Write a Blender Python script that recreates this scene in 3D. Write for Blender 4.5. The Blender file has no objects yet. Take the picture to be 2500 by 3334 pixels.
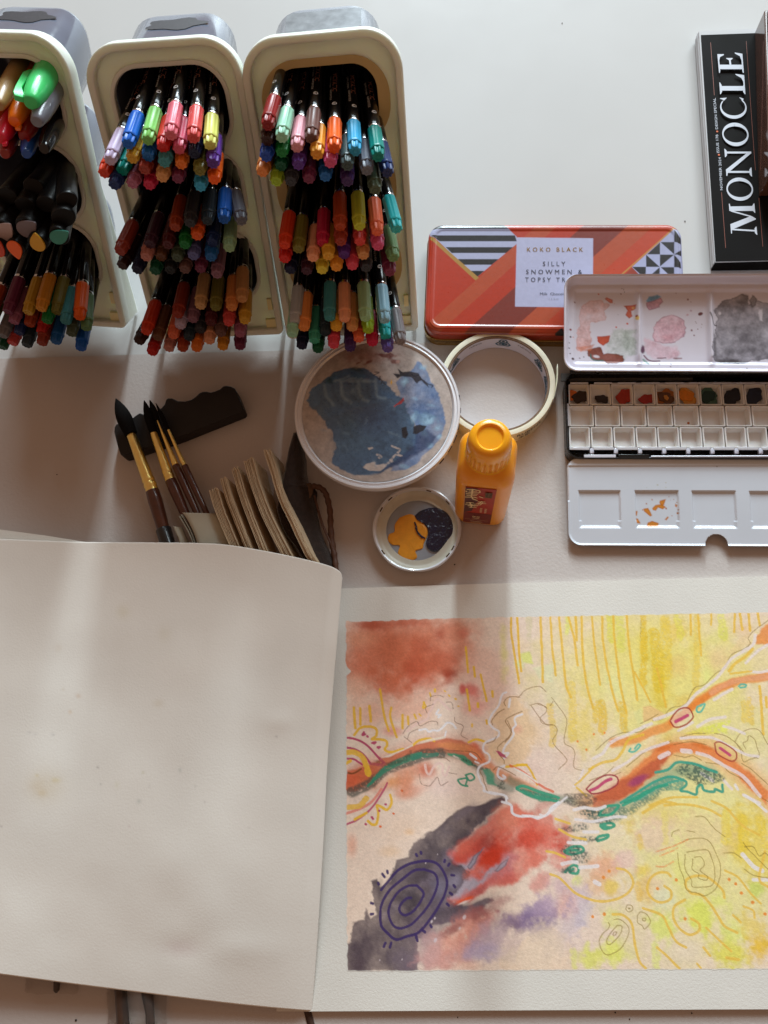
import bpy, bmesh, random
import numpy as np
from math import *
from mathutils import Vector, Matrix, Quaternion
random.seed(7)
rng = np.random.default_rng(11)
S = bpy.context.scene
COL = S.collection

# ------------------------------------------------------------------ camera
F, CH = 2600.0, 0.59                      # focal length in photo pixels, camera height in metres
NX, NY = 1457.0, 2397.0                   # where the plumb line under the camera falls in the photo
_n = np.array([NX - 1250.0, -(NY - 1667.0), -F]); _n /= np.linalg.norm(_n)
_z = -_n; _x = np.array([1.0, 0, 0]); _x = _x - _x.dot(_z) * _z; _x /= np.linalg.norm(_x)
RC = np.array([_x, np.cross(_z, _x), _z])
CC = np.array([0, 0, CH])
cam_d = bpy.data.cameras.new('camera'); cam = bpy.data.objects.new('camera', cam_d); COL.objects.link(cam)
cam_d.sensor_fit = 'VERTICAL'; cam_d.sensor_height = 36.0; cam_d.lens = F / 3334.0 * 36.0
cam_d.clip_start = 0.01; cam_d.clip_end = 50
cam.matrix_world = Matrix.Translation(CC) @ Matrix(RC.tolist()).to_4x4()
S.camera = cam

# ------------------------------------------------------------------ light
world = bpy.data.worlds.new('World'); S.world = world; world.use_nodes = True
bg = world.node_tree.nodes['Background']
bg.inputs[0].default_value = (1.0, 0.60, 0.39, 1); bg.inputs[1].default_value = 0.27

def area(name, loc, target, sx, sy, power, col):
    d = bpy.data.lights.new(name, 'AREA'); d.shape = 'RECTANGLE'; d.size = sx; d.size_y = sy
    d.energy = power; d.color = col
    o = bpy.data.objects.new(name, d); COL.objects.link(o)
    o.location = loc
    o.rotation_euler = (Vector(target) - Vector(loc)).to_track_quat('-Z', 'Y').to_euler()
    return o
area('window_light', (0.55, 4.6, 2.55), (0, 0.2, 0), 3.2, 1.3, 200, (0.77, 0.93, 1.0))
area('window_gap_light', (0.16, 4.9, 1.75), (0, 0.2, 0), 0.36, 0.95, 225, (0.78, 0.93, 1.0))
area('side_window_light', (2.35, 3.95, 2.75), (0, 0.2, 0), 1.6, 1.6, 80, (0.80, 0.94, 1.0))
S.view_settings.view_transform = 'Standard'; S.view_settings.look = 'None'
S.view_settings.exposure = 0.0; S.view_settings.gamma = 1.0

# ------------------------------------------------------------------ projection helpers
def ray(px, py): return RC @ np.array([px - 1250.0, -(py - 1667.0), -F])
def at(px, py, z=0.0):
    d = ray(px, py); return CC + d * (z - CH) / d[2]

class Plane:
    """a rectangle in the world given by three photo corners at given heights"""
    def __init__(s, tl, tr, bl):
        A, B, D = (at(*q) for q in (tl, tr, bl))
        s.ux = (B - A) / np.linalg.norm(B - A)
        dn = D - A; dn = dn - dn.dot(s.ux) * s.ux
        s.uy = -dn / np.linalg.norm(dn); s.n = np.cross(s.ux, s.uy)
        s.W = np.linalg.norm(B - A); s.L = np.linalg.norm(dn)
        s.O = A + s.ux * s.W / 2 - s.uy * s.L / 2
    def loc(s, px, py):
        d = ray(px, py); t = (s.O - CC).dot(s.n) / d.dot(s.n); P = CC + d * t - s.O
        return np.array([P.dot(s.ux), P.dot(s.uy)])
    def P(s, x, y, h=0.0): return s.O + s.ux * x + s.uy * y + s.n * h
    def grid(s, X, Y, Z): return s.O + X[..., None] * s.ux + Y[..., None] * s.uy + Z[..., None] * s.n
    def matrix(s):
        m = Matrix.Identity(4)
        for i in range(3):
            m[i][0], m[i][1], m[i][2], m[i][3] = s.ux[i], s.uy[i], s.n[i], s.O[i]
        return m

# ------------------------------------------------------------------ objects
PM = {}
def thing(name, label, cat, loc=(0, 0, 0), group=None, mat4=None):
    o = bpy.data.objects.new(name, None); COL.objects.link(o); o.empty_display_size = 0.01
    m = mat4 if mat4 is not None else Matrix.Translation(Vector(loc))
    o.matrix_world = m
    o['label'] = label; o['category'] = cat
    if group: o['group'] = group
    PM[o.name] = m
    return o
def tag(o, label, cat, group=None, kind=None):
    if label: o['label'] = label
    if cat: o['category'] = cat
    if group: o['group'] = group
    if kind: o['kind'] = kind
    return o

class MB:
    def __init__(s): s.v = []; s.f = []
    def add(s, vs, fs):
        b = len(s.v); s.v += [tuple(p) for p in vs]; s.f += [tuple(b + i for i in f) for f in fs]; return s
    def box(s, c, sx, sy, sz, ux=(1, 0, 0), uy=(0, 1, 0), uz=(0, 0, 1)):
        c, ux, uy, uz = (np.asarray(q, float) for q in (c, ux, uy, uz))
        vs = [c + ux * a * sx / 2 + uy * b * sy / 2 + uz * d * sz / 2 for d in (-1, 1) for b in (-1, 1) for a in (-1, 1)]
        return s.add(vs, [(0, 2, 3, 1), (4, 5, 7, 6), (0, 1, 5, 4), (2, 6, 7, 3), (0, 4, 6, 2), (1, 3, 7, 5)])
    def prism(s, lo, hi):
        """two matching outlines, closed top and bottom"""
        n = len(lo)
        return s.add(list(lo) + list(hi), [tuple(reversed(range(n))), tuple(range(n, 2 * n))] +
                     [(i, (i + 1) % n, n + (i + 1) % n, n + i) for i in range(n)])
    def loft(s, rings, cap0=True, cap1=True, closed=True):
        n = len(rings[0]); vs = [p for r in rings for p in r]; fs = []
        for k in range(len(rings) - 1):
            for i in range(n if closed else n - 1):
                j = (i + 1) % n
                fs.append((k * n + i, k * n + j, (k + 1) * n + j, (k + 1) * n + i))
        if cap0: fs.append(tuple(reversed(range(n))))
        if cap1: fs.append(tuple(range((len(rings) - 1) * n, len(rings) * n)))
        return s.add(vs, fs)
    def lathe(s, prof, O=(0, 0, 0), n=32, ax=((1, 0, 0), (0, 1, 0), (0, 0, 1)), lobes=0, cap0=True, cap1=True, amp=None):
        ux, uy, uz = (np.asarray(q, float) for q in ax); O = np.asarray(O, float); R = []
        for k, (z, r) in enumerate(prof):
            a = (amp[k] if amp else 0)
            R.append([O + uz * z + (ux * cos(t) + uy * sin(t)) * (r + a * (cos(lobes * t) if lobes else 0))
                      for t in (2 * pi * i / n for i in range(n))])
        return s.loft(R, cap0, cap1)
    def tube(s, pts, rad, n=12, cap=True):
        P = [np.asarray(p, float) for p in pts]; R = []
        if not hasattr(rad, '__len__'): rad = [rad] * len(P)
        up = np.array([0.013, 0.021, 1.0])
        for k, p in enumerate(P):
            d = P[min(k + 1, len(P) - 1)] - P[max(k - 1, 0)]; d /= np.linalg.norm(d) + 1e-12
            a = np.cross(up, d)
            if np.linalg.norm(a) < 1e-3: a = np.cross(np.array([1.0, 0, 0]), d)
            a /= np.linalg.norm(a); b = np.cross(d, a)
            R.append([p + (a * cos(t) + b * sin(t)) * rad[k] for t in (2 * pi * i / n for i in range(n))])
        return s.loft(R, cap, cap)
    def mesh(s, name, m=None, smooth=True):
        me = bpy.data.meshes.new(name); me.from_pydata([tuple(map(float, p)) for p in s.v], [], s.f); me.validate()
        bm = bmesh.new(); bm.from_mesh(me); bmesh.ops.recalc_face_normals(bm, faces=bm.faces); bm.to_mesh(me); bm.free()
        if smooth:
            me.polygons.foreach_set('use_smooth', [True] * len(me.polygons)); me.set_sharp_from_angle(angle=radians(38))
        if m: me.materials.append(m)
        return me
    def build(s, name, m, parent=None, local=False, smooth=True, bevel=0):
        M = PM[parent.name] if parent else Matrix.Identity(4)
        if not local and parent:
            Mi = M.inverted(); s.v = [tuple(Mi @ Vector(tuple(map(float, p)))) for p in s.v]
        o = bpy.data.objects.new(name, s.mesh(name, m, smooth)); COL.objects.link(o)
        if parent: o.parent = parent
        PM[o.name] = M
        if bevel:
            b = o.modifiers.new('bevel', 'BEVEL'); b.width = bevel; b.segments = 2; b.limit_method = 'ANGLE'; b.angle_limit = radians(40)
        return o

def inst(name, me, parent, mats=None):
    o = bpy.data.objects.new(name, me); COL.objects.link(o)
    if parent: o.parent = parent; PM[o.name] = PM[parent.name]
    if mats:
        for i, m in enumerate(mats):
            o.material_slots[i].link = 'OBJECT'; o.material_slots[i].material = m
    return o

def grid_obj(name, P, m, parent=None, col=None, keep=None):
    """P (ny,nx,3) world points; col (ny,nx,3) linear pigment colours; keep (ny-1,nx-1) mask"""
    ny, nx = P.shape[:2]
    if parent:
        Mi = np.array(PM[parent.name].inverted()); P = P @ Mi[:3, :3].T + Mi[:3, 3]
    idx = np.arange(ny * nx).reshape(ny, nx)
    q = np.stack([idx[:-1, :-1], idx[1:, :-1], idx[1:, 1:], idx[:-1, 1:]], -1)
    q = q[keep] if keep is not None else q.reshape(-1, 4)
    me = bpy.data.meshes.new(name); me.vertices.add(ny * nx); me.vertices.foreach_set('co', P.reshape(-1).astype(np.float32))
    nf = len(q); me.loops.add(nf * 4); me.loops.foreach_set('vertex_index', q.reshape(-1).astype(np.int32))
    me.polygons.add(nf); me.polygons.foreach_set('loop_start', np.arange(0, nf * 4, 4, dtype=np.int32))
    me.polygons.foreach_set('use_smooth', np.ones(nf, bool)); me.update(calc_edges=True)
    if col is not None:
        a = me.color_attributes.new('pigment', 'FLOAT_COLOR', 'POINT')
        c = np.ones((ny * nx, 4), np.float32); c[:, :3] = np.clip(col, 0.004, 0.93).reshape(-1, 3); a.data.foreach_set('color', c.reshape(-1))
    me.materials.append(m)
    o = bpy.data.objects.new(name, me); COL.objects.link(o)
    if parent: o.parent = parent; PM[o.name] = PM[parent.name]
    return o

# ------------------------------------------------------------------ materials
def lin(c): return tuple((x / 255 / 12.92) if x / 255 <= 0.04045 else ((x / 255 + 0.055) / 1.055) ** 2.4 for x in c)
def mat(name, c, rough=0.5, metal=0.0, spec=0.5, bump=None, mottle=None, coat=0.0, trans=0.0, sss=0.0, attr=False, sheen=0, rvar=0.0, raw=False, ior=1.45, bump2=None):
    m = bpy.data.materials.new(name); m.use_nodes = True; nt = m.node_tree; N = nt.nodes; L = nt.links
    b = N['Principled BSDF']
    col = c if raw else lin(c)
    b.inputs['Base Color'].default_value = (*col, 1); b.inputs['Roughness'].default_value = rough
    b.inputs['Metallic'].default_value = metal; b.inputs['Specular IOR Level'].default_value = spec
    b.inputs['Coat Weight'].default_value = coat; b.inputs['Coat Roughness'].default_value = 0.08
    b.inputs['Transmission Weight'].default_value = trans; b.inputs['IOR'].default_value = ior
    if sss:
        b.inputs['Subsurface Weight'].default_value = sss; b.inputs['Subsurface Radius'].default_value = (0.004, 0.003, 0.002) if sss < 0.4 else (0.007, 0.0068, 0.006)
        b.inputs['Subsurface Scale'].default_value = 0.6
    if sheen: b.inputs['Sheen Weight'].default_value = sheen
    tc = N.new('ShaderNodeTexCoord')
    def noise(scale, det=3.0):
        t = N.new('ShaderNodeTexNoise'); t.inputs['Scale'].default_value = scale; t.inputs['Detail'].default_value = det
        L.new(tc.outputs['Object'], t.inputs['Vector']); return t
    src = None
    if attr:
        a = N.new('ShaderNodeAttribute'); a.attribute_name = 'pigment'; src = a.outputs['Color']
    mot = mottle or (60, 0.04)
    t = noise(mot[0]); mr = N.new('ShaderNodeMapRange'); mr.inputs[1].default_value = 0.25; mr.inputs[2].default_value = 0.75
    mr.inputs[3].default_value = 1 - mot[1]; mr.inputs[4].default_value = 1 + mot[1] * 0.6
    L.new(t.outputs['Fac'], mr.inputs[0])
    mx = N.new('ShaderNodeMix'); mx.data_type = 'RGBA'; mx.blend_type = 'MULTIPLY'; mx.inputs[0].default_value = 1.0
    if src is not None: L.new(src, mx.inputs[6])
    else: mx.inputs[6].default_value = (*col, 1)
    L.new(mr.outputs[0], mx.inputs[7]); L.new(mx.outputs[2], b.inputs['Base Color'])
    if rvar:
        t2 = noise(mot[0] * 2.3 + 20); m2 = N.new('ShaderNodeMapRange'); m2.inputs[3].default_value = max(0.02, rough - rvar); m2.inputs[4].default_value = rough + rvar
        L.new(t2.outputs['Fac'], m2.inputs[0]); L.new(m2.outputs[0], b.inputs['Roughness'])
    prev = None
    for bp in (bump, bump2):
        if not bp: continue
        t3 = noise(bp[0], 4.0); bn = N.new('ShaderNodeBump'); bn.inputs['Strength'].default_value = bp[1]; bn.inputs['Distance'].default_value = bp[2] if len(bp) > 2 else 0.0004
        L.new(t3.outputs['Fac'], bn.inputs['Height'])
        if prev: L.new(prev, bn.inputs['Normal'])
        prev = bn.outputs['Normal']
    if prev: L.new(prev, b.inputs['Normal'])
    return m

# ------------------------------------------------------------------ pigment canvas
def sm(x): x = np.clip(x, 0, 1); return x * x * (3 - 2 * x)
def vnoise(shape, cell, seed):
    r = np.random.default_rng(seed); h, w = shape; gh, gw = int(h / cell) + 3, int(w / cell) + 3
    g = r.random((gh, gw)); y = np.arange(h) / cell; x = np.arange(w) / cell
    yi, xi = y.astype(int), x.astype(int); fy, fx = sm(y - yi)[:, None], sm(x - xi)[None, :]
    a = g[np.ix_(yi, xi)]; b = g[np.ix_(yi, xi + 1)]; c = g[np.ix_(yi + 1, xi)]; d = g[np.ix_(yi + 1, xi + 1)]
    return (a * (1 - fx) + b * fx) * (1 - fy) + (c * (1 - fx) + d * fx) * fy
def fbm(shape, cell, seed, octv=4):
    o = np.zeros(shape); a = 1.0; t = 0
    for k in range(octv):
        o += a * vnoise(shape, max(cell, 1.3), seed + k * 17); t += a; a *= 0.55; cell /= 2
    return o / t
class Canvas:
    """pigment laid on a flat panel; strokes are given in photo pixels and carried to the panel's own plane"""
    def __init__(s, pl, x0, x1, y0, y1, res, base, gain=1.0):
        s.pl = pl; s.x0, s.y1, s.res = x0, y1, res; s.w = int(round((x1 - x0) / res)) + 1; s.h = int(round((y1 - y0) / res)) + 1
        s.X = x0 + np.arange(s.w) * res; s.Y = y1 - np.arange(s.h) * res
        s.gain = gain; s.img = np.ones((s.h, s.w, 3)) * s.c(base)
        s.n1 = fbm((s.h, s.w), 26, 1); s.n2 = fbm((s.h, s.w), 8, 5); s.n3 = fbm((s.h, s.w), 2.2, 9, 2)
        a = pl.loc(1500, 1700); b = pl.loc(1520, 1700); s.k = np.linalg.norm(b - a) / 20 / res
    def c(s, c): return np.clip(np.array(lin(c)) * s.gain, 0, 0.9)
    def q(s, pts):
        o = []
        for p in pts:
            l = s.pl.loc(*p); o.append(((l[0] - s.x0) / s.res, (s.y1 - l[1]) / s.res))
        return np.array(o)
    def bb(s, Q, m):
        a = np.floor(Q.min(0) - m).astype(int); b = np.ceil(Q.max(0) + m).astype(int) + 1
        x0, y0 = max(a[0], 0), max(a[1], 0); x1, y1 = min(b[0], s.w), min(b[1], s.h)
        if x1 <= x0 or y1 <= y0: return None
        return x0, x1, y0, y1
    def put(s, bx, mask, col):
        x0, x1, y0, y1 = bx; mask = mask[..., None]; s.img[y0:y1, x0:x1] = s.img[y0:y1, x0:x1] * (1 - mask) + np.asarray(col) * mask
    def blob(s, x, y, rx, ry=None, ang=0, col=(0, 0, 0), a=0.8, soft=0.6, wob=0.5, fine=0.2):
        ry = ry or rx; Q = s.q([(x, y)]); rx *= s.k; ry *= s.k; bx = s.bb(Q, max(rx, ry) * 1.5 + 2)
        if not bx: return
        x0, x1, y0, y1 = bx; yy, xx = np.mgrid[y0:y1, x0:x1]; dx, dy = xx - Q[0, 0], yy - Q[0, 1]; t = radians(ang)
        u = (dx * cos(t) + dy * sin(t)) / rx; v = (-dx * sin(t) + dy * cos(t)) / ry
        r = np.sqrt(u * u + v * v) + (s.n1[y0:y1, x0:x1] - 0.5) * wob * 1.6 + (s.n2[y0:y1, x0:x1] - 0.5) * fine * 1.6
        s.put(bx, sm((1 - r) / max(soft, 0.02)) * a, s.c(col))
    def dist(s, Q, bx, wob):
        x0, x1, y0, y1 = bx; yy, xx = np.mgrid[y0:y1, x0:x1].astype(float)
        if wob: xx = xx + (s.n2[y0:y1, x0:x1] - 0.5) * wob * 2; yy = yy + (s.n1[y0:y1, x0:x1] - 0.5) * wob * 2
        d = np.full(xx.shape, 1e9)
        for i in range(max(1, len(Q) - 1)):
            a, b = Q[i], Q[min(i + 1, len(Q) - 1)]; e = b - a; L2 = e @ e + 1e-9
            t = np.clip(((xx - a[0]) * e[0] + (yy - a[1]) * e[1]) / L2, 0, 1)
            d = np.minimum(d, np.hypot(xx - a[0] - t * e[0], yy - a[1] - t * e[1]))
        return d, xx, yy
    def stroke(s, pts, w, col, a=0.92, wob=0.6, dry=0.0, soft=0.7, curve=True, var=0.0):
        Q = s.q(pts)
        if curve and len(Q) > 2: Q = smooth_line(Q)
        hw = w * s.k / 2; bx = s.bb(Q, hw + 3 + soft)
        if not bx: return
        d, _, _ = s.dist(Q, bx, wob); m = sm((hw + soft * 0.7 - d) / (1.4 * soft)) * a
        x0, x1, y0, y1 = bx
        if var: m = m * np.clip(1 - var * (1.35 * s.n1[y0:y1, x0:x1] + .5 * s.n2[y0:y1, x0:x1] - .55), 0, 1)
        if dry: m = m * (.25 + .75 * sm((s.n3[y0:y1, x0:x1] - dry + .12) / 0.30))
        s.put(bx, m, s.c(col))
    def poly(s, pts, col, a=0.95, soft=0.8, wob=0.0, edge=None, dry=0.0, var=0.0):
        Q = s.q(pts); bx = s.bb(Q, 4 + soft + wob)
        if not bx: return
        d, xx, yy = s.dist(np.vstack([Q, Q[:1]]), bx, wob); ins = np.zeros(d.shape, bool); n = len(Q)
        for i in range(n):
            a_, b_ = Q[i], Q[(i + 1) % n]; c = (a_[1] > yy) != (b_[1] > yy)
            if a_[1] != b_[1]: ins ^= c & (xx < (b_[0] - a_[0]) * (yy - a_[1]) / (b_[1] - a_[1]) + a_[0])
        sd = np.where(ins, d, -d); m = sm((sd + soft) / (2 * soft)) * a; x0, x1, y0, y1 = bx
        if var: m = m * np.clip(1 - var * (1.35 * s.n1[y0:y1, x0:x1] + .5 * s.n2[y0:y1, x0:x1] - .55), 0, 1)
        if dry: m = m * (.2 + .8 * sm((s.n3[y0:y1, x0:x1] - dry + .12) / 0.34))
        s.put(bx, m, s.c(col))
        if edge is not None:
            s.put(bx, sm((1.6 - np.abs(sd - 0.6)) / 1.6) * 0.6 * a, s.c(edge))
    def granulate(s, base, amt):
        d_ = np.clip(np.abs(s.img - s.c(base)).sum(-1) * 2.2, 0, 1); s.img *= (1 + ((s.n3 - .5) * .6 + (s.n2 - .5) * .9 + (s.n1 - .5) * .5) * amt * d_)[..., None]
    def mottle(s, amt, cellsel=2):
        n = (s.n1, s.n2, s.n3)[cellsel]; s.img *= (1 + (n - 0.5) * amt)[..., None]
def smooth_line(Q, n=5):
    Q = np.asarray(Q, float); P = np.vstack([2 * Q[0] - Q[1], Q, 2 * Q[-1] - Q[-2]]); o = []
    for i in range(1, len(P) - 2):
        for t in np.linspace(0, 1, n, endpoint=False):
            a, b, c, d = P[i - 1], P[i], P[i + 1], P[i + 2]
            o.append(0.5 * (2 * b + (c - a) * t + (2 * a - 5 * b + 4 * c - d) * t * t + (3 * b - a - 3 * c + d) * t ** 3))
    o.append(P[-2]); return np.array(o)

# ------------------------------------------------------------------ flat lettering
def text_pts(body):
    cu = bpy.data.curves.new('lettering', 'FONT'); cu.body = body; cu.resolution_u = 2
    o = bpy.data.objects.new('lettering', cu); COL.objects.link(o)
    dg = bpy.context.evaluated_depsgraph_get(); me = bpy.data.meshes.new_from_object(o.evaluated_get(dg))
    v = [tuple(p.co) for p in me.vertices]; f = [tuple(p.vertices) for p in me.polygons]
    COL.objects.unlink(o); bpy.data.objects.remove(o); bpy.data.curves.remove(cu); bpy.data.meshes.remove(me)
    xs = [p[0] for p in v]; x0, x1 = min(xs), max(xs)
    return [((p[0] - x0) / (x1 - x0), p[1] / 0.729) for p in v], f      # advance 0..1, cap height 1
def text_flat(mb, body, place):
    v, f = text_pts(body); mb.add([place(a, b) for a, b in v], f); return mb
def text_px(mb, body, p0, p1, h, z):
    """lettering lying on the level z, baseline from photo point p0 to p1, cap height h photo pixels"""
    p0, p1 = np.array(p0, float), np.array(p1, float); d = p1 - p0; nrm = np.array([d[1], -d[0]]); nrm /= np.linalg.norm(nrm)
    pf = z if callable(z) else (lambda x, y: at(x, y, z))
    return text_flat(mb, body, lambda s_, t: pf(*(p0 + d * s_ + nrm * t * h)))
def rrect(w, l, r, n=6):
    o = []
    for cx, cy, a0 in ((w / 2 - r, l / 2 - r, 0), (-w / 2 + r, l / 2 - r, 90), (-w / 2 + r, -l / 2 + r, 180), (w / 2 - r, -l / 2 + r, 270)):
        for k in range(n + 1):
            a = radians(a0 + 90 * k / n); o.append((cx + r * cos(a), cy + r * sin(a)))
    return o
def rr_grid(W, L, r, res):
    ny = int(L / res) + 1; nx = int(W / res) + 1; y = np.linspace(L / 2, -L / 2, ny); s_ = np.linspace(-1, 1, nx)
    dy = np.maximum(np.abs(y) - (L / 2 - r), 0); hw = W / 2 - r + np.sqrt(np.maximum(r * r - dy * dy, 0))
    X = s_[None, :] * hw[:, None]; Y = np.repeat(y[:, None], nx, 1)
    qx = np.abs(X) - W / 2 + r; qy = np.abs(Y) - L / 2 + r
    D = -(np.hypot(np.maximum(qx, 0), np.maximum(qy, 0)) + np.minimum(np.maximum(qx, qy), 0) - r)
    return X, Y, D
def canvas_sample(cv, X, Y):
    u = np.clip((X - cv.x0) / cv.res, 0, cv.w - 1.001); v = np.clip((cv.y1 - Y) / cv.res, 0, cv.h - 1.001)
    i, j = u.astype(int), v.astype(int); fu, fv = (u - i)[..., None], (v - j)[..., None]; I = cv.img
    return (I[j, i] * (1 - fu) + I[j, i + 1] * fu) * (1 - fv) + (I[j + 1, i] * (1 - fu) + I[j + 1, i + 1] * fu) * fv
# ================================================================== setting
M_desk = mat('white_desk', (198, 196, 194), 0.5, spec=0.22, bump=(900, 0.06, 0.0003), mottle=(7, 0.05), rvar=0.06)
M_mat = mat('pale_desk_mat', (196, 187, 182), 0.55, spec=0.25, bump=(420, 0.35, 0.0006), mottle=(9, 0.07), bump2=(1300, 0.2, 0.0003))
d = MB().box((0.1, 0.35, -0.0125), 2.6, 2.2, 0.025)
desk = d.build('desk', M_desk, bevel=0.002); desk['kind'] = 'structure'
p = [at(-700, 1175), at(0, 1170), at(640, 1150), at(900, 1144), at(1420, 1117), at(1560, 1113), at(3400, 1100), at(3400, 4300), at(-700, 4300)]
mt = MB().prism([(q[0], q[1], 0.0004) for q in reversed(p)], [(q[0], q[1], 0.0012) for q in reversed(p)])
dm = thing('desk_mat', 'large pale textured mat covering the lower part of the white desk', 'desk mat', (0, 0, 0.0004))
mt.build('mat_sheet', M_mat, dm)
M_fleck = mat('dark_fleck', (50, 42, 38), 0.8)
fl = MB()
for px, py, r in ((2003, 3297, .0005), (2252, 3299, .0005), (1480, 1838, .0006), (185, 1545, .0005), (247, 3322, .0008), (1490, 3312, .0004), (2050, 3318, .0004), (2230, 720, .0006), (1830, 75, .0005)):
    c = at(px, py, 0.0014 if py > 1150 else 0.0003); fl.lathe([(0, r), (0.0003, r * 0.6)], c, 7)
fo = fl.build('dust_fleck', M_fleck); tag(fo, 'scattered tiny dark flecks of dried paint on desk and mat', 'paint flecks', kind='stuff')

# ================================================================== pen holders
M_cream = mat('cream_plastic', (229, 233, 222), 0.3, spec=0.5, mottle=(40, 0.03), sss=0.5, bump=(300, 0.03, 0.0003), rvar=0.07)
M_bezel = mat('yellowed_cream_plastic', (196, 172, 118), 0.36, mottle=(50, 0.08), sss=0.1)
M_clip = mat('backlit_yellow_clip', (255, 246, 190), 0.35, sss=0.3, mottle=(120, 0.06))  # pale yellow stands in for window light glowing through the clips
M_cup = mat('smoky_grey_plastic', (108, 114, 130), 0.13, spec=0.8, coat=.5, mottle=(60, 0.08), rvar=0.06)
M_dark = mat('cup_label_dark', (42, 34, 40), 0.5, mottle=(500, 0.5))
M_foil = mat('cup_foil_label', (150, 155, 160), 0.22, metal=0.35, mottle=(120, 0.35))
TH = radians(54.93)
HOLD = [(-.3080, .3335, -6.6), (-.1777, .3165, .4), (-.0693, .3138, 1.9)]
HW, HL = 0.1034, 0.2083
def curve_mesh(name, loops, z0, z1, m, bev=0.0):
    cu = bpy.data.curves.new(name, 'CURVE'); cu.dimensions = '2D'; cu.fill_mode = 'BOTH'
    cu.extrude = (z1 - z0) / 2 - bev; cu.bevel_depth = bev; cu.bevel_resolution = 2
    for lp in loops:
        sp = cu.splines.new('POLY'); sp.points.add(len(lp) - 1); sp.use_cyclic_u = True
        for i, (x, y) in enumerate(lp): sp.points[i].co = (x, y, 0, 1)
    o = bpy.data.objects.new(name, cu); COL.objects.link(o)
    me = bpy.data.meshes.new_from_object(o.evaluated_get(bpy.context.evaluated_depsgraph_get()))
    COL.objects.unlink(o); bpy.data.objects.remove(o); bpy.data.curves.remove(cu)
    me.transform(Matrix.Translation((0, 0, (z0 + z1) / 2))); me.materials.clear(); me.materials.append(m); me.name = name
    me.polygons.foreach_set('use_smooth', [True] * len(me.polygons)); me.set_sharp_from_angle(angle=radians(35))
    return me
def outline(inset):
    w = HW / 2 - inset; r = 0.024 - inset; t = HL - inset; b = inset; rb = max(0.004 - inset, 0.001); o = []
    for cx, cy, a0, q in ((w - r, t - r, 0, r), (-w + r, t - r, 90, r), (-w + rb, b + rb, 180, rb), (w - rb, b + rb, 270, rb)):
        for k in range(11):
            a = radians(a0 + 9 * k); o.append((cx + q * cos(a), cy + q * sin(a)))
    return o
HOLES = [0.1672, 0.1112, 0.0545]
def hole(vc, grow=0.0, h=0.0272):
    return [(x, y + vc) for x, y in rrect(2 * (0.0392 + grow), 2 * (h + grow), 0.021 + grow, 9)]
me_rim = curve_mesh('rim', [outline(0), outline(0.0030)], -0.0055, 0.0055, M_cream, 0.0011)
def foot_mesh(s):
    x0, x1 = s * (HW / 2 - .0030), s * (HW / 2 - .0002)
    a = [(x0, .0006, -.0050), (x0, .120, -.0050), (x0, .1000, -.0090), (x0, .0100, -.0225), (x0, .0006, -.0235)]
    mb = MB().prism(a, [(x1, y, z) for _, y, z in a]); return mb.mesh('foot', M_cream, False)
me_feet = [foot_mesh(-1), foot_mesh(1)]
# face panel with three openings whose touching ends pinch to waists
me_panel = curve_mesh('face_panel', [outline(0.0030)] + [hole(v) for v in HOLES], -0.0042, -0.0002, M_cream, 0.0006)
me_lip = curve_mesh('lip', [hole(0, 0.0012), hole(0, -0.0006)], -0.0040, 0.0017, M_cream, 0.0005)
me_bez = curve_mesh('bezel', [hole(0, 0.0036, 0.0236), hole(0, -0.0040, 0.0268)], -0.0050, 0.0006, M_bezel, 0.0003)
def cup_mesh(depth):
    mb = MB(); R = []; t = 0.0012
    prof = [(-0.0045, 0.0390, 0), (-depth + 0.006, 0.0375, 1), (-depth + 0.002, 0.0362, 1), (-depth, 0.0340, 1)]
    for z, hw, k in prof:
        sh = 0.34 * (-z); g = 0.0272 - (0.0390 - hw)
        R.append([(x, y + sh, z) for x, y in rrect(2 * hw, 2 * g, 0.019, 7)])
    mb.loft(R, False, True)
    R2 = []
    for z, hw, k in [(-0.0045, 0.0378, 0), (-depth + 0.007, 0.0363, 1), (-depth + 0.0035, 0.0350, 1), (-depth + 0.0015, 0.033, 1)]:
        sh = 0.34 * (-z); g = 0.0260 - (0.0378 - hw)
        R2.append([(x, y + sh, z) for x, y in rrect(2 * hw, 2 * g, 0.018, 7)])
    mb.loft(R2, False, True); n = len(R[0])
    b = 0; c = 4 * n
    mb.f += [(b + i, c + i, c + (i + 1) % n, b + (i + 1) % n) for i in range(n)]
    return mb.mesh('cup', M_cup)
me_cups = [cup_mesh(0.068), cup_mesh(0.060), cup_mesh(0.048)]
def clip_mesh(sx, sy, u, v):
    mb = MB().box((u, v, 0.0012), sx, sy, 0.0024)
    return mb.mesh('clip', M_clip, False)
me_clips = [clip_mesh(0.0036, 0.009, s * 0.0445, 0.0235) for s in (-1, 1)] + [clip_mesh(0.0085, 0.0095, s * 0.0435, 0.0062) for s in (-1, 1)]
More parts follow.
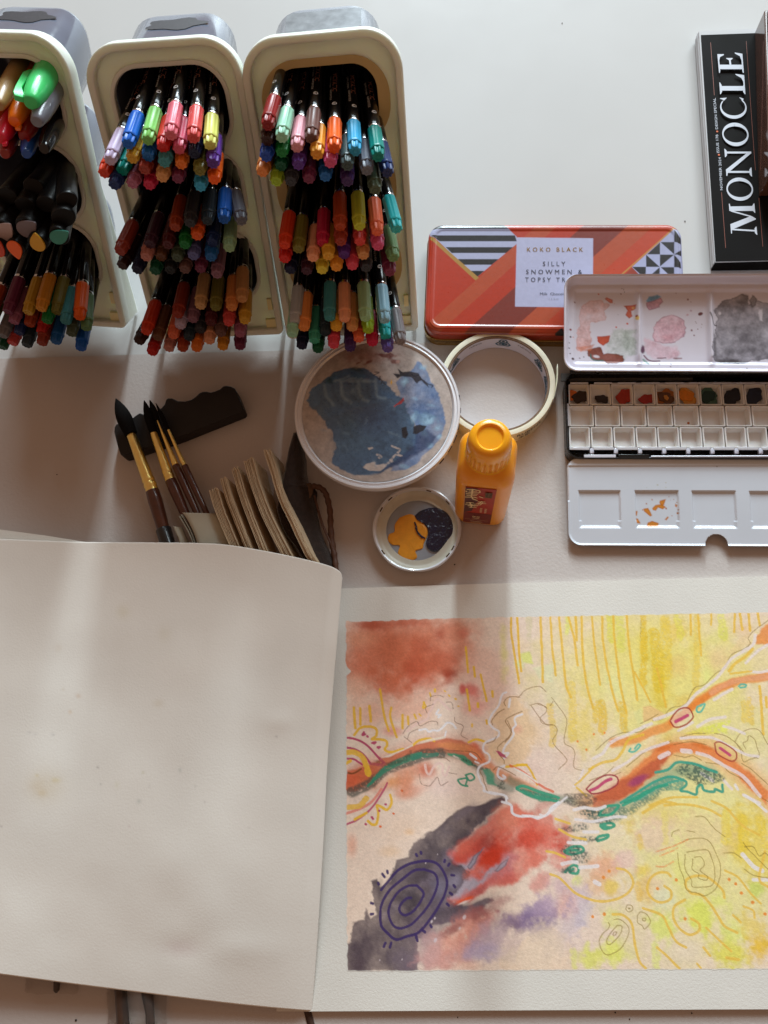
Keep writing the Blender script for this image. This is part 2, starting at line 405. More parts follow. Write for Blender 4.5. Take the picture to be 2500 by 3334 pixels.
# printed patch on the outside of the top cup
def patch_mesh(kind):
    mb = MB(); n = 26; z0, z1 = (-0.030, -0.055)
    for k in range(n):
        a = 2 * pi * k / n; rx, rz = (0.026, 0.0095) if kind else (0.030, 0.017)
        e = 1 + 0.16 * sin(5 * a + 1) if kind else 1
        x = rx * cos(a) * (e if kind else 1); zz = -0.050 + rz * .75 * sin(a) * e; x *= .8
        if not kind: x = max(-0.026, min(0.026, x * 1.3)); zz = -0.046 + max(-0.013, min(0.013, rz * sin(a) * 1.4))
        mb.v.append((x, 0, zz))
    for i, (x, y, zz) in enumerate(mb.v):
        hwz = 0.0390 - (0.0015 * (-zz - .0045) / 0.0575); mb.v[i] = (x, 0.0272 - (0.0390 - hwz) + 0.34 * (-zz) + 0.0004, zz)
    mb.f.append(tuple(range(n))); return mb.mesh('printed_patch', M_dark if kind else M_foil, False)
me_patch = [patch_mesh(1), patch_mesh(0)]
def holder_matrix(k):
    x, y, rz = HOLD[k]; rz = radians(rz); u = Vector((cos(rz), sin(rz), 0)); b = Vector((-sin(rz), cos(rz), 0))
    v = b * cos(TH) + Vector((0, 0, 1)) * sin(TH); n = u.cross(v); m = Matrix.Identity(4)
    for i in range(3): m[i][0], m[i][1], m[i][2], m[i][3] = u[i], v[i], n[i], (x, y, 0.0145)[i]
    return m
HM = [holder_matrix(k) for k in range(3)]
# the resting height comes from the rim's back edge touching the desk
HOLDER_WORDS = ['leftmost', 'middle', 'rightmost']
HLAB = ['leaning cream pen holder at the left edge holding highlighters and brush markers',
        'leaning cream pen holder between two others, its top cup full of pink and green caps',
        'leaning cream pen holder with yellowed inner bezels, nearest the red chocolate tin']
for k in range(3):
    h = thing('pen_holder', HLAB[k], 'pen holder', mat4=HM[k], group='leaning pen holders along the back of the desk')
    inst('rim', me_rim, h); inst('foot', me_feet[0], h); inst('foot', me_feet[1], h); pn = inst('face_panel', me_panel, h)
    for i, v in enumerate(HOLES):
        l = inst('bezel' if k == 2 else 'lip', me_bez if k == 2 else me_lip, pn); l.location = (0, v, 0)
        c = inst('cup', me_cups[i], h); c.location = (0, v, 0)
        if i == 0:
            q = inst('printed_patch', me_patch[1 if k == 2 else 0], c)
    for me in me_clips: inst('clip', me, pn)

# ================================================================== marker pens
M_black = mat('glossy_black_barrel', (20, 19, 20), 0.18, spec=0.5, mottle=(80, 0.1))
M_black2 = mat('satin_black_barrel', (17, 16, 16), 0.38, spec=0.22, mottle=(80, 0.1), rvar=.06)
M_chrome = mat('bright_metal_collar', (205, 206, 210), 0.14, metal=1.0)
M_print = mat('white_print', (215, 215, 215), 0.5)
M_print2 = mat('rainbow_print', (190, 130, 110), 0.5, mottle=(160, 0.5))
PAL = {'dark red': (150, 34, 34), 'dark brown': (62, 34, 28), 'mint': (165, 220, 190), 'light pink': (242, 168, 180), 'cocoa': (120, 84, 78), 'amber': (238, 160, 50),
 'bright orange': (255, 105, 24), 'sky blue': (60, 175, 225), 'teal': (0, 140, 130), 'navy': (30, 52, 110), 'steel grey': (120, 124, 138), 'slate': (70, 88, 90),
 'magenta pink': (225, 90, 140), 'royal blue': (40, 80, 185), 'peach orange': (240, 150, 80), 'green': (25, 135, 60), 'dark green': (14, 92, 62), 'dark purple': (72, 44, 104),
 'lime': (165, 200, 50), 'charcoal': (58, 58, 64), 'plum': (125, 50, 84), 'blue': (35, 110, 190), 'olive grey': (84, 100, 80), 'red orange': (226, 66, 30), 'red': (218, 46, 40),
 'olive': (128, 122, 50), 'peach': (246, 170, 130), 'crimson': (205, 40, 80), 'rust': (184, 74, 36), 'yellow green': (200, 208, 62), 'coral': (246, 120, 84), 'turquoise': (50, 190, 195),
 'coral red': (232, 84, 82), 'tan': (222, 160, 100), 'sage': (110, 150, 100), 'gold': (236, 180, 60), 'purple': (98, 54, 150), 'yellow': (232, 216, 70), 'pink red': (228, 80, 104),
 'dark plum': (74, 38, 58), 'silver': (180, 184, 190), 'sea green': (70, 170, 145), 'pale green': (165, 208, 160), 'light blue': (150, 198, 220), 'violet blue': (110, 94, 182),
 'lilac': (205, 184, 214), 'cobalt blue': (28, 104, 210), 'light green': (140, 214, 110), 'pink': (240, 118, 134), 'rose pink': (226, 92, 118), 'pale yellow': (232, 232, 120), 'mustard': (218, 170, 50),
 'mauve': (176, 104, 134), 'dark navy': (24, 28, 62), 'dusty teal': (70, 150, 160), 'orange': (245, 130, 45), 'dusty pink': (214, 140, 128), 'brown': (118, 76, 52), 'brick': (165, 62, 44),
 'sand': (226, 178, 122), 'maroon': (96, 34, 40), 'dark slate': (44, 60, 72), 'dusty mauve': (150, 104, 124), 'slate blue': (112, 116, 180), 'black': (28, 27, 29), 'grey': (135, 130, 134)}
CAPM = {}
def capmat(c, deep=False):  # deep: darker copy, the shade in lower cups put into the cap colour
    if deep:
        if c + '~' not in CAPM: CAPM[c + '~'] = mat('shaded_cap_' + c.replace(' ', '_'), tuple(v * .80 for v in PAL[c]), 0.42, spec=0.3, sss=0.03, mottle=(220, 0.1), rvar=0.08)
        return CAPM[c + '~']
    if c not in CAPM: CAPM[c] = mat('cap_' + c.replace(' ', '_'), tuple(v * .93 for v in PAL[c]), 0.40, spec=0.35, sss=0.05, mottle=(220, 0.06), rvar=0.05)
    return CAPM[c]
# cap: twelve-sided sleeve with fine grooves; tip plug: eight soft lobes.  +Z points out of the cup, tip at the origin
def cap_mesh():
    mb = MB(); n = 48; R = []
    def rad(i, g):
        a = 2 * pi * i / n; seg = (i % 12); flat = 1 / max(cos(((i % 6) - 3) / 6 * radians(45) * 0.9), 0.9)
        groove = -0.00034 * g if (i % 4 == 0) else 0
        return 0.00455 * flat + groove
    for z, sc, g in ((-0.0300, 0.90, 0), (-0.0292, 0.985, 0), (-0.0274, 1, 0.2), (-0.0270, 1, 1), (-0.0085, 1.0, 1), (-0.0080, 1.02, 0), (-0.0066, 1.03, 0), (-0.0060, 0.97, 0), (-0.0058, 0.86, 0)):
        R.append([(rad(i, g) * sc * cos(2 * pi * i / n), rad(i, g) * sc * sin(2 * pi * i / n), z) for i in range(n)])
    return mb.loft(R).mesh('cap', M_black)
def plug_mesh():
    mb = MB(); n = 48; R = []
    for z, r, a in ((-0.0062, 0.0040, .00035), (-0.0030, 0.0039, .0004), (-0.0005, 0.0037, .0004), (0, 0.0034, .00035), (0.0, 0.0021, 0), (-0.0003, 0.0019, 0), (-0.0003, 0.0012, 0), (0.0000, 0.0010, 0), (0.0, 0.0004, 0)):
        R.append([((r + a * cos(8 * t)) * cos(t), (r + a * cos(8 * t)) * sin(t), z) for t in (2 * pi * i / n for i in range(n))])
    return mb.loft(R).mesh('end_plug', M_black)
def barrel_mesh(L):
    return MB().lathe([(-L, 0.0036), (-L + 0.001, 0.0043), (-0.037, 0.0044), (-0.0325, 0.0042), (-0.0315, 0.0038), (-0.0295, 0.0038)], n=24).mesh('barrel', M_black)
def collar_mesh():
    return MB().lathe([(-0.0320, 0.0039), (-0.0319, 0.0042), (-0.0302, 0.0042), (-0.0298, 0.0039)], n=24).mesh('collar', M_chrome)
me_cap, me_plug, me_bar, me_barS, me_col = cap_mesh(), plug_mesh(), barrel_mesh(0.106), barrel_mesh(0.100), collar_mesh()
def wrap_print(body, z0, z1, h, a0, m, r=0.00447):
    v, f = text_pts(body); mb = MB()
    mb.add([(r * cos(a0 + t * h / r), r * sin(a0 + t * h / r), z0 + (z1 - z0) * s_) for s_, t in v], f); return mb
def emblem(a0, z, r0=0.0019, r=0.00448):
    mb = MB(); n = 20; o = []; i_ = []
    for k in range(n):
        t = 2 * pi * k / n; o.append((r0 * cos(t), r0 * sin(t))); i_.append((r0 * (0.45 + 0.2 * cos(3 * t)) * cos(t) - .0003, r0 * (0.45 + .2 * cos(3 * t)) * sin(t)))
    w = lambda p: (r * cos(a0 + p[0] / r), r * sin(a0 + p[0] / r), z + p[1])
    mb.add([w(q) for q in o] + [w(q) for q in i_], [(k, (k + 1) % n, n + (k + 1) % n, n + k) for k in range(n)]); return mb
_a = pi / 2
pm = wrap_print('ACRYLIC', -0.084, -0.060, 0.0032, _a - 0.25, M_print2)
me_p1 = pm.mesh('lettering', M_print2, False)
me_p2 = wrap_print('MARKER', -0.064, -0.0505, 0.0017, _a + 0.55, M_print).mesh('lettering', M_print, False)
me_p3 = emblem(_a + 0.1, -0.0450, .0017).mesh('emblem', M_print, False)
me_p4 = wrap_print('Dual Color', -0.082, -0.0668, 0.0016, _a + 0.75, M_print).mesh('lettering', M_print, False)

PENS = []
def axis_matrix(tip, back, roll=0.0):
    z = (Vector(tip) - Vector(back)).normalized(); y = Vector((0, 0, 1)); y = (y - z * y.dot(z)).normalized(); x = y.cross(z)
    m = Matrix.Identity(4)
    for i in range(3): m[i][0], m[i][1], m[i][2], m[i][3] = x[i], y[i], z[i], tip[i]
    return m @ Matrix.Rotation(roll, 4, 'Z')
def face_pt(k, px, py, off):
    m = HM[k]; n = np.array([m[i][2] for i in range(3)]); O = np.array([m[i][3] for i in range(3)]) + n * off; d_ = ray(px, py)
    t = (O - CC).dot(n) / d_.dot(n); return CC + d_ * t
def to_uv(k, P):
    q = HM[k].inverted() @ Vector(tuple(P)); return q
PEN = {}
PEN[(1, 0)] = [(357,523,'lilac'),(338,565,'red orange'),(416,470,'cobalt blue'),(481,458,'light green'),(555,441,'pink'),(530,481,'red'),(582,487,'rose pink'),(629,451,'coral red'),(684,475,'pale yellow'),
 (430,517,'mustard'),(397,557,'teal'),(481,511,'blue'),(470,553,'brick'),(534,530,'dusty teal'),(589,536,'orange'),(633,502,'dark navy'),(650,557,'olive'),(693,533,'purple'),(697,585,'bright orange'),
 (430,599,'mauve'),(371,603,'navy'),(485,603,'crimson'),(527,578,'tan'),(578,582,'plum'),(652,608,'sky blue')]
PEN[(1, 1)] = [(390,819,'brick'),(397,866,'dark brown'),(487,796,'dark plum'),(475,838,'dusty pink'),(523,838,'brown'),(546,798,'maroon'),(570,741,'rust'),(601,798,'green'),(641,769,'bright orange'),
 (629,834,'slate blue'),(618,727,'charcoal'),(675,720,'dark slate'),(504,883,'dark green'),(576,840,'olive grey'),(601,878,'cocoa'),(652,876,'plum'),(553,880,'black'),(686,838,'blue'),(691,792,'navy'),(729,715,'cobalt blue'),
 (786,720,'steel grey'),(746,808,'pale green'),(706,894,'dusty mauve'),(446,880,'dark navy')]
PEN[(1, 2)] = [(475,1081,'red orange'),(451,1113,'dark brown'),(494,1149,'red'),(578,1026,'brick'),(652,997,'sand'),(513,1100,'brown'),(563,1094,'coral'),(586,1062,'lilac'),(627,1041,'dusty mauve'),(614,1100,'dark slate'),
 (549,1136,'dusty pink'),(593,1136,'rust'),(639,1136,'orange'),(681,1111,'peach'),(686,1051,'maroon'),(702,1002,'olive'),(754,1002,'peach orange'),(788,975,'tan'),(745,1052,'coral red'),(797,1045,'gold'),(781,1088,'mauve'),
 (718,1086,'cocoa'),(725,1131,'amber'),(781,1130,'plum'),(651,1076,'charcoal')]
PEN[(2, 0)] = [(871,409,'dark red'),(869,459,'dark brown'),(917,448,'mint'),(966,481,'light pink'),(1014,452,'cocoa'),(1032,504,'amber'),(1088,484,'bright orange'),(1156,493,'sky blue'),(1231,511,'teal'),(1262,563,'navy'),
 (1195,556,'steel grey'),(1131,540,'slate'),(1075,531,'magenta pink'),(865,511,'royal blue'),(853,561,'peach orange'),(917,497,'green'),(914,542,'dark green'),(971,538,'purple'),(899,592,'lime'),(946,592,'charcoal'),
 (1005,583,'plum'),(1059,576,'blue'),(1131,592,'dark purple'),(1222,619,'olive grey')]
PEN[(2, 1)] = [(926,799,'red orange'),(926,844,'red'),(971,812,'olive'),(1018,840,'peach'),(1050,792,'crimson'),(1107,740,'rust'),(1109,788,'brick'),(1170,738,'yellow green'),(1229,756,'coral'),(1292,747,'turquoise'),
 (1172,788,'coral red'),(1231,803,'magenta pink'),(1183,833,'tan'),(1281,840,'sage'),(1068,835,'gold'),(1120,831,'purple'),(1048,880,'yellow'),(1095,871,'amber'),(1147,867,'pink red'),(944,880,'dark navy'),
 (998,883,'dark plum'),(1192,873,'charcoal'),(1269,887,'plum')]
PEN[(2, 2)] = [(960,1052,'silver'),(951,1090,'mint'),(1023,1111,'sea green'),(1073,1038,'dusty teal'),(1122,1041,'peach'),(1190,1038,'pale green'),(1253,1045,'light blue'),(1305,1113,'grey'),(1095,1070,'gold'),(1147,1070,'tan'),
 (1199,1077,'lime'),(1256,1097,'turquoise'),(989,1070,'peach orange'),(982,1129,'dark navy'),(1059,1086,'dark slate'),(1086,1126,'pink red'),(1168,1106,'coral'),(1213,1118,'crimson'),(1140,1135,'dark purple'),(1263,1138,'violet blue'),(1034,1140,'dark green')]
PEN[(0, 2)] = [(25,1016,'plum'),(91,1018,'mustard'),(133,1007,'amber'),(184,1018,'olive'),(259,1035,'bright orange'),(213,1049,'dusty teal'),(152,1047,'green'),(281,1070,'sage'),(95,1058,'rust'),(44,1049,'mauve'),(135,1083,'red'),
 (61,1085,'navy'),(40,1119,'coral red'),(8,1094,'grey'),(86,1125,'dark slate'),(135,1119,'brick'),(181,1115,'blue'),(232,1089,'olive grey'),(262,1136,'cobalt blue'),(6,1132,'dark green'),(-40,1040,'rust'),(-50,1090,'olive')]
OPEN_WORDS = ['top', 'middle', 'bottom']
def pen_at(k, c, tip, back, col, short, lettered, cat='marker pen', name='marker_pen'):
    o = thing(name, '', cat, mat4=axis_matrix(tip, back, random.uniform(-.5, .5)), group='black acrylic markers standing in the pen holders')
    inst('barrel', me_barS if short else me_bar, o); inst('collar', me_col, o)
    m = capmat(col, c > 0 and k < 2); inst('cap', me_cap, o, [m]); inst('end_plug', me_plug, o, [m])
    if lettered: inst('lettering', me_p1, o); inst('lettering', me_p2, o); inst('emblem', me_p3, o); inst('lettering', me_p4, o)
    return o
TIPS = []
for (k, c), lst in PEN.items():
    vc = HOLES[c]; us, vs, raw = [], [], []
    for px, py, col in lst:
        off = 0.058 + random.uniform(-.003, .003); P = face_pt(k, px, py, off); q = to_uv(k, P); raw.append((P, q, col, px, py)); us.append(q.x); vs.append(q.y)
    v0, v1 = min(vs), max(vs); lo, hi = vc - 0.0272 + 0.0058, vc + 0.0272 - 0.0085
    for P, q, col, px, py in raw:
        cv = lo + (q.y - v0) / (v1 - v0) * (hi - lo); cu = q.x * 0.86
        cu = max(-0.0325, min(0.0325, cu))
        X = HM[k] @ Vector((cu, cv, 0.0))
        topn = (c == 0 and (q.y > v0 + 0.45 * (v1 - v0))) or (k == 2 and px > 1240)
        o = pen_at(k, c, P, X, col, c == 2, topn)
        TIPS.append([o, k, c, px, py, col])
# left holder: fat highlighters above, flat-ended brush markers in the middle
M_hl = {c: mat('highlighter_' + c, v, r_, spec=.5, sss=.2, mottle=(150, .05), coat=.2) for c, v, r_ in (('green', (70, 215, 120), .25), ('orange', (255, 125, 25), .25), ('silver', (120, 122, 132), .2), ('gold', (170, 135, 85), .3), ('red', (226, 40, 70), .3), ('dark_red', (150, 30, 24), .35), ('blue', (30, 80, 160), .35), ('brick', (140, 40, 34), .35), ('black', (30, 29, 31), .1), ('amber', (190, 90, 30), .3))}
M_tearc = {}
def hl_pen(tip_px, back_px, r, mcol, label, clip=False, cat='highlighter', k=0, o1=0.040, o0=-0.012, nib=False, L=0.066):
    tip = face_pt(k, *tip_px, o1); back = face_pt(k, *back_px, o0)
    o = thing('highlighter', label, cat, mat4=axis_matrix(tip, back, 0.0), group='fat pens in the top cup of the left holder')
    m = M_hl[mcol]
    prof = [(-L, r * .8), (-L + .002, r * .9), (-0.05, r), (-0.034, r * 1.02), (-0.022, r * 1.0), (-0.010, r * .86), (-0.003, r * .66), (-0.0006, r * .58), (0, r * .5)]
    MB().lathe(prof, n=32).build('barrel', m, o, local=True)
    if nib: MB().box((r * .25, -r * .4, 0.0015), r * .5, r * .35, 0.005).build('nib_cover', m, o, local=True, bevel=.0006)
    if clip:
        b = MB(); R = []
        for z, w, h0, h1 in ((-0.036, .0018, r * 0.9, r * 1.2), (-0.030, .0024, r * 1.0, r * 1.5), (-0.012, .0024, r * 1.0, r * 1.48), (-0.004, .0026, r * .6, r * 1.40), (-0.001, .0018, r * .6, r * 1.2)):
            R.append([(-w - h0 * .0, h0, z), (w, h0, z), (w, h1, z), (-w, h1, z)])
        for i_, R_ in enumerate(R):
            R[i_] = [tuple(Matrix.Rotation(radians(70), 3, 'Z') @ Vector(p)) for p in R_]
        b.loft(R).build('clip', m, o, local=True, bevel=.0004)
    return o
hl_pen((100, 336), (165, 215), .0085, 'green', 'bright green highlighter with a pocket clip in the left holder', True, o1=.036)
hl_pen((47, 398), (100, 262), .0072, 'orange', 'bright orange tapered highlighter below the green one', o1=.034, nib=True)
hl_pen((119, 398), (190, 262), .0070, 'silver', 'silver grey marker with flat dark end beside the orange highlighter', cat='marker', o1=.040)
hl_pen((-6, 345), (60, 225), .0066, 'gold', 'gold bronze paint marker at the very left edge', cat='marker', o1=.036)
hl_pen((4, 452), (60, 330), .0068, 'red', 'raspberry red highlighter half cut by the left edge', o1=.042, nib=True)
hl_pen((78, 446), (130, 330), .0066, 'dark_red', 'dark red highlighter in shade under the orange one', o1=.034, nib=True)
hl_pen((16, 502), (50, 400), .0058, 'brick', 'dull brick red marker end low in the left holder top cup', cat='marker', o1=.046)
hl_pen((86, 502), (112, 400), .0056, 'blue', 'blue marker end low in the left holder top cup', cat='marker', o1=.046)
hl_pen((143, 486), (195, 372), .0062, 'black', 'clear black capped pen resting on the waist of the left holder', cat='pen', o1=.040)
hl_pen((-20, 400), (40, 285), .0060, 'amber', 'amber brown pen partly hidden behind the red highlighter', cat='pen', o1=.030)
def brush_marker(tip_px, hole_u, col, colname, label, off=.062, ang=0, k=0, big=1.0, flat=False):
    tip = face_pt(k, *tip_px, off); q = to_uv(k, tip); back = HM[k] @ Vector((max(-.03, min(.03, q.x * .85 + hole_u)), max(HOLES[1] - .018, min(HOLES[1] + .012, q.y + .012)), 0))
    o = thing('brush_marker', label, 'brush marker', mat4=axis_matrix(tip, back, ang), group='flat ended brush markers in the middle cup of the left holder')
    rx, ry = .0074 * big, .0062 * big; R = []
    for z, s_ in ((-.12, .8), (-.05, .95), (-.028, 1), (-.004, 1), (-.0012, .97), (-.0008, .93)):
        R.append([(rx * s_ * cos(t), ry * s_ * sin(t), z) for t in (2 * pi * i / 28 for i in range(28))])
    MB().loft(R).build('barrel', M_black2, o, local=True)
    if col is not None:
        if colname not in M_tearc: M_tearc[colname] = mat('brush_end_' + colname, col, .45, mottle=(200, .05))
        n = 28; pts = []
        for i in range(n):
            t = 2 * pi * i / n; r_ = .0052 * big; x, y = r_ * cos(t), r_ * sin(t)
            if y > 0: x *= (1 - .55 * (y / r_) ** 2) ; y *= 1.75
            pts.append((x, y - .0012))
        MB().prism([(x, y, -.001) for x, y in pts], [(x, y, .0004) for x, y in pts]).build('colour_end', M_tearc[colname], o, local=True, bevel=.0002)
    return o
brush_marker((48, 812), 0, (236, 100, 24), 'orange', 'black brush marker with orange teardrop end', ang=radians(180))
brush_marker((121, 792), 0, (208, 156, 34), 'mustard', 'black brush marker with mustard yellow teardrop end', ang=radians(-10))
brush_marker((192, 771), 0, (60, 140, 126), 'teal', 'black brush marker with teal teardrop end', ang=radians(-75))
brush_marker((86, 745), .002, (118, 106, 112), 'grey', 'black brush marker with grey teardrop end', off=.058, ang=radians(-60), big=1.2)
brush_marker((12, 755), 0, (178, 156, 154), 'pinkish', 'black brush marker with pale pinkish teardrop end at left edge', off=.058, ang=radians(-50), big=1.2)
brush_marker((-8, 812), 0, (200, 66, 30), 'red', 'black brush marker with red end cut by the left edge', ang=radians(-30))
brush_marker((206, 712), 0, None, 'black', 'all black brush marker at the right of the middle cup', off=.056, big=1.15)
brush_marker((218, 655), 0, None, 'black', 'shiny black brush marker lying highest at right in the left holder', off=.050)
brush_marker((150, 668), 0, None, 'black', 'black brush marker with angular shoulder in the middle row of the left holder', off=.048)
brush_marker((80, 672), 0, None, 'black', 'black brush marker second from left, its end unlit and facing away', off=.048)
brush_marker((22, 640), 0, None, 'black', 'black brush marker deep at the left of the middle cup of the left holder', off=.044)
brush_marker((-14, 690), 0, None, 'black', 'black brush marker cut by the left edge above the pinkish ended one', off=.048)
brush_marker((106, 610), 0, None, 'black', 'black brush marker topmost under the highlighters of the left holder', off=.040)
# distinct labels for every acrylic marker
HN = ['left edge', 'middle', 'rightmost']
for k, c in PEN:
    mine = [t for t in TIPS if t[1] == k and t[2] == c]
    for t in mine:
        n1 = min((o for o in mine if o is not t), key=lambda o: hypot(t[3] - o[3], t[4] - o[4]))
        rel = 'below' if t[4] - n1[4] > 25 else 'above' if n1[4] - t[4] > 25 else 'right of' if t[3] > n1[3] else 'left of'
        t[0]['label'] = f"{t[5]} capped marker {rel} {n1[5]} one, {OPEN_WORDS[c]} cup, {HN[k]} holder"
# ================================================================== chocolate tin
def c5t(x, y): return (1350 + x / 2.212, 650 + y / 2.212)
def c5r(x, y): return (2050 + x / 5.53, 650 + y / 5.53)
PT = Plane((1396, 728, .0215), (2219, 727, .0215), (1395, 1082, .0215))
cv = Canvas(PT, -PT.W / 2 - .002, PT.W / 2 + .002, -PT.L / 2 - .002, PT.L / 2 + .002, .00038, (182, 50, 20), .84)
def band(c0, c1, col, x0=60, x1=2300):
    f = lambda x, c: c5t(x, c - .9 * x)
    cv.poly([f(x0, c0), f(x1, c0), f(x1, c1), f(x0, c1)], col, 1, .7)
band(978, 1115, (182, 74, 40)); band(1280, 1570, (126, 46, 34)); band(1570, 1740, (180, 76, 42)); band(1740, 1900, (190, 62, 28)); band(1900, 2070, (150, 52, 32)); band(2070, 2300, (184, 74, 40))
cv.poly([c5t(100, 100), c5t(110, 262), c5t(150, 280), c5t(445, 560), c5t(735, 318), c5t(735, 268), c5t(590, 130), c5t(560, 90)], (176, 178, 208), 1, .6)
for y0, y1 in ((175, 214), (257, 300), (342, 384), (428, 469), (513, 556)):
    def edge(y): return (max(115, 150 + (y - 270) * 295 / 290 if y > 270 else 115), (735 - (y - 320) * 290 / 240) if y > 320 else min(735, 632 + (y - 170) * 1.03))
    a, b = edge(y0), edge(y1); cv.poly([c5t(a[0], y0), c5t(a[1], y0), c5t(b[1], y1), c5t(b[0], y1)], (30, 27, 30), 1, .6)
cv.poly([c5t(118, 262), c5t(165, 300), c5t(462, 562), c5t(438, 582), c5t(150, 318), c5t(110, 285)], (176, 132, 62), 1, .6)
cv.poly([c5r(40, 1215), c5r(800, 530), c5r(1000, 560), c5r(1000, 1500), c5r(420, 1600)], (172, 174, 206), 1, .6)
for q in ([(310, 985), (545, 770), (545, 985)], [(555, 765), (800, 765), (800, 985)], [(800, 540), (925, 700), (925, 800), (800, 765)], [(295, 990), (295, 1210), (540, 1210)], [(545, 990), (800, 990), (545, 1205)],
          [(800, 990), (930, 905), (930, 1015)], [(800, 1000), (915, 1130), (930, 1240), (800, 1215)], [(45, 1210), (290, 1210), (290, 1440)], [(400, 1340), (540, 1215), (540, 1440), (300, 1440)], [(555, 1215), (800, 1215), (800, 1440)]):
    cv.poly([c5r(*p) for p in q], (30, 27, 30), 1, .5)
cv.stroke([c5r(-420, 1590), c5r(20, 1205), c5r(800, 512), c5r(840, 480)], 4.5, (190, 140, 66), 1, 0, curve=False)
cv.poly([c5t(900, 880), c5t(1110, 980), c5t(1200, 1040), c5t(880, 1060)], (190, 66, 30), .6, 2)
cv.poly([c5t(1010, 960), c5t(1060, 925), c5t(1120, 1040)], (30, 27, 30), 1, .6)
cv.poly([c5t(735, 272), c5t(1285, 278), c5t(1283, 778), c5t(722, 770)], (184, 184, 214), 1, .5)
cv.mottle(.05, 1)
tin = thing('chocolate_tin', 'flat red and orange striped chocolate tin with a lilac label, under the paint tin lid', 'tin', PT.P(0, 0, -.0215))
X, Y, D = rr_grid(PT.W, PT.L, .0125, .00042)
b_ = .0034; Z = np.where(D < b_, -(b_ - np.sqrt(np.maximum(b_ * b_ - (b_ - np.clip(D, 0, b_)) ** 2, 0))), 0) + .0005 * sm((.0075 - D) / .002) * (D > b_)
M_tinp = mat('printed_tinplate', (255, 255, 255), .3, spec=.6, attr=True, coat=.15, mottle=(300, .05), rvar=.06, bump=(70, .05, .0004))
lid = grid_obj('lid', PT.grid(X, Y, Z), M_tinp, tin, canvas_sample(cv, X, Y))
ol = rrect(PT.W, PT.L, .0125, 8)
M_tinred = mat('tin_side_red', (150, 46, 26), .28, spec=.6, coat=.3, mottle=(90, .15)); M_gold = mat('tin_gold_edge', (176, 138, 70), .25, metal=.9)
MB().loft([[PT.P(x, y, -b_) for x, y in ol], [PT.P(x * 1.001, y * 1.002, -.011) for x, y in ol]], False, False).build('lid_side', M_tinred, lid)
ol2 = rrect(PT.W + .0012, PT.L + .0012, .013, 8)
MB().loft([[PT.P(x, y, h) for x, y in ol2] for h in (-.0205, -.0122)] + [[PT.P(x * 1.004, y * 1.008, -.0116) for x, y in ol2], [PT.P(x * 1.004, y * 1.008, -.0108) for x, y in ol2], [PT.P(x, y, -.0106) for x, y in ol2]], True, False).build('base', M_gold, tin)
def on(pl, h): return lambda x, y: pl.P(*pl.loc(x, y), h)
mb = MB(); text_px(mb, 'K O K O   B L A C K', c5t(808, 374), c5t(1212, 375), 14, on(PT, .0003)); mb.build('gold_lettering', M_gold, lid, smooth=False)
M_ink = mat('dark_blue_ink', (44, 42, 62), .6); mb = MB()
for t, a, b, h in (('S I L L Y', (922, 478), (1085, 478), 15), ('S N O W M E N   &', (802, 536), (1205, 537), 15), ('T O P S Y   T R', (795, 592), (1085, 594), 15), ('Milk  Chocola', (902, 687), (1085, 688), 8.5)):
    text_px(mb, t, c5t(*a), c5t(*b), h, on(PT, .0003))
mb.build('lettering', M_ink, lid, smooth=False)
M_faint = mat('faint_grey_ink', (146, 142, 160), .6); mb = MB(); text_px(mb, '1 5 0 G', c5t(967, 722), c5t(1035, 723), 6.5, on(PT, .0003)); mb.build('faint_lettering', M_faint, lid, smooth=False)

# ================================================================== watercolour tin: mixing lid, paint tray, folding flap
def c6(x, y): return (1750 + x / 2.212, 850 + y / 2.212)
M_enam = mat('white_enamel', (255, 255, 255), .2, spec=.6, attr=True, coat=.5, mottle=(40, .03))
M_enamel = mat('white_enamel_plain', (214, 213, 224), .22, spec=.6, coat=.5, mottle=(60, .03))
M_blk = mat('black_lacquered_metal', (26, 25, 25), .28, spec=.5, mottle=(80, .15), rvar=.08, bump=(500, .05, .0002))
M_steel = mat('bright_steel', (206, 206, 212), .25, metal=.25, spec=.8, rvar=.06)
wc = thing('watercolour_tin', 'open black metal watercolour tin with a white stained mixing lid and folding flap', 'paint tin', at(2250, 1350, .001))
PL = Plane((1838, 894, .0412), (2760, 890, .0412), (1829, 1206, .0300))
cv = Canvas(PL, -PL.W / 2 - .002, PL.W / 2 + .002, -PL.L / 2 - .002, PL.L / 2 + .002, .00042, (222, 218, 230), .95)
RED = (196, 74, 40)
cv.poly([c6(*p) for p in ((330, 300), (390, 250), (480, 245), (530, 285), (495, 330), (505, 400), (400, 410), (385, 460), (410, 520), (390, 570), (330, 610), (295, 590), (300, 500), (320, 420), (318, 350))], (230, 172, 164), .8, 2.5, 6, (205, 140, 130), var=.8)
cv.poly([c6(*p) for p in ((560, 460), (640, 445), (720, 455), (722, 640), (640, 680), (520, 640), (500, 560), (545, 520))], (180, 192, 182), .85, 4, 7, var=.8)
cv.poly([c6(*p) for p in ((450, 508), (542, 502), (530, 548), (492, 582), (455, 550))], RED, .95, 1, 2, (160, 50, 24))
cv.poly([c6(*p) for p in ((375, 600), (460, 590), (500, 640), (580, 640), (640, 655), (635, 700), (590, 712), (520, 715), (470, 690), (420, 690), (380, 650))], (130, 54, 28), .98, 1.4, 5, (90, 36, 22), var=.1)
cv.blob(*c6(440, 655), 17, 8, 10, (220, 214, 222), .9, .4); cv.stroke([c6(400, 640), c6(405, 670), c6(440, 685), c6(490, 684)], 5, (60, 110, 104), .8)
cv.poly([c6(*p) for p in ((300, 580), (420, 565), (400, 610), (330, 612))], (222, 132, 96), .6, 2, 4)
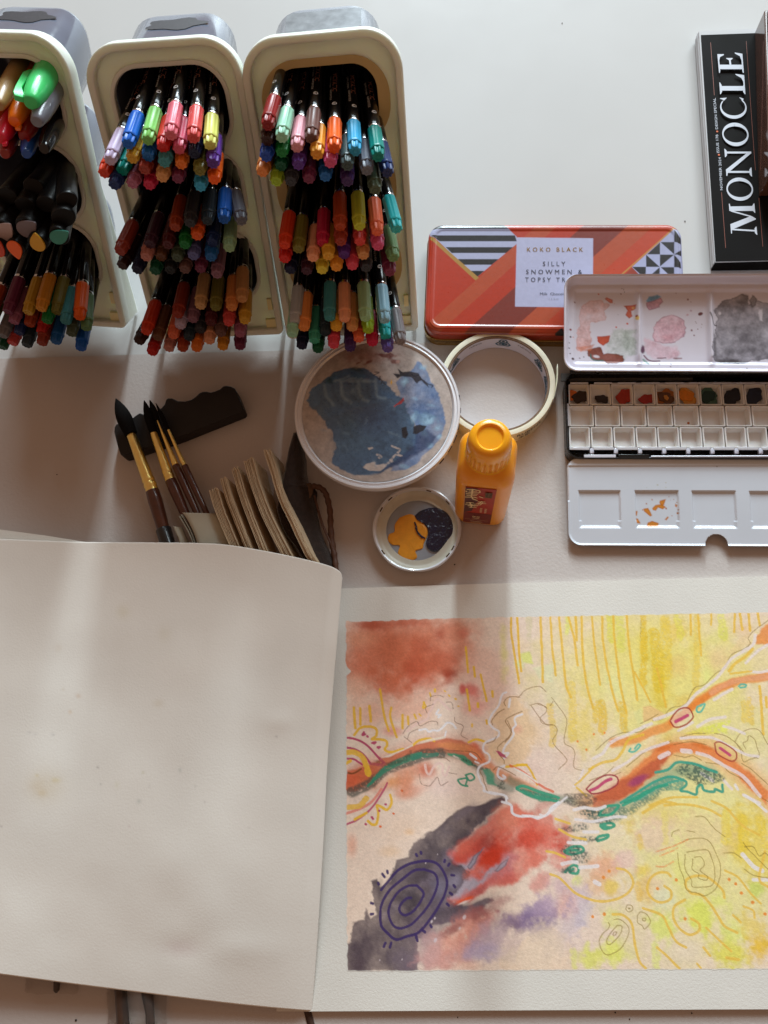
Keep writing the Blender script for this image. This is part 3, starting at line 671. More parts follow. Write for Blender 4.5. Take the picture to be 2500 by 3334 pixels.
for x, y, r, c in ((458, 199, 3.5, RED), (622, 197, 3, (120, 40, 30)), (282, 262, 3.5, (130, 44, 34)), (668, 415, 5, RED), (587, 440, 4, RED), (250, 465, 5, (140, 50, 34)), (250, 518, 4, (60, 30, 36)), (240, 560, 2.5, (50, 40, 60)), (240, 600, 3, (40, 34, 50)), (247, 640, 3.5, (40, 34, 50)), (268, 678, 7, (60, 34, 40)), (320, 668, 3, (90, 60, 60)), (350, 660, 3, (60, 40, 40)), (640, 170, 2, (60, 40, 60)), (625, 165, 1.8, (60, 40, 60)), (648, 185, 2, (60, 40, 60)), (270, 520, 3, (210, 150, 150)), (600, 350, 1.5, (70, 50, 60)), (575, 268, 2, RED)):
    cv.blob(*c6(x, y), r, r * .8, 20, c, .95, .4, .3)
cv.poly([c6(*p) for p in ((502, 232), (520, 222), (560, 240), (562, 264), (540, 264))], (208, 110, 84), .9, 1, 1, (150, 60, 44))
cv.poly([c6(*p) for p in ((645, 284), (728, 280), (726, 310), (695, 322), (705, 360), (680, 376), (655, 350), (670, 320))], (204, 84, 40), .9, 1.2, 2, (170, 60, 30)); cv.blob(*c6(712, 300), 9, 7, 0, (226, 178, 120), .8)
cv.blob(*c6(738, 378), 8, 12, -20, (224, 190, 96), .95, .5, .3); cv.blob(*c6(733, 364), 5, 5, 0, (150, 50, 30), .95, .4)
cv.poly([c6(*p) for p in ((808, 250), (830, 216), (890, 205), (922, 222), (880, 240), (820, 262))], (96, 160, 204), .9, 1.5, 2); cv.poly([c6(*p) for p in ((808, 262), (915, 228), (930, 255), (905, 280), (905, 296), (830, 318), (812, 300))], (200, 150, 168), .9, 1.3, 2, (130, 80, 110))
cv.poly([c6(*p) for p in ((880, 400), (930, 362), (1000, 348), (1085, 385), (1095, 440), (1075, 510), (1020, 555), (930, 560), (870, 540), (858, 490))], (220, 166, 180), .85, 1.6, 4, (140, 70, 96), var=.7); cv.blob(*c6(960, 515), 34, 14, 10, (200, 130, 140), .45, .8)
cv.poly([c6(*p) for p in ((790, 515), (860, 530), (930, 570), (1040, 590), (1050, 630), (960, 668), (860, 680), (810, 650), (785, 600))], (224, 178, 192), .8, 3, 8, var=.8)
cv.blob(*c6(780, 608), 11, 18, 10, (90, 50, 80), .95, .5, .5); cv.stroke([c6(790, 650), c6(820, 680), c6(860, 690), c6(905, 688)], 5, (110, 60, 84), .85); cv.stroke([c6(785, 680), c6(820, 710)], 7, (96, 150, 134), .7); cv.stroke([c6(890, 668), c6(950, 666)], 4, (110, 70, 76), .8); cv.stroke([c6(1010, 668), c6(1065, 668)], 5, (140, 90, 90), .7)
for x, y, r in ((1112, 238, 4), (1135, 255, 2), (1140, 463, 4), (1158, 500, 3), (1175, 410, 2), (1215, 420, 2), (1185, 455, 2), (1210, 440, 1.6), (1025, 193, 2), (1168, 400, 1.5), (985, 715, 2), (980, 735, 2), (900, 715, 3)): cv.blob(*c6(x, y), r, r, 0, (120, 64, 70), .85, .4, .3)
cv.blob(*c6(1204, 344), 10, 7, -20, (96, 34, 40), .95, .3, .3); cv.blob(*c6(1110, 350), 6, 4, -20, (206, 160, 176), .8); cv.blob(*c6(1136, 320), 5, 4, 0, (200, 170, 190), .8)
GR = [(1320, 290), (1370, 245), (1450, 235), (1500, 205), (1540, 215), (1560, 290), (1600, 265), (1660, 270), (1800, 300), (1880, 420), (1860, 640), (1700, 660), (1600, 690), (1540, 710), (1400, 700), (1300, 680), (1290, 600), (1310, 500), (1330, 400)]
cv.poly([c6(*p) for p in GR], (104, 102, 110), .97, 2, 8, (50, 48, 54), var=.5)
for x, y, rx, ry, c, a in ((1480, 300, 60, 40, (84, 82, 88), .6), (1450, 430, 50, 50, (150, 148, 156), .5), (1520, 520, 26, 24, (108, 106, 116), .6), (1400, 540, 40, 40, (140, 140, 150), .4), (1650, 420, 60, 70, (150, 148, 156), .5), (1420, 690, 60, 12, (52, 50, 54), .8), (1310, 560, 10, 70, (56, 54, 58), .7), (1530, 240, 24, 30, (96, 94, 100), .7), (1470, 620, 70, 14, (90, 90, 98), .5)): cv.blob(*c6(x, y), rx, ry, 0, c, a, .9)
cv.poly([c6(*p) for p in ((1560, 250), (1590, 210), (1615, 240), (1610, 290), (1575, 300))], (130, 128, 134), .9, 1.5, 4, (60, 58, 64)); cv.poly([c6(*p) for p in ((1640, 320), (1660, 310), (1660, 400), (1640, 390), (1630, 345))], (224, 220, 230), .9, 1.5, 3); cv.blob(*c6(1346, 338), 6, 7, 0, (222, 218, 228), .9, .3)
cv.stroke([c6(1270, 340), c6(1300, 420), c6(1320, 430)], 4, (50, 48, 54), .8); cv.blob(*c6(1540, 748), 3, 3, 0, (60, 40, 44), .9, .4)
cv.granulate((222, 218, 230), .55); cv.mottle(.05, 0)
X, Y, D = rr_grid(PL.W, PL.L, .0105, .00048)
Z = -.0088 * sm((D - .0006) / .0042)
lx = lambda q: PL.loc(*q)
for rdg in (c6(750, 430), c6(1277, 430), c6(1810, 430)):
    x0 = lx(rdg)[0]; Z += .0030 * np.exp(-((X - x0) / .0021) ** 2) * sm((D - .004) / .012)
yy0, yy1 = lx(c6(900, 150))[1], lx(c6(900, 700))[1]
Z += -.0018 * sm((D - .0075) / .003)
lidw = grid_obj('mixing_lid', PL.grid(X, Y, Z), M_enam, wc, canvas_sample(cv, X, Y))
ol = rrect(PL.W, PL.L, .0105, 8); olb = rrect(PL.W - .004, PL.L - .004, .009, 8)
MB().loft([[PL.P(x * .9975, y * .994, -.0002) for x, y in ol], [PL.P(x, y, .0006) for x, y in ol], [PL.P(x * 1.003, y * 1.006, .0001) for x, y in ol], [PL.P(x * 1.003, y * 1.006, -.0012) for x, y in ol], [PL.P(x, y, -.002) for x, y in ol], [PL.P(x, y, -.0085) for x, y in olb], [PL.P(x * .97, y * .95, -.0122) for x, y in olb]], False, True).build('lid_rim', M_enamel, lidw)
# tray
PB = Plane((1838, 1216, .0150), (2760, 1211, .0150), (1834, 1492, .0150))
ol = lambda g, r: rrect(PB.W + 2 * g, PB.L + 2 * g, r, 8)
TB = MB(); rings = [[PB.P(x, y, h) for x, y in ol(g, r)] for g, r, h in ((-.0015, .008, -.0148), (0, .0095, -.0135), (0, .0095, -.0004), (.0004, .0099, .0003), (-.0006, .0089, .0004), (-.0010, .0085, -.0006), (-.0012, .0083, -.0128))]
TB.loft(rings, True, True); TB.build('tray', M_blk, wc)
hg = MB()
for i, (xa, xb, up) in enumerate(((232, 420, 0), (440, 590, 1), (592, 728, 0), (730, 880, 1), (884, 1020, 0), (1022, 1172, 1), (1176, 1316, 0), (1318, 1468, 1), (1470, 1612, 0), (1614, 1760, 1))):
    a, b = at(*c6(xa, 800), .0178), at(*c6(xb, 800), .0178); hg.tube([a, b], .0019 if up else .0015, 10)
hg.build('hinge', M_blk, wc)
# flap
PF = Plane((1845, 1489, .0128), (2760, 1486, .0128), (1846, 1776, .0052))
cv = Canvas(PF, -PF.W / 2 - .002, PF.W / 2 + .002, -PF.L / 2 - .002, PF.L / 2 + .002, .00042, (214, 220, 230), .95)
OR = (214, 132, 30)
for q in ([(765, 1780), (800, 1775), (828, 1830), (815, 1836), (770, 1800)], [(830, 1780), (850, 1755), (900, 1748), (925, 1770), (905, 1785), (870, 1770), (855, 1795), (835, 1790)], [(885, 1725), (928, 1712), (915, 1750), (900, 1760), (882, 1740)], [(792, 1905), (800, 1880), (830, 1870), (872, 1885), (870, 1915), (795, 1915)], [(708, 1800), (722, 1796), (718, 1830), (710, 1828)], [(713, 1850), (728, 1852), (745, 1886), (720, 1884)], [(922, 1860), (940, 1838), (950, 1842), (935, 1864)], [(998, 1745), (1012, 1758), (1005, 1770), (996, 1762)]):
    cv.poly([c6(*p) for p in q], OR, .97, .8, 1.2, (176, 96, 20))
for x, y, r in ((1012, 1814, 4), (828, 1716, 3), (788, 1745, 3), (1016, 1790, 2), (972, 1832, 2), (950, 1695, 2), (985, 1715, 2), (930, 1780, 3), (760, 1790, 2), (905, 1722, 2), (960, 1720, 1.5), (1005, 1735, 2)): cv.blob(*c6(x, y), r, r, 0, (176, 100, 30), .9, .4, .3)
for x, y, r in ((864, 1612, 4.5), (924, 1596, 3.5), (924, 1630, 3), (786, 1632, 2.5), (960, 1650, 2), (768, 1655, 2), (850, 1650, 1.5)): cv.blob(*c6(x, y), r, r * .7, 0, (182, 176, 140), .7, .5, .3)
cv.blob(*c6(1292, 1480), 2, 2, 0, (50, 40, 60), .9, .4)
X, Y, D = rr_grid(PF.W, PF.L, .0095, .00046)
Z = np.zeros_like(X)
for a, b in (((290, 1650), (608, 1928)), ((695, 1650), (1030, 1928)), ((1105, 1652), (1445, 1930)), ((1520, 1655), (1850, 1932)), ((1935, 1655), (2260, 1932))):
    p, q = PF.loc(*c6(*a)), PF.loc(*c6(*b)); dd = np.minimum(np.minimum(X - p[0], q[0] - X), np.minimum(p[1] - Y, Y - q[1]))
    wl = np.where((Y - q[1]) < .006, .0030, .0016)
    Z -= .0014 * sm(dd / wl)
Z += .0010 * sm((.0018 - D) / .0016) * (Y < 0) - .0014 * sm((.0010 - D) / .001) * (Y > 0)
Z += .0006 * sm((Y - PF.loc(*c6(900, 1480))[1]) / .001)
nx_ = PF.loc(*c6(1290, 2046)); r_n = .0080
cx_, cy_ = (X[:-1, :-1] + X[1:, 1:]) / 2, (Y[:-1, :-1] + Y[1:, 1:]) / 2
keep = np.hypot(cx_ - nx_[0], cy_ - nx_[1]) > r_n
fp = grid_obj('folding_flap', PF.grid(X, Y, Z), M_enam, wc, canvas_sample(cv, X, Y), keep)
sd = fp.modifiers.new('sheet', 'SOLIDIFY'); sd.thickness = .0007; sd.offset = -1
tb = MB(); tb.box(on(PF, .0012)(*c6(690, 1412)), .0225, .0036, .0010, PF.ux, PF.uy, PF.n); tb.build('hinge_tab', M_blk, wc, bevel=.0003)
tb = MB(); tb.box(on(PF, .0010)(*c6(447, 1408)), .0235, .0024, .0008, PF.ux, PF.uy, PF.n); tb.build('hinge_tab', M_enamel, wc, bevel=.0003)
tb = MB(); a, b = on(PF, .0008)(*c6(815, 1411)), on(PF, .0008)(*c6(2200, 1408)); tb.tube([a, b], .0009, 8); tb.build('hinge_tube', M_enamel, wc)
# pan rails and clips
def zb(x, y, z): return at(*c6(x, y), z)
r0 = MB()
for y, z in ((880, .0118), (1352, .0112)): r0.box((zb(900, y + 2, z - .0012) + zb(1900, y + 2, z - .0012)) / 2, .180, .0016, .0010, PB.ux, PB.uy, PB.n)
r0.build('pan_rail', M_steel, wc)
for k in range(13):
    x = 305 + k * 173.5
    MB().box(zb(x - 4, 1350, .0132), .0148, .0023, .0007, PB.ux, PB.uy, PB.n).build('rail_clip', M_steel, wc, bevel=.0002)
    x2 = 300 + k * 171
    MB().box(zb(x2, 879, .0126), .0138, .0015, .0005, PB.ux, PB.uy, PB.n).build('rail_clip', M_steel, wc, bevel=.0002)
    MB().box(zb(x + 84, 1372, .0098), .0030, .0042, .003, PB.ux, PB.uy, PB.n).build('rail_post', M_enamel, wc, bevel=.0004)
MB().box(zb(222, 1108, .0125), .0014, .0185, .0012, PB.ux, PB.uy, PB.n).build('end_clip', M_steel, wc, bevel=.0002)
MB().box(zb(640, 836, .0082), .100, .0066, .0012, PB.ux, PB.uy, PB.n).build('shadow_strip', mat('shadow_strip_grey', (84, 80, 78), .5, mottle=(90, .2)), wc)  # grey strip put in for the shade behind the back pans
# pans
M_pan = mat('white_pan_plastic', (226, 224, 222), .35, sss=.15, mottle=(150, .04), rvar=.06)
def pan_geo(x0, x1, y0, y1, wl, wt, ztop=.0112, zin=.0052, zb_=.0035):
    """one pan from photo corners at its rim"""
    o = [zb(x0, y0, ztop), zb(x1, y0, ztop), zb(x1, y1, ztop), zb(x0, y1, ztop)]
    c = sum(o) / 4; ux, uy, n = PB.ux, PB.uy, PB.n
    w = np.linalg.norm(o[1] - o[0]) - .0004; l = np.linalg.norm(o[3] - o[0]) - .0003
    P = lambda x, y, z: c + ux * x + uy * y + np.array([0, 0, z - ztop])
    rg = lambda a, b, z, r: [P(x, y, z) for x, y in rrect(a, b, r, 2)]
    mb = MB().loft([rg(w - .0016, l - .0012, zb_, .0006), rg(w, l, ztop - .0006, .0008), rg(w - .0003, l - .0003, ztop, .0007), rg(w - 2 * wl, l - 2 * wt, ztop, .0006), rg(w - 2 * wl - .0003, l - 2 * wt - .0003, ztop - .0004, .0006), rg(w - 2 * wl - .0022, l - 2 * wt - .0022, zin + .0004, .0006), rg(w - 2 * wl - .003, l - 2 * wt - .003, zin, .0004)], True, True)
    return mb, c, w, l, P
def paint_patch(mb, P, pts, z): mb.add([P(x, y, z) for x, y in pts], [tuple(range(len(pts)))])
def blobpts(cx, cy, rx, ry, seed, n=22, j=.18):
    r = random.Random(seed); ph = [r.uniform(0, 6.28) for _ in range(3)]
    return [(cx + rx * (1 + j * sin(2 * t + ph[0]) + j * .6 * sin(5 * t + ph[1]) + j * .4 * sin(9 * t + ph[2])) * cos(t), cy + ry * (1 + j * sin(2 * t + ph[0]) + j * .6 * sin(5 * t + ph[1])) * sin(t)) for t in (2 * pi * i / n for i in range(n))]
def pmat(n, c): return mat('paint_' + n, c, .42, spec=.4, mottle=(400, .2), rvar=.12, bump=(500, .3, .0004))
COLS = [('dark brown and orange', [('orange', (206, 104, 34), -.0045, .001, .003, .003), ('dark_brown', (52, 34, 26), .0016, -.0006, .0046, .0044)]), ('black brown', [('black_brown', (46, 32, 30), .0022, -.0022, .0040, .0030)]),
        ('brick red', [('brick', (168, 48, 28), .0024, -.0002, .0052, .0056)]), ('deep red', [('deep_red', (160, 40, 30), .0026, -.0022, .0044, .0036)]), ('brown ochre', [('ochre', (158, 92, 34), 0, 0, .0068, .0052), ('umber', (92, 56, 30), .0004, -.0014, .0056, .0036), ('pale_ochre', (190, 130, 60), .0004, -.0014, .0014, .0016)]),
        ('orange yellow', [('pale_orange', (204, 142, 60), 0, 0, .0070, .0056), ('orange_yellow', (214, 124, 20), -.0012, .0006, .0042, .0042)]), ('dark green', [('green_wash', (64, 96, 80), 0, .0004, .0070, .0054), ('dark_green', (24, 52, 42), -.0014, -.0004, .0050, .0040)]),
        ('blue black', [('blue_black', (30, 28, 34), .0006, -.0002, .0064, .0056)]), ('dark navy', [('dark_navy', (30, 34, 52), 0, 0, .0070, .0058)]), ('strong blue', [('blue_wash', (70, 100, 160), 0, 0, .007, .0058)]), ('violet', [('violet', (70, 40, 90), 0, 0, .0066, .0056)]), ('dark red', [('maroon', (100, 26, 36), 0, 0, .0066, .0056)]), ('yellow', [('yellow', (220, 180, 40), 0, 0, .0066, .0056)])]
e1 = [222, 374, 530, 690, 850, 1008, 1168, 1328, 1490, 1650, 1810, 1970, 2130, 2290]
ORD = ['first', 'second', 'third', 'fourth', 'fifth', 'sixth', 'seventh', 'eighth', 'ninth', 'tenth', 'eleventh', 'twelfth']
for i in range(10):
    mb, c, w, l, P = pan_geo(e1[i], e1[i + 1], 885, 1036, .0009, .0006)
    t = thing('paint_pan', f'white pan holding {COLS[i][0]} paint, {ORD[i]} in the back row of the tin', 'paint pan', c - np.array([0, 0, .0077]), 'filled paint pans in the back row')
    pn = mb.build('pan', M_pan, t)
    for j, (nm, colr, x, y, rx, ry) in enumerate(COLS[i][1]):
        m2 = MB(); pts = blobpts(x, y, min(rx * 1.3, w / 2 - .0015 - abs(x) * .5), min(ry * 1.3, l / 2 - .0013 - abs(y) * .5), i * 7 + j)
        z = .0078 + .0005 * j; m2.loft([[P(a, b, z - .0004) for a, b in pts], [P(x + (a - x) * .93, y + (b - y) * .93, z) for a, b in pts], [P(x + (a - x) * .6, y + (b - y) * .6, z - .0001) for a, b in pts]], True, True)
        m2.build('paint', pmat(nm, colr), t)
e2 = [224, 408, 597, 786, 976, 1166, 1352, 1542, 1730, 1918]
for i in range(8):
    mb, c, w, l, P = pan_geo(e2[i] + 1, e2[i + 1] - 1, 1040, 1190, .0011, .0008)
    t = thing('paint_pan', f'wide empty white pan, {ORD[i]} from the left in the middle row' if i != 4 else 'wide empty white pan with one orange brown speck, middle row', 'paint pan', c - np.array([0, 0, .0077]), 'empty pans in the middle row')
    mb.build('pan', M_pan, t)
    if i == 4: m2 = MB(); m2.lathe([(0, .0010), (.0003, .0006)], P(.003, -.0035, .0053), 9); m2.build('paint_speck', pmat('speck', (176, 96, 40)), t)
e3 = [224, 382, 545, 706, 862, 1024, 1188, 1348, 1508, 1660, 1820]
for i in range(9):
    mb, c, w, l, P = pan_geo(e3[i] + 1, e3[i + 1] - 1, 1193, 1345, .0011, .0008)
    t = thing('paint_pan', f'small empty white pan, {ORD[i]} from the left in the front row', 'paint pan', c - np.array([0, 0, .0077]), 'empty pans in the front row')
    mb.build('pan', M_pan, t)

# ================================================================== magazine and old book
ZM = .0120
M_cover = mat('black_magazine_cover', (25, 22, 21), .55, spec=.05, mottle=(12, .12), rvar=.08, bump=(60, .05, .0006))
M_pages = mat('white_page_edges', (206, 206, 208), .7, mottle=(20, .06), bump=(1500, .3, .0003))
M_white = mat('pale_print', (205, 209, 220), .5, mottle=(200, .03))
M_rust = mat('rust_print', (150, 76, 54), .5)
mg = thing('magazine', 'thick black magazine with huge pale serif title running up its cover', 'magazine', at(2420, 480, .001))
cpx = [(2282, 114), (2560, 104), (2600, 846), (2330, 851)]
top = [at(x, y, ZM) for x, y in cpx]
def shift(p, z): return np.array([p[0], p[1], z])
MB().prism([shift(p, ZM - .0003) for p in reversed(top)], [shift(p, ZM) for p in reversed(top)]).build('cover', M_cover, mg)
pg = [at(2276, 100, ZM), at(2562, 88, ZM), at(2600, 846, ZM), at(2328, 851, ZM)]
NL = 12; pb = MB()
for k in range(NL):
    z0 = .0016 + (ZM - .0022 - .0016) * k / NL; z1 = .0016 + (ZM - .0022 - .0016) * (k + .8) / NL; j = [random.uniform(-.0005, .0005) for _ in range(2)]
    q = [pg[0] + [j[0] - .0004, j[1], 0], pg[1] + [0, j[1], 0], pg[2], pg[3] + [j[0], 0, 0]]
    pb.prism([shift(p, z0) for p in reversed(q)], [shift(p, z1) for p in reversed(q)])
pb.prism([shift(p, .0016) for p in reversed(pg)], [shift(p, ZM - .0005) for p in reversed(pg)])
pb.build('pages', M_pages, mg, smooth=False)
sp = [at(2330, 850, ZM - .0002), at(2600, 846, ZM - .0002)]
dwn = (at(2324, 867, .0016) - at(2330, 850, ZM)); 
MB().prism([sp[0], sp[1], sp[1] + np.array([0, -.0022, -.0103]), sp[0] + np.array([-.0004, -.0022, -.0103])], [p + np.array([0, .0008, 0]) for p in (sp[0], sp[1], sp[1] + np.array([0, -.0014, -.0103]), sp[0] + np.array([-.0004, -.0014, -.0103]))]).build('spine', M_cover, mg, smooth=False)
q = [shift(p, .0016) for p in pg]; MB().prism([shift(p, .0013) for p in reversed(top)], [shift(p, .0016) for p in reversed(top)]).build('back_cover', M_cover, mg)
def cm(x, y): return (2200 + x / 2.3286, y / 2.3286)
def lerp2(a, b, t): return (a[0] + (b[0] - a[0]) * t, a[1] + (b[1] - a[1]) * t)
lift = [0.0]
def letter(mb, polys, ya, yb, capa, basea, capb, baseb):
    """glyph outline in a unit box laid between two lines on the cover: advance runs from ya to yb (crop y), height from base line to cap line (crop x)"""
    for pl in polys:
        lift[0] += .000012
        pts = []
        for s_, t in pl:
            y = ya + (yb - ya) * s_; b = basea + (baseb - basea) * s_; c = capa + (capb - capa) * s_
            pts.append(at(*cm(b + (c - b) * t, y), ZM + .00012 + lift[0]))
        mb.add(pts, [tuple(range(len(pts)))])
def serif(x0, x1, y, up, th=.035, br=.05):   # slab with bracket
    s_ = 1 if up else -1
    return [(x0, y), (x1, y), (x1, y + s_ * th * .7), (x1 - (x1 - x0) * .22, y + s_ * (th + br)), (x0 + (x1 - x0) * .22, y + s_ * (th + br)), (x0, y + s_ * th * .7)]
def ell(cx, cy, rx, ry, a0, a1, n=30): return [(cx + rx * cos(radians(a0 + (a1 - a0) * i / n)), cy + ry * sin(radians(a0 + (a1 - a0) * i / n))) for i in range(n + 1)]
def ringpolys(o, i_): return [[o[k], o[k + 1], i_[k + 1], i_[k]] for k in range(len(o) - 1)]
GL = {}
GL['M'] = [[(.10, 0), (.15, 0), (.20, 1), (.15, 1)], serif(.0, .26, 0, True), [(.15, 1), (.34, 1), (.60, .16), (.52, 0), (.49, 0)], [(.52, 0), (.60, .16), (.80, 1), (.74, .94)], [(.76, 1), (.90, 1), (.92, 0), (.76, 0)], serif(.70, 1.0, 0, True), [(.04, 1), (.2, 1), (.2, .95), (.04, .965)], [(.80, 1), (.99, 1), (.99, .965), (.82, .93)]]
GL['N'] = [[(.13, 0), (.20, 0), (.20, .9), (.13, 1)], serif(.0, .32, 0, True), [(.02, 1), (.25, 1), (.90, .06), (.90, -.03), (.84, -.03), (.13, .93), (.02, .965)], [(.83, 0), (.90, 0), (.90, 1), (.83, 1)], serif(.70, 1.0, 1, False)]
GL['O'] = ringpolys(ell(.5, .5, .5, .53, 0, 360, 44), ell(.5, .5, .345, .475, 0, 360, 44))
GL['C'] = ringpolys(ell(.52, .5, .52, .53, 42, 318, 36), ell(.56, .5, .41, .475, 48, 312, 36)) + [[(.84, .86), (.97, .74), (.985, .74), (.96, 1.01), (.93, 1.0), (.90, .92)], [(.82, .13), (.93, .06), (1.0, .22), (.985, .23), (.92, .17)]]
GL['L'] = [[(.18, 0), (.40, 0), (.40, 1), (.18, 1)], serif(.0, .58, 1, False), serif(.0, .5, 0, True), [(.38, 0), (.94, 0), (1.0, .34), (.955, .34), (.80, .12), (.62, .055), (.38, .05)]]
GL['E'] = [[(.18, 0), (.40, 0), (.40, 1), (.18, 1)], [(.0, 1), (.92, 1), (.92, .74), (.88, .74), (.78, .90), (.62, .945), (.10, .945), (.0, .965)], [(.0, 0), (.94, 0), (1.0, .30), (.955, .30), (.82, .11), (.62, .055), (.10, .055), (.0, .035)], [(.39, .475), (.62, .485), (.70, .40), (.73, .40), (.73, .66), (.70, .66), (.62, .555), (.39, .55)]]
tl = MB()
for ch, ya, yb, ca, ba, cb, bb_ in (('M', 1780, 1542, 420, 618, 402, 596), ('O', 1522, 1346, 396, 586, 384, 574), ('N', 1338, 1128, 384, 578, 368, 564), ('O', 1108, 930, 366, 552, 350, 540), ('C', 900, 738, 348, 538, 336, 526), ('L', 714, 560, 336, 528, 326, 518), ('E', 552, 398, 328, 516, 314, 504)):
    letter(tl, GL[ch], ya, yb, ca, ba, cb, bb_)
tl.build('title_lettering', M_white, mg, smooth=False)
tl = MB()
for t, a, b in (('NOVEMBER 2024', (356, 1440), (342, 1192)), ('ISSUE 178', (330, 1158), (321, 1020)), ('DESIGN SPECIAL', (320, 978), (302, 742))):
    text_px(tl, t, cm(*a), cm(*b), 8.6, ZM + .0002)
tl.build('small_lettering', M_white, mg, smooth=False)
for a, b, w in (((264, 322), (292, 722), 1.3), ((347, 1458), (378, 1880), 1.3), ((534, 312), (582, 1000), 1.0), ((582, 1000), (604, 1290), 1.0), ((630, 1500), (660, 1870), 1.0)):
    rl = MB(); p, q = np.array(cm(*a)), np.array(cm(*b)); rl.add([at(*r_, ZM + .0002) for r_ in (p - [w / 2, 0], p + [w / 2, 0], q + [w / 2, 0], q - [w / 2, 0])], [(0, 1, 2, 3)]); rl.build('rule_line', M_rust, mg, smooth=False)
M_dot = mat('orange_print', (222, 104, 44), .5)
for a in ((327, 1174), (314, 997)): MB().lathe([(0, .0009), (.0001, .0008)], at(*cm(*a), ZM + .0001), 10).build('orange_dot', M_dot, mg, smooth=False)
sl = MB(); text_px(sl, 'M O N O C L E', (2356, 860), (2486, 856), 7, .0075); 
tmp = sl.v; sl.v = [(x, y - .0006, z) for x, y, z in tmp]
sl.build('spine_lettering', mat('dull_spine_print', (72, 68, 66), .5), mg, smooth=False)
# glossy brown book lying on the magazine, cut by the right edge
M_brown = mat('glossy_brown_board', (92, 56, 40), .10, spec=.7, coat=.6, mottle=(30, .2))
M_leath = mat('old_brown_leather', (88, 52, 34), .4, mottle=(220, .45), rvar=.1, bump=(400, .3, .0004))
M_gilt = mat('dull_gilt_bands', (150, 108, 62), .4, metal=.4, mottle=(300, .5))
zt = .0345
b0 = [at(2457, 106, ZM + .0004), at(2470, 640, ZM + .0004)]
t0 = [np.array([b0[0][0], b0[0][1], zt]), np.array([b0[1][0], b0[1][1], zt])]
wdt = np.array([.075, 0.001, 0])
bk = thing('old_book', 'glossy brown book with gilt banded edge lying on the black magazine, cut off at right', 'book', b0[1])
MB().prism([b0[1], b0[1] + wdt, b0[0] + wdt, b0[0]], [t0[1], t0[1] + wdt, t0[0] + wdt, t0[0]]).build('cover', M_brown, bk, smooth=False, bevel=.0008)
e = t0[0] - t0[1]; ln = np.linalg.norm(e); e /= ln; prp = np.array([e[1], -e[0], 0])
lt = MB().box(t0[1] + e * ln / 2 + prp * .022 + np.array([0, 0, .0006]), .040, ln * .985, .0012, prp, e); lt.build('leather_spine', M_leath, bk, bevel=.0004)
for k in range(22):
    s_ = ln * (.05 + .042 * k); wv = random.choice((.0012, .0012, .003, .006))
    MB().box(t0[1] + e * s_ + prp * .0235 + np.array([0, 0, .0013]), .034, wv, .0005, prp, e).build('gilt_band', M_gilt, bk)
# ================================================================== masking tape roll
def c8(x, y): return (900 + x / 1.7463, 1050 + y / 1.7463)
TZ = .0185; tc_ = at(1618.5, 1246, TZ); TO = np.array([tc_[0], tc_[1], .0013]); HT = TZ - .0013
RO = np.linalg.norm(at(1430, 1246, TZ) - at(1806, 1246, TZ)) / 2; RI = np.linalg.norm(at(1456, 1246, TZ) - at(1784, 1246, TZ)) / 2
M_tape = mat('cream_masking_tape', (224, 218, 196), .6, sss=.15, mottle=(160, .06), bump=(900, .2, .0003))
M_core = mat('brown_card_core', (128, 104, 84), .8, mottle=(500, .3), bump=(900, .5, .0004))
M_liner = mat('white_core_liner', (204, 204, 216), .5, mottle=(60, .03))
tp = thing('masking_tape', 'cream roll of masking tape lying flat with a loose torn end, behind the orange bottle', 'tape roll', TO)
MB().lathe([(0, RI + .0017), (0, RO), (.0006, RO + .0002), (HT - .0006, RO + .0002), (HT, RO - .0002), (HT + .0002, RO - .0022), (HT - .0001, RO - .0040), (HT, RI + .0017), (0, RI + .0017)], TO, 96, cap0=False, cap1=False).build('tape', M_tape, tp)
MB().lathe([(.0002, RI), (HT - .0008, RI), (HT - .0004, RI + .0004), (HT - .0005, RI + .0009), (HT - .0002, RI + .0012), (HT - .0006, RI + .0016), (.0002, RI + .0016), (.0002, RI)], TO, 96, cap0=False, cap1=False).build('core', M_core, tp)
MB().lathe([(.0004, RI - .0002), (HT - .0016, RI - .0002)], TO, 96, cap0=False, cap1=False).build('core_liner', M_liner, tp)
# loose end peeling off
R = []
for k in range(12):
    t = k / 11; a = radians(-22 + 40 * t); r = RO + .0004 + .0052 * t ** 2.2
    R.append([TO + np.array([r * cos(a), r * sin(a), .0004 + .004 * t]), TO + np.array([r * cos(a), r * sin(a), HT * (1 - .15 * t ** 3)])])
mb = MB().loft(R, False, False, closed=False); lo = mb.build('loose_end', M_tape, tp); so = lo.modifiers.new('sheet', 'SOLIDIFY'); so.thickness = .0003
def wrapcyl(mb, body, a0, a1, z0, h, r, inward=False):
    v, f = text_pts(body); mb.add([TO + np.array([r * cos(a0 + (a1 - a0) * s_), r * sin(a0 + (a1 - a0) * s_), z0 + t * h]) for s_, t in v], f); return mb
M_bk = mat('black_print', (44, 40, 44), .6)
mb = MB(); wrapcyl(mb, 'RUBENS', radians(-72), radians(-44), .0100, .0044, RO + .0005); wrapcyl(mb, '本斯', radians(-70), radians(-57), .0042, .0044, RO + .0005); mb.build('lettering', M_bk, tp, smooth=False)
M_teal = mat('teal_print', (52, 92, 112), .6, mottle=(900, .5))
lg = MB(); rr = RI - .0004
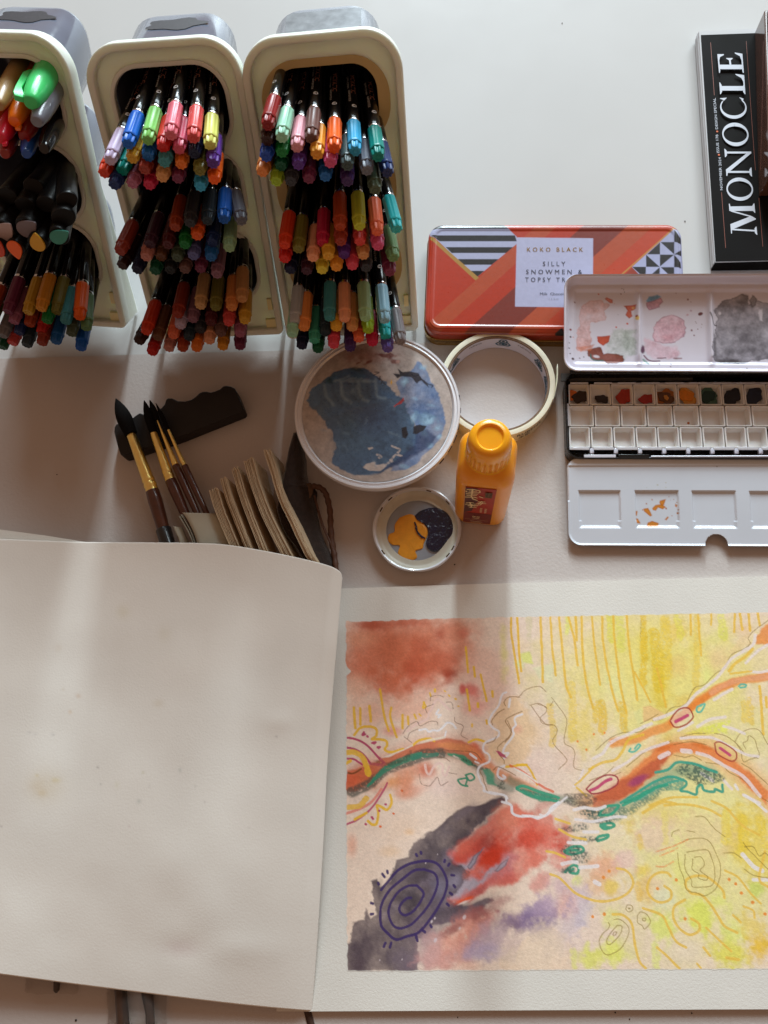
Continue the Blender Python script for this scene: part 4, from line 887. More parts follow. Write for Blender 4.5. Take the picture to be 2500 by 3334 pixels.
def hexm(a, z, s_=1.0):
    for da, dz in ((0, .0027), (-.045, -.0016), (.045, -.0016)):
        n = 6; o = [(.0030 * s_ * cos(2 * pi * k / n), .0024 * s_ * sin(2 * pi * k / n)) for k in range(n)]; i_ = [(x * .62, y * .6) for x, y in o]
        w = lambda p: TO + np.array([rr * cos(a + da * s_ + p[0] / rr), rr * sin(a + da * s_ + p[0] / rr), z + dz + p[1]])
        lg.add([w(q) for q in o] + [w(q) for q in i_], [(k, (k + 1) % n, n + (k + 1) % n, n + k) for k in range(n)])
        lg.add([w((x * .35, y * .35)) for x, y in o], [tuple(range(n))])
for a in (80, 146, 164, 4, -8, 28): hexm(radians(a), .0094, 1.35)
lg.build('emblem_print', M_teal, tp, smooth=False)
mb = MB(); wrapcyl(mb, 'rubens', radians(62), radians(44), .0108, .0029, rr); wrapcyl(mb, 'rubens', radians(122), radians(106), .0112, .0029, rr); mb.build('liner_lettering', M_bk, tp, smooth=False)

# ================================================================== clear tub with blue paint skin
HT_ = .0330; ct = at(1226, 1333, HT_); TBO = np.array([ct[0], ct[1], .0013]); RT = np.linalg.norm(at(957, 1333, HT_) - at(1495, 1333, HT_)) / 2; HTUB = HT_ - .0013
M_frost = mat('cloudy_clear_plastic', (236, 236, 242), .22, spec=.6, trans=.15, ior=1.3, mottle=(40, .05), coat=.4)
M_skin = mat('painted_lid_skin', (255, 255, 255), .30, spec=.5, attr=True, coat=.55, mottle=(160, .12), rvar=.12, bump=(90, .35, .0007))
tub = thing('plastic_tub', 'shallow round clear plastic tub lid crusted inside with blue paint, below the rightmost pens', 'plastic tub', TBO)
PTB = Plane((960, 1064, HT_ - .0017), (1492, 1064, HT_ - .0017), (960, 1598, HT_ - .0017)); PTB.O = np.array([TBO[0], TBO[1], HT_ - .0017])
def ct_(x, y): return (940 + x / 2.860, 1080 + y / 2.860)
rs = RT * .91
cv = Canvas(PTB, -rs - .002, rs + .002, -rs - .002, rs + .002, .0004, (176, 164, 158), 1.0)
BL = (62, 92, 128); BD = (44, 60, 88)
cv.blob(*ct_(880, 200), 120, 60, 0, (190, 160, 150), .5, .9)
cv.blob(*ct_(700, 230), 110, 40, 10, (150, 104, 92), .55, .9, .9, .5)
for x, y, rx, ry, an in ((980, 280, 26, 16, 20), (740, 290, 26, 9, -20), (660, 290, 20, 6, -30), (900, 230, 36, 9, 15), (960, 220, 26, 10, 30)): cv.blob(*ct_(x, y), rx, ry, an, (120, 56, 44), .75, .6, .9, .8)
cv.blob(*ct_(1015, 285), 10, 10, 0, (190, 150, 140), .9, .5)
cv.poly([ct_(*p) for p in ((1150, 360), (1200, 275), (1240, 300), (1300, 400), (1380, 560), (1440, 720), (1460, 850), (1420, 980), (1330, 1090), (1200, 1220), (1080, 1290), (950, 1310), (1000, 1180), (1180, 1050), (1210, 900), (1100, 750), (1040, 620), (1000, 480), (1060, 420))], (88, 122, 168), .95, 1.5, 4, var=.45)
cv.poly([ct_(*p) for p in ((170, 640), (220, 540), (300, 480), (420, 380), (540, 340), (700, 350), (820, 420), (900, 470), (960, 560), (1060, 640), (1110, 760), (1200, 900), (1215, 1000), (1190, 1120), (1060, 1215), (900, 1300), (760, 1345), (620, 1335), (480, 1280), (400, 1200), (440, 1060), (400, 930), (320, 830), (260, 730), (190, 690))], (70, 100, 130), .97, 1.8, 6)
cv.blob(*ct_(800, 800), 120, 90, 0, (60, 80, 110), .7, .9); cv.blob(*ct_(640, 1050), 110, 60, 0, (78, 106, 130), .6, .9); cv.blob(*ct_(560, 880), 60, 60, 0, (58, 86, 100), .5, .9)
cv.poly([ct_(*p) for p in ((170, 640), (220, 540), (330, 470), (560, 360), (760, 430), (880, 560), (1030, 620), (880, 640), (700, 700), (560, 720), (380, 800), (300, 690), (190, 690))], (70, 104, 140), .8, 3, 5)
for k in range(7): cv.stroke([ct_(330 + k * 80, 500 - k * 8), ct_(345 + k * 80, 600), ct_(420 + k * 80, 690 - k * 10)], 9, (140, 168, 188) if k % 2 == 0 else (48, 74, 102), .55, 3, 0, 5)
for k in range(5): cv.stroke([ct_(420 + k * 70, 470), ct_(560 + k * 60, 420 + k * 12)], 7, (140, 166, 184), .5, 3, 0, 4)
cv.blob(*ct_(370, 460), 26, 20, 0, (40, 62, 56), .6, .8); cv.blob(*ct_(630, 350), 34, 12, 10, (48, 66, 66), .7, .8)
for x, y, rx, ry, a in ((1080, 470, 26, 24, .9), (1300, 820, 36, 26, .85), (1380, 900, 26, 24, .8), (1160, 800, 14, 26, .7), (1260, 950, 24, 16, .7), (1160, 620, 26, 12, .5), (1400, 980, 16, 14, .7), (1330, 690, 20, 10, .4), (1250, 340, 18, 16, .6), (1060, 1250, 30, 12, .5), (1310, 1060, 20, 14, .5)): cv.blob(*ct_(x, y), rx, ry, 20, (160, 200, 226), a, .9, .9, .6)
for x, y, rx, ry in ((1230, 730, 34, 50), (1330, 620, 28, 30), (1210, 1040, 30, 50), (1340, 740, 24, 30)): cv.blob(*ct_(x, y), rx, ry, -20, (62, 92, 138), .5, .9, .8, .6)
cv.poly([ct_(*p) for p in ((1200, 890), (1300, 920), (1370, 990), (1260, 1110), (1180, 1150), (1080, 1220), (820, 1330), (1000, 1200), (1180, 1060))], (46, 62, 98), .75, 3, 4)
cv.poly([ct_(*p) for p in ((975, 395), (1030, 400), (1015, 350), (1060, 380), (1130, 370), (1200, 390), (1240, 450), (1290, 490), (1300, 520), (1230, 460), (1190, 490), (1140, 430), (1060, 420), (1010, 440))], (38, 36, 44), .95, 1, 2)
cv.stroke([ct_(1230, 440), ct_(1300, 490), ct_(1340, 500), ct_(1330, 520)], 4, (40, 38, 48), .9)
cv.poly([ct_(*p) for p in ((1050, 900), (1100, 885), (1115, 960), (1090, 1000), (1060, 990))], (34, 34, 40), .95, 1, 2); cv.poly([ct_(*p) for p in ((1170, 880), (1220, 860), (1280, 880), (1240, 930), (1190, 960), (1160, 950))], (36, 36, 44), .95, 1, 3)
cv.blob(*ct_(1130, 1090), 24, 26, 30, (40, 44, 60), .6, .8)
for q in ([(800, 380), (840, 385), (790, 410)], [(830, 440), (870, 460), (860, 490)], [(880, 480), (900, 500)], [(850, 420), (845, 450)]): cv.stroke([ct_(*p) for p in q], 4, (50, 48, 50), .8)
cv.poly([ct_(*p) for p in ((945, 480), (960, 448), (968, 480), (955, 502))], (220, 170, 60), .95, .8, 1); cv.poly([ct_(*p) for p in ((980, 700), (1030, 660), (1070, 620), (1075, 650), (1050, 680), (1010, 690), (985, 712))], (180, 54, 50), .95, .8, 1.5)
cv.poly([ct_(*p) for p in ((690, 1270), (730, 1235), (800, 1210), (820, 1240), (890, 1230), (910, 1255), (850, 1295), (760, 1300))], (200, 188, 182), .95, 1, 3); cv.poly([ct_(*p) for p in ((735, 1085), (780, 1078), (790, 1090), (745, 1105))], (204, 192, 186), .95, .8, 1)
for q in ([(960, 1070), (1030, 1100), (1020, 1130)], [(950, 1200), (1000, 1150), (1050, 1160)], [(820, 1150), (860, 1170), (840, 1180)], [(910, 1240), (960, 1210)]): cv.stroke([ct_(*p) for p in q], 7, (200, 188, 184), .85, 2, .35)
rs_ = random.Random(4)
for k in range(70):
    x, y = rs_.uniform(300, 1150), rs_.uniform(480, 1250); l_ = rs_.uniform(40, 120); an = radians(rs_.choice((20, 40, 60, 110)) + rs_.uniform(-12, 12))
    if (x - 700) ** 2 / 420 ** 2 + (y - 850) ** 2 / 400 ** 2 > 1: continue
    cv.stroke([ct_(x, y), ct_(x + l_ * .5 * cos(an) + 10, y + l_ * .5 * sin(an)), ct_(x + l_ * cos(an), y + l_ * sin(an))], rs_.uniform(3, 9), rs_.choice(((104, 134, 158), (44, 62, 84), (128, 154, 172), (38, 56, 70))), rs_.uniform(.15, .4), 3, .3, 4)
cv.mottle(.5, 1); cv.mottle(.3, 2)
# a disc grid laid from rings
NR, NA = 130, 400; rr_ = np.linspace(0.0002, rs, NR)[:, None]; aa = np.linspace(0, 2 * pi, NA)[None, :]
X, Y = rr_ * np.cos(aa), rr_ * np.sin(aa)
dsk = grid_obj('painted_skin', PTB.grid(X, Y, .0012 * (1 - (rr_ / rs) ** 2) + 0 * X), M_skin, tub, canvas_sample(cv, X, Y))
pr = [(0, RT * .70), (0, RT * .73), (.003, RT * .75), (HTUB - .0120, RT * .835), (HTUB - .0115, RT * .93), (HTUB - .0090, RT * .94), (HTUB - .0088, RT * .965), (HTUB - .0075, RT * .975), (HTUB - .0070, RT * 1.0), (HTUB - .0012, RT * 1.006), (HTUB, RT * .997), (HTUB, RT * .975), (HTUB - .0010, RT * .966), (HTUB - .0008, RT * .945), (HTUB - .0004, RT * .935), (HTUB - .0018, RT * .915), (HTUB - .0030, RT * .905), (HTUB - .0042, RT * .9), (HTUB - .0042, RT * .86)]
MB().lathe(pr, TBO, 128, cap0=True, cap1=False).build('tub_rim', M_frost, tub)
mb = MB()
for a, dz, da in ((7, 0, .02), (8.5, .001, .012), (-14, -.001, .03), (-22, -.003, .05), (-30, -.003, .04), (-40, -.004, .04), (-1, -.002, .03)):
    a = radians(a); mb.tube([TBO + np.array([(RT * 1.004) * cos(a + t), (RT * 1.004) * sin(a + t), HTUB - .002 + dz]) for t in np.linspace(-da, da, 5)], .0006, 6)
mb.build('paint_smear', mat('dark_smear', (60, 52, 60), .6), tub)

# ================================================================== jar lid used as a palette
cl = at(1356.5, 1722, .0085); LO = np.array([cl[0], cl[1], .0013]); RL = .0332
M_lidm = mat('pale_lid_enamel', (210, 211, 216), .3, spec=.5, coat=.3, mottle=(60, .08), rvar=.08)
M_lidg = mat('grey_lid_lining', (150, 156, 166), .45, mottle=(120, .06)); M_lidr = mat('cream_sealing_ring', (200, 197, 182), .4, mottle=(90, .12))
jl = thing('jar_lid', 'upturned white jar lid with yellow and dark blue paint puddles, left of the orange bottle', 'jar lid', LO)
MB().lathe([(0, RL * .90), (.0005, RL * .95), (.006, RL * .985), (.0072, RL), (.0082, RL * .995), (.0086, RL * .965), (.0080, RL * .93), (.0060, RL * .915)], LO, 96, lobes=6, amp=[0, 0, .0002, .0002, .0002, .0001, 0, 0], cap0=True, cap1=False).build('lid_wall', M_lidm, jl)
MB().lathe([(.0062, RL * .92), (.0044, RL * .885), (.0032, RL * .80), (.0036, RL * .735), (.0032, RL * .70)], LO, 96, cap0=False, cap1=False).build('sealing_ring', M_lidr, jl)
MB().lathe([(.0034, RL * .71), (.0022, RL * .695), (.0020, RL * .3), (.0020, .0002)], LO, 72, cap0=False, cap1=True).build('lining', M_lidg, jl)
def puddle(name, pts, z, h, m, parent, n1=.9):
    P = [at(*c8(*p), z) for p in pts]; P = list(smooth_line(np.array(P + P[:1]), 4))[:-1]; c = sum(P) / len(P)
    rg = lambda s_, dz: [np.array([c[0] + (p[0] - c[0]) * s_, c[1] + (p[1] - c[1]) * s_, z + dz]) for p in P]
    return MB().loft([rg(1, 0), rg(1, h * .5), rg(.96, h * .95), rg(.85, h), rg(.5, h * .8), rg(.2, h * .7)], True, True).build(name, m, parent)
M_py = mat('yellow_gouache', (226, 150, 36), .42, mottle=(250, .12), bump=(500, .2, .0003)); M_pb = mat('dark_blue_gouache', (18, 24, 54), .2, spec=.6, mottle=(160, .5), bump=(260, .9, .0016), coat=.3)
puddle('yellow_paint', [(700, 1110), (760, 1090), (800, 1110), (830, 1140), (856, 1170), (858, 1210), (838, 1255), (830, 1285), (790, 1300), (800, 1335), (760, 1357), (710, 1345), (690, 1310), (700, 1270), (660, 1265), (634, 1240), (640, 1205), (670, 1190), (672, 1150)], .0034, .0009, M_py, jl)
puddle('blue_paint', [(786, 1100), (820, 1072), (880, 1055), (940, 1062), (985, 1100), (1006, 1150), (1002, 1200), (970, 1250), (930, 1290), (900, 1305), (865, 1290), (850, 1255), (862, 1215), (860, 1175), (835, 1140), (800, 1125)], .0036, .0014, M_pb, jl)
mb = MB()
for q in ([(785, 1135), (795, 1160), (800, 1190), (825, 1215), (845, 1228)], [(790, 1165), (805, 1200), (830, 1225)]): mb.tube([at(*c8(*p), .0046) for p in q], .0006, 6)
mb.build('blue_streak', M_pb, jl)
mb = MB()
for a in (40, 130, 150, 215, 318, 330, 72):
    t = radians(a); mb.tube([LO + np.array([RL * .93 * cos(t + d_), RL * .93 * sin(t + d_), .0082]) for d_ in np.linspace(-.06, .06, 4)], .0005, 6)
mb.build('rust_chip', mat('rusty_chip', (84, 64, 44), .8, mottle=(900, .4)), jl)

# ================================================================== orange ink bottle
bb = at(1566, 1632, .0013); BO = np.array([bb[0], bb[1], .0013]); ra = radians(-7.5)
bx, by = np.array([cos(ra), sin(ra), 0]), np.array([-sin(ra), cos(ra), 0]); BH = .140
M_or = mat('orange_ink_plastic', (244, 158, 22), .30, spec=.5, sss=.5, mottle=(30, .06), bump=(250, .05, .0004), rvar=.05)
M_or2 = mat('orange_cap_plastic', (248, 170, 30), .24, spec=.55, sss=.45, mottle=(50, .05), rvar=.05)
bo = thing('ink_bottle', 'square bright orange ink bottle with screw cap and red label', 'bottle', BO)
W2 = .0380
rb = lambda w, r, z, l=None: [BO + bx * x + by * y + np.array([0, 0, z]) for x, y in rrect(w, l or w, r, 8)]
MB().loft([rb(W2 * .84, .008, 0), rb(W2 * .95, .0085, .0012), rb(W2 * .99, .009, .004), rb(W2, .0095, .010), rb(W2, .0095, .092), rb(W2 * .985, .010, .0965), rb(W2 * .93, .0115, .1010), rb(W2 * .86, .012, .1040), rb(W2 * .76, .0125, .1065), rb(W2 * .70, .0128, .1080)], True, True).build('body', M_or, bo)
CR = .0138; n = 96; R = []
for z, r, g in ((z_ + .0135, r_, g_) for z_, r_, g_ in ((.0942, 1.0, 0), (.0945, 1.07, 0), (.0952, 1.08, 0), (.0962, 1.02, 0), (.0968, 1.0, 1), (.1095, .985, 1), (.1105, .99, 0), (.1140, .985, 0), (.1185, .95, 0), (.1215, .88, 0), (.1228, .76, 0), (.1232, .62, 0), (.1226, .565, 0), (.1218, .53, 0), (.1217, .2, 0))):
    R.append([BO + bx * (CR * r + (.0005 if (i % 4) < 2 else -.0006) * g) * cos(2 * pi * i / n) + by * (CR * r + (.0005 if (i % 4) < 2 else -.0006) * g) * sin(2 * pi * i / n) + np.array([0, 0, z]) for i in range(n)])
MB().loft(R).build('screw_cap', M_or2, bo)
# label on the front face; u across, v up, in millimetres from the label's lower left corner
LW, LH = .0200, .0500; lu0, lv0 = -.0118, .0080; yf = -W2 / 2 - .00035
def lp(u, v, o=0.0): return BO + bx * (lu0 + u) + by * (yf - o) + np.array([0, 0, lv0 + v * 1.72])
M_lab = mat('label_red', (176, 46, 24), .4, mottle=(60, .25)); M_lab2 = mat('label_dark_red', (118, 34, 30), .4, mottle=(80, .2)); M_lab3 = mat('label_shadow_brown', (92, 40, 36), .45, mottle=(70, .3)); M_labp = mat('label_cream_print', (236, 208, 158), .5)
lb = MB().box(lp(LW / 2, LH / 2, -.0001), LW, .0003, LH * 1.72, bx, by).build('label', M_lab, bo)
def q4(mb, u0, u1, v0, v1, o): mb.add([lp(u0, v0, o), lp(u1, v0, o), lp(u1, v1, o), lp(u0, v1, o)], [(0, 1, 2, 3)]); return mb
q4(MB(), 0, LW, 0, .0155, .00025).build('label_band', M_lab2, lb, smooth=False)
mb = MB(); mb.add([lp(0, .0155, .00027), lp(.0055, .0185, .00027), lp(.0070, .026, .00027), lp(.009, .034, .00027), lp(.0035, .0385, .00027), lp(.005, .046, .00027), lp(.0085, .0495, .00027), lp(0, .0495, .00027)], [tuple(range(8))]); mb.build('label_shading', M_lab3, lb, smooth=False)
mb = MB(); zz = [.0004]
def st(pts, w):
    zz[0] += .000015
    P = [np.array([p[0] / 1000, p[1] / 1000]) for p in pts]
    for i in range(len(P) - 1):
        d_ = P[i + 1] - P[i]; d_ /= np.linalg.norm(d_) + 1e-9; nn = np.array([-d_[1], d_[0]]) * w / 2000; e = d_ * w / 4000
        w0 = 1.0; w1 = .75
        zz[0] += .000004
        mb.add([lp(*(P[i] - e + nn * w0), zz[0]), lp(*(P[i] - e - nn * w0), zz[0]), lp(*(P[i + 1] + e - nn * w1), zz[0]), lp(*(P[i + 1] + e + nn * w1), zz[0])], [(0, 1, 2, 3)])
# brush written characters, vertical
for q, w in (([(1.0, 47.5), (4.5, 48.6), (9.2, 47.6), (9.6, 45.8), (8.6, 44.6)], .9), ([(2.6, 46.2), (7.4, 46.4)], .7), ([(2.2, 44.4), (8.2, 44.8)], .8), ([(4.6, 48.0), (4.4, 40.6)], 1.1), ([(.8, 42.4), (8.2, 43.0)], .9), ([(1.2, 40.4), (7.6, 41.2)], .9), ([(.4, 37.8), (6.4, 38.8), (8.2, 38.0)], 1.0), ([(4.2, 39.8), (5.4, 36.4), (8.4, 34.8)], 1.0), ([(9.6, 40.2), (12.0, 39.2)], .9), ([(.4, 46.0), (1.2, 44.6)], .9),
             ([(1.2, 30.0), (3.4, 31.2), (6.2, 31.0)], .8), ([(.6, 28.0), (3.0, 28.6), (4.2, 27.8)], .8), ([(3.6, 31.0), (4.6, 28.4), (7.0, 26.8)], .9), ([(2.6, 26.6), (5.0, 27.4), (9.2, 27.6)], .9), ([(5.2, 28.8), (4.6, 24.2)], .9), ([(3.4, 24.6), (8.4, 25.4)], .8), ([(6.4, 29.4), (8.6, 30.4)], .7),
             ([(9.2, 33.4), (13.8, 34.2)], .8), ([(11.6, 34.6), (9.6, 30.4)], .7), ([(9.0, 31.4), (14.6, 32.0)], .7), ([(12.2, 33.0), (11.0, 29.6), (9.2, 29.2)], .7)): st(q, w * 1.15)
for u in (11.2, 14.4):
    for v in (24.6, 22.8, 21.2, 19.6): st([(u, v), (u + 1.4, v + .2)], .5); st([(u + .2, v - .7), (u + 1.2, v - .6)], .3)
for u in (6.6, 7.8, 9.6, 10.8): st([(u, 12.2), (u + .8, 12.4)], .7); st([(u, 11.4), (u + .7, 11.4)], .4)
for k in range(8): st([(6.8 + k * .6, 10.0), (7.1 + k * .6, 10.0)], .6)
for k in range(17): st([(1.2 + k, 8.2), (1.8 + k, 8.2)], .28)
for k in range(9): st([(5.4 + k, 5.8), (6.1 + k, 5.8)], .55)
for k in range(7): st([(6.4 + k, 4.4), (7.0 + k, 4.4)], .35)
mb.build('label_lettering', M_labp, lb, smooth=False)
mb = MB(); q4(mb, .0132, .0178, .0395, .0462, .0006); mb.build('seal_stamp', mat('label_olive_seal', (120, 88, 40), .5, mottle=(700, .5)), lb, smooth=False)
mb = MB(); zz[0] = .0008
for q in ([(13.8, 45.4), (15.6, 45.2)], [(13.8, 43.8), (15.6, 43.6)], [(14.6, 45.8), (14.4, 42)], [(13.9, 42.0), (15.6, 41.6)], [(14.0, 40.6), (15.6, 40.4)], [(16.4, 45.2), (16.4, 40.4)], [(17.2, 45.6), (17.2, 40.2)]): st(q, .35)
mb.build('seal_lettering', mat('label_dark_ink', (58, 30, 24), .6), lb, smooth=False)

# ================================================================== black brush rest
def cb(x, y): return (300 + x / 1.9518, 1150 + y / 1.9518)
M_rest = mat('matt_black_rest', (36, 32, 31), .5, spec=.35, mottle=(60, .2), rvar=.08, bump=(300, .08, .0003))
OUT = [(140, 470), (150, 450), (172, 444), (258, 408), (280, 392), (300, 378), (318, 384), (345, 395), (412, 365), (440, 345), (458, 325), (468, 292), (482, 284), (505, 284), (545, 302), (590, 304), (628, 294), (655, 276), (680, 252), (700, 243), (726, 242), (752, 247), (780, 240), (812, 226), (832, 208), (850, 204), (880, 209), (905, 222), (922, 250), (945, 310), (962, 358), (950, 372), (560, 528), (235, 640), (195, 651), (178, 642), (160, 590), (138, 500)]
top = [at(*cb(*p), .0150) for p in OUT]; cnt = sum(top) / len(top)
rg = lambda z, g=1.0: [np.array([cnt[0] + (p[0] - cnt[0]) * g, cnt[1] + (p[1] - cnt[1]) * g, z]) for p in top]
br = thing('brush_rest', 'black wavy edged plastic brush rest under the brush tips', 'brush rest', np.array([cnt[0], cnt[1], .0013]))
MB().prism(list(reversed(rg(.0014))), list(reversed(rg(.0150)))).build('rest_body', M_rest, br, bevel=.0009)
# ================================================================== paint brushes
M_bris = mat('black_bristle', (19, 16, 15), .9, spec=.1, mottle=(900, .4), bump=(1800, .6, .0003)); M_ferr = mat('gold_ferrule', (255, 226, 140), .32, metal=1.0, mottle=(200, .1), rvar=.06)
M_wood = mat('dark_red_wood_handle', (84, 44, 30), .3, spec=.5, coat=.4, mottle=(160, .35), rvar=.06); M_wblk = mat('black_handle_paint', (32, 30, 30), .3, coat=.3)
def brush(label, tip, f0, f1, h1, rb0, rf0, rf1, rh, z, blk=None):
    P = lambda q, zz_: at(*cb(*q), zz_)
    A, B, C_, D_ = P(tip, z[0]), P(f0, z[1]), P(f1, z[2]), P(h1, z[3])
    o = thing('paint_brush', label, 'paint brush', D_, 'brushes leaning on the black rest')
    ts = np.linspace(0, 1, 9); MB().tube([A + (B - A) * t for t in ts], [max(.0003, rb0 * (sin(pi * min(t, .62) / 1.24) ** .8) * (1.0 if t < .62 else 1 - (t - .62) * .55)) for t in ts], 14).build('bristles', M_bris, o)
    prof = [(0, .98), (.02, 1), (.70, 1), (.74, 1.0), (.765, .95), (.79, 1.04), (.83, 1.05), (.855, .95), (.88, 1.04), (.92, 1.05), (.94, .98), (1.0, 1.0)]
    MB().tube([B + (C_ - B) * t for t, _ in prof], [(rf0 + (rf1 - rf0) * t) * k for t, k in prof], 24).build('ferrule', M_ferr, o)
    hs = [(0, .96), (.02, 1.02), (.25, 1.08), (.55, 1.02), (1.0, .9), (1.7, .7), (2.6, .5)]
    MB().tube([C_ + (D_ - C_) * t + np.array([0, 0, 0]) for t, _ in hs], [rh * k for _, k in hs], 20).build('handle', M_wood, o)
    if blk:
        MB().tube([C_ + (D_ - C_) * t for t in (blk, blk + .03, blk + .8)], [rh * 1.0, rh * 1.16, rh * 1.05], 20).build('grip', M_wblk, o)
    return o
brush('fattest brush with wide gold ferrule, leftmost on the rest', (150, 288), (247, 516), (382, 872), (462, 1150), .0062, .0036, .0050, .0051, (.026, .0225, .0180, .0150), blk=.86)
brush('medium brush with gold ferrule between the fattest and the needle thin brush', (330, 300), (389, 506), (497, 806), (590, 1020), .0038, .0027, .0040, .0042, (.0255, .0225, .0190, .0170))
brush('brush with needle thin tapering gold ferrule', (366, 298), (413, 425), (530, 712), (660, 1000), .0026, .0006, .0025, .0030, (.0255, .0240, .0190, .0170))
brush('thinnest brush at right of the four, slim gold ferrule', (404, 318), (484, 486), (586, 714), (720, 1000), .0018, .0011, .0019, .0025, (.0255, .0225, .0190, .0170))

# ================================================================== handmade notebook with leather cover
M_leaf = mat('tan_page_paper', (205, 182, 150), .8, mottle=(120, .12), bump=(700, .3, .0003)); M_leaf2 = mat('grey_green_paper', (186, 184, 168), .8, mottle=(80, .08), bump=(300, .1, .0003))
M_cov = mat('dark_brown_suede', (48, 36, 31), .85, spec=.2, mottle=(260, .4), bump=(900, .6, .0006), sheen=.3); M_cord = mat('brown_leather_cord', (84, 52, 36), .6, mottle=(400, .3), bump=(900, .4, .0004))
nb = thing('notebook', 'small dark suede notebook standing open with fanned tan page bundles', 'notebook', at(*cb(1100, 1100), .0013))
SECT = [([(742, 872), (776, 990), (820, 1100), (872, 1225), (900, 1300)], 58, .031, 7), ([(812, 800), (850, 930), (900, 1060), (965, 1225), (1000, 1310)], 46, .032, 6), ([(886, 735), (925, 880), (985, 1050), (1060, 1240), (1095, 1320)], 46, .033, 6), ([(962, 680), (1005, 840), (1080, 1040), (1180, 1240), (1235, 1345)], 62, .034, 8), ([(1088, 625), (1130, 750), (1180, 920), (1255, 1080), (1345, 1270), (1392, 1340)], 44, .035, 7)]
for pts, wd, zt_, nl in SECT:
    pts = smooth_line(np.array(pts, float), 5); mb = MB()
    for j in range(nl):
        off = wd * j / nl; top_j = zt_ - random.uniform(0, .0016); start = random.uniform(-14, 10)
        ln_ = len(pts); R = []
        for i, p in enumerate(pts):
            q = np.array([p[0] + off + random.uniform(-1.0, 1.0), p[1] + (start if i == 0 else 0) - off * .25]); t_ = i / (ln_ - 1)
            zt2 = top_j - .0060 * t_ ** 3
            a = at(*cb(*q), zt2); b = np.array([a[0] + .0035, a[1] - .0008, .0020]); th_ = np.array([.00050, .0001, 0])
            R.append([a, a + th_, b + th_, b])
        mb.loft(R, True, True)
    mb.build('page_section', M_leaf, nb, smooth=False)
CV = [(963, 1408, .030), (946, 1478, .030), (931, 1545, .029), (917, 1600, .028), (908, 1650, .026), (925, 1720, .023), (975, 1790, .021), (1015, 1850, .020), (1075, 1890, .012), (1090, 1850, .009), (1078, 1805, .008), (1050, 1745, .007), (1034, 1680, .007), (1031, 1610, .008), (1022, 1588, .009), (1003, 1560, .010), (998, 1500, .013), (985, 1440, .02), (975, 1412, .026)]
cp = []
for i, (x, y, z) in enumerate(CV):
    cp.append(at(x + random.uniform(-1.5, 1.5), y, z))
cp = [np.asarray(q) for q in smooth_line(np.array(cp + cp[:1]), 4)[:-1]]; m_ = len(cp)
cp = [q + np.array([random.uniform(-.0004, .0004), random.uniform(-.0003, .0003), 0]) for q in cp]
bm = bmesh.new(); vs = [bm.verts.new(q) for q in cp]; fc = bm.faces.new(vs); bmesh.ops.triangulate(bm, faces=[fc]); bmesh.ops.subdivide_edges(bm, edges=[e for e in bm.edges if len(e.link_faces) == 2], cuts=2)
mb = MB(); mb.v = [tuple(v.co) for v in bm.verts]; bm.verts.index_update(); mb.f = [tuple(v.index for v in f.verts) for f in bm.faces]; bm.free()
co = mb.build('leather_cover', M_cov, nb); so = co.modifiers.new('hide', 'SOLIDIFY'); so.thickness = .0026; so.offset = -1
k8 = [c8(*p) for p in ((205, 930), (245, 938), (275, 965), (292, 1010), (305, 1080), (308, 1160), (318, 1260), (330, 1330), (338, 1400), (345, 1460))]
zs = [.0125, .0135, .0135, .012, .0105, .0095, .009, .009, .010, .010]
ck = smooth_line(np.array([at(*p, z) for p, z in zip(k8, zs)]), 5); MB().tube(ck, [.0022 + .0003 * sin(i * 1.7) for i in range(len(ck))], 10).build('leather_strap', M_cord, nb)
k8 = [c8(*p) for p in ((215, 985), (235, 1060), (262, 1150), (290, 1215), (312, 1265), (322, 1300))]
ck = smooth_line(np.array([at(*p, .0105) for p in k8]), 4); MB().tube(ck, .0009, 8).build('edge_stitching', M_cord, nb)
pp = [at(*c8(*p), .0125) for p in ((165, 915), (190, 908), (208, 925), (206, 965), (190, 1000), (170, 985), (160, 945))]
MB().prism([q + np.array([0, 0, -.003]) for q in reversed(pp)], list(reversed(pp))).build('worn_patch', mat('worn_tan_hide', (92, 66, 46), .8, mottle=(300, .4)), nb, bevel=.0006)
# thin grey green leaves curling at the front of the notebook
for (pts, dxs, zt_) in (([(572, 1012), (606, 1060), (640, 1130), (664, 1200), (680, 1290)], 215, .0265), ([(562, 1024), (592, 1070), (628, 1140), (652, 1210), (668, 1290)], 12, .0255), ([(553, 1040), (580, 1085), (615, 1150), (640, 1215), (652, 1290)], 10, .0245), ([(515, 1100), (530, 1140), (548, 1180), (560, 1230)], 60, .0215)):
    P_ = smooth_line(np.array(pts, float), 5); R = []
    for i, p in enumerate(P_):
        row = [at(*cb(p[0] + dxs * s_, p[1] + (6 if dxs > 50 else 0) * s_), zt_ - .004 * s_ * s_ - .003 * (i / len(P_)) ** 2) for s_ in np.linspace(0, 1, 8)]; R.append(row)
    mb = MB().loft(R, False, False, closed=False); lf = mb.build('loose_leaf', M_leaf2, nb); so = lf.modifiers.new('sheet', 'SOLIDIFY'); so.thickness = .0004; so.offset = -1
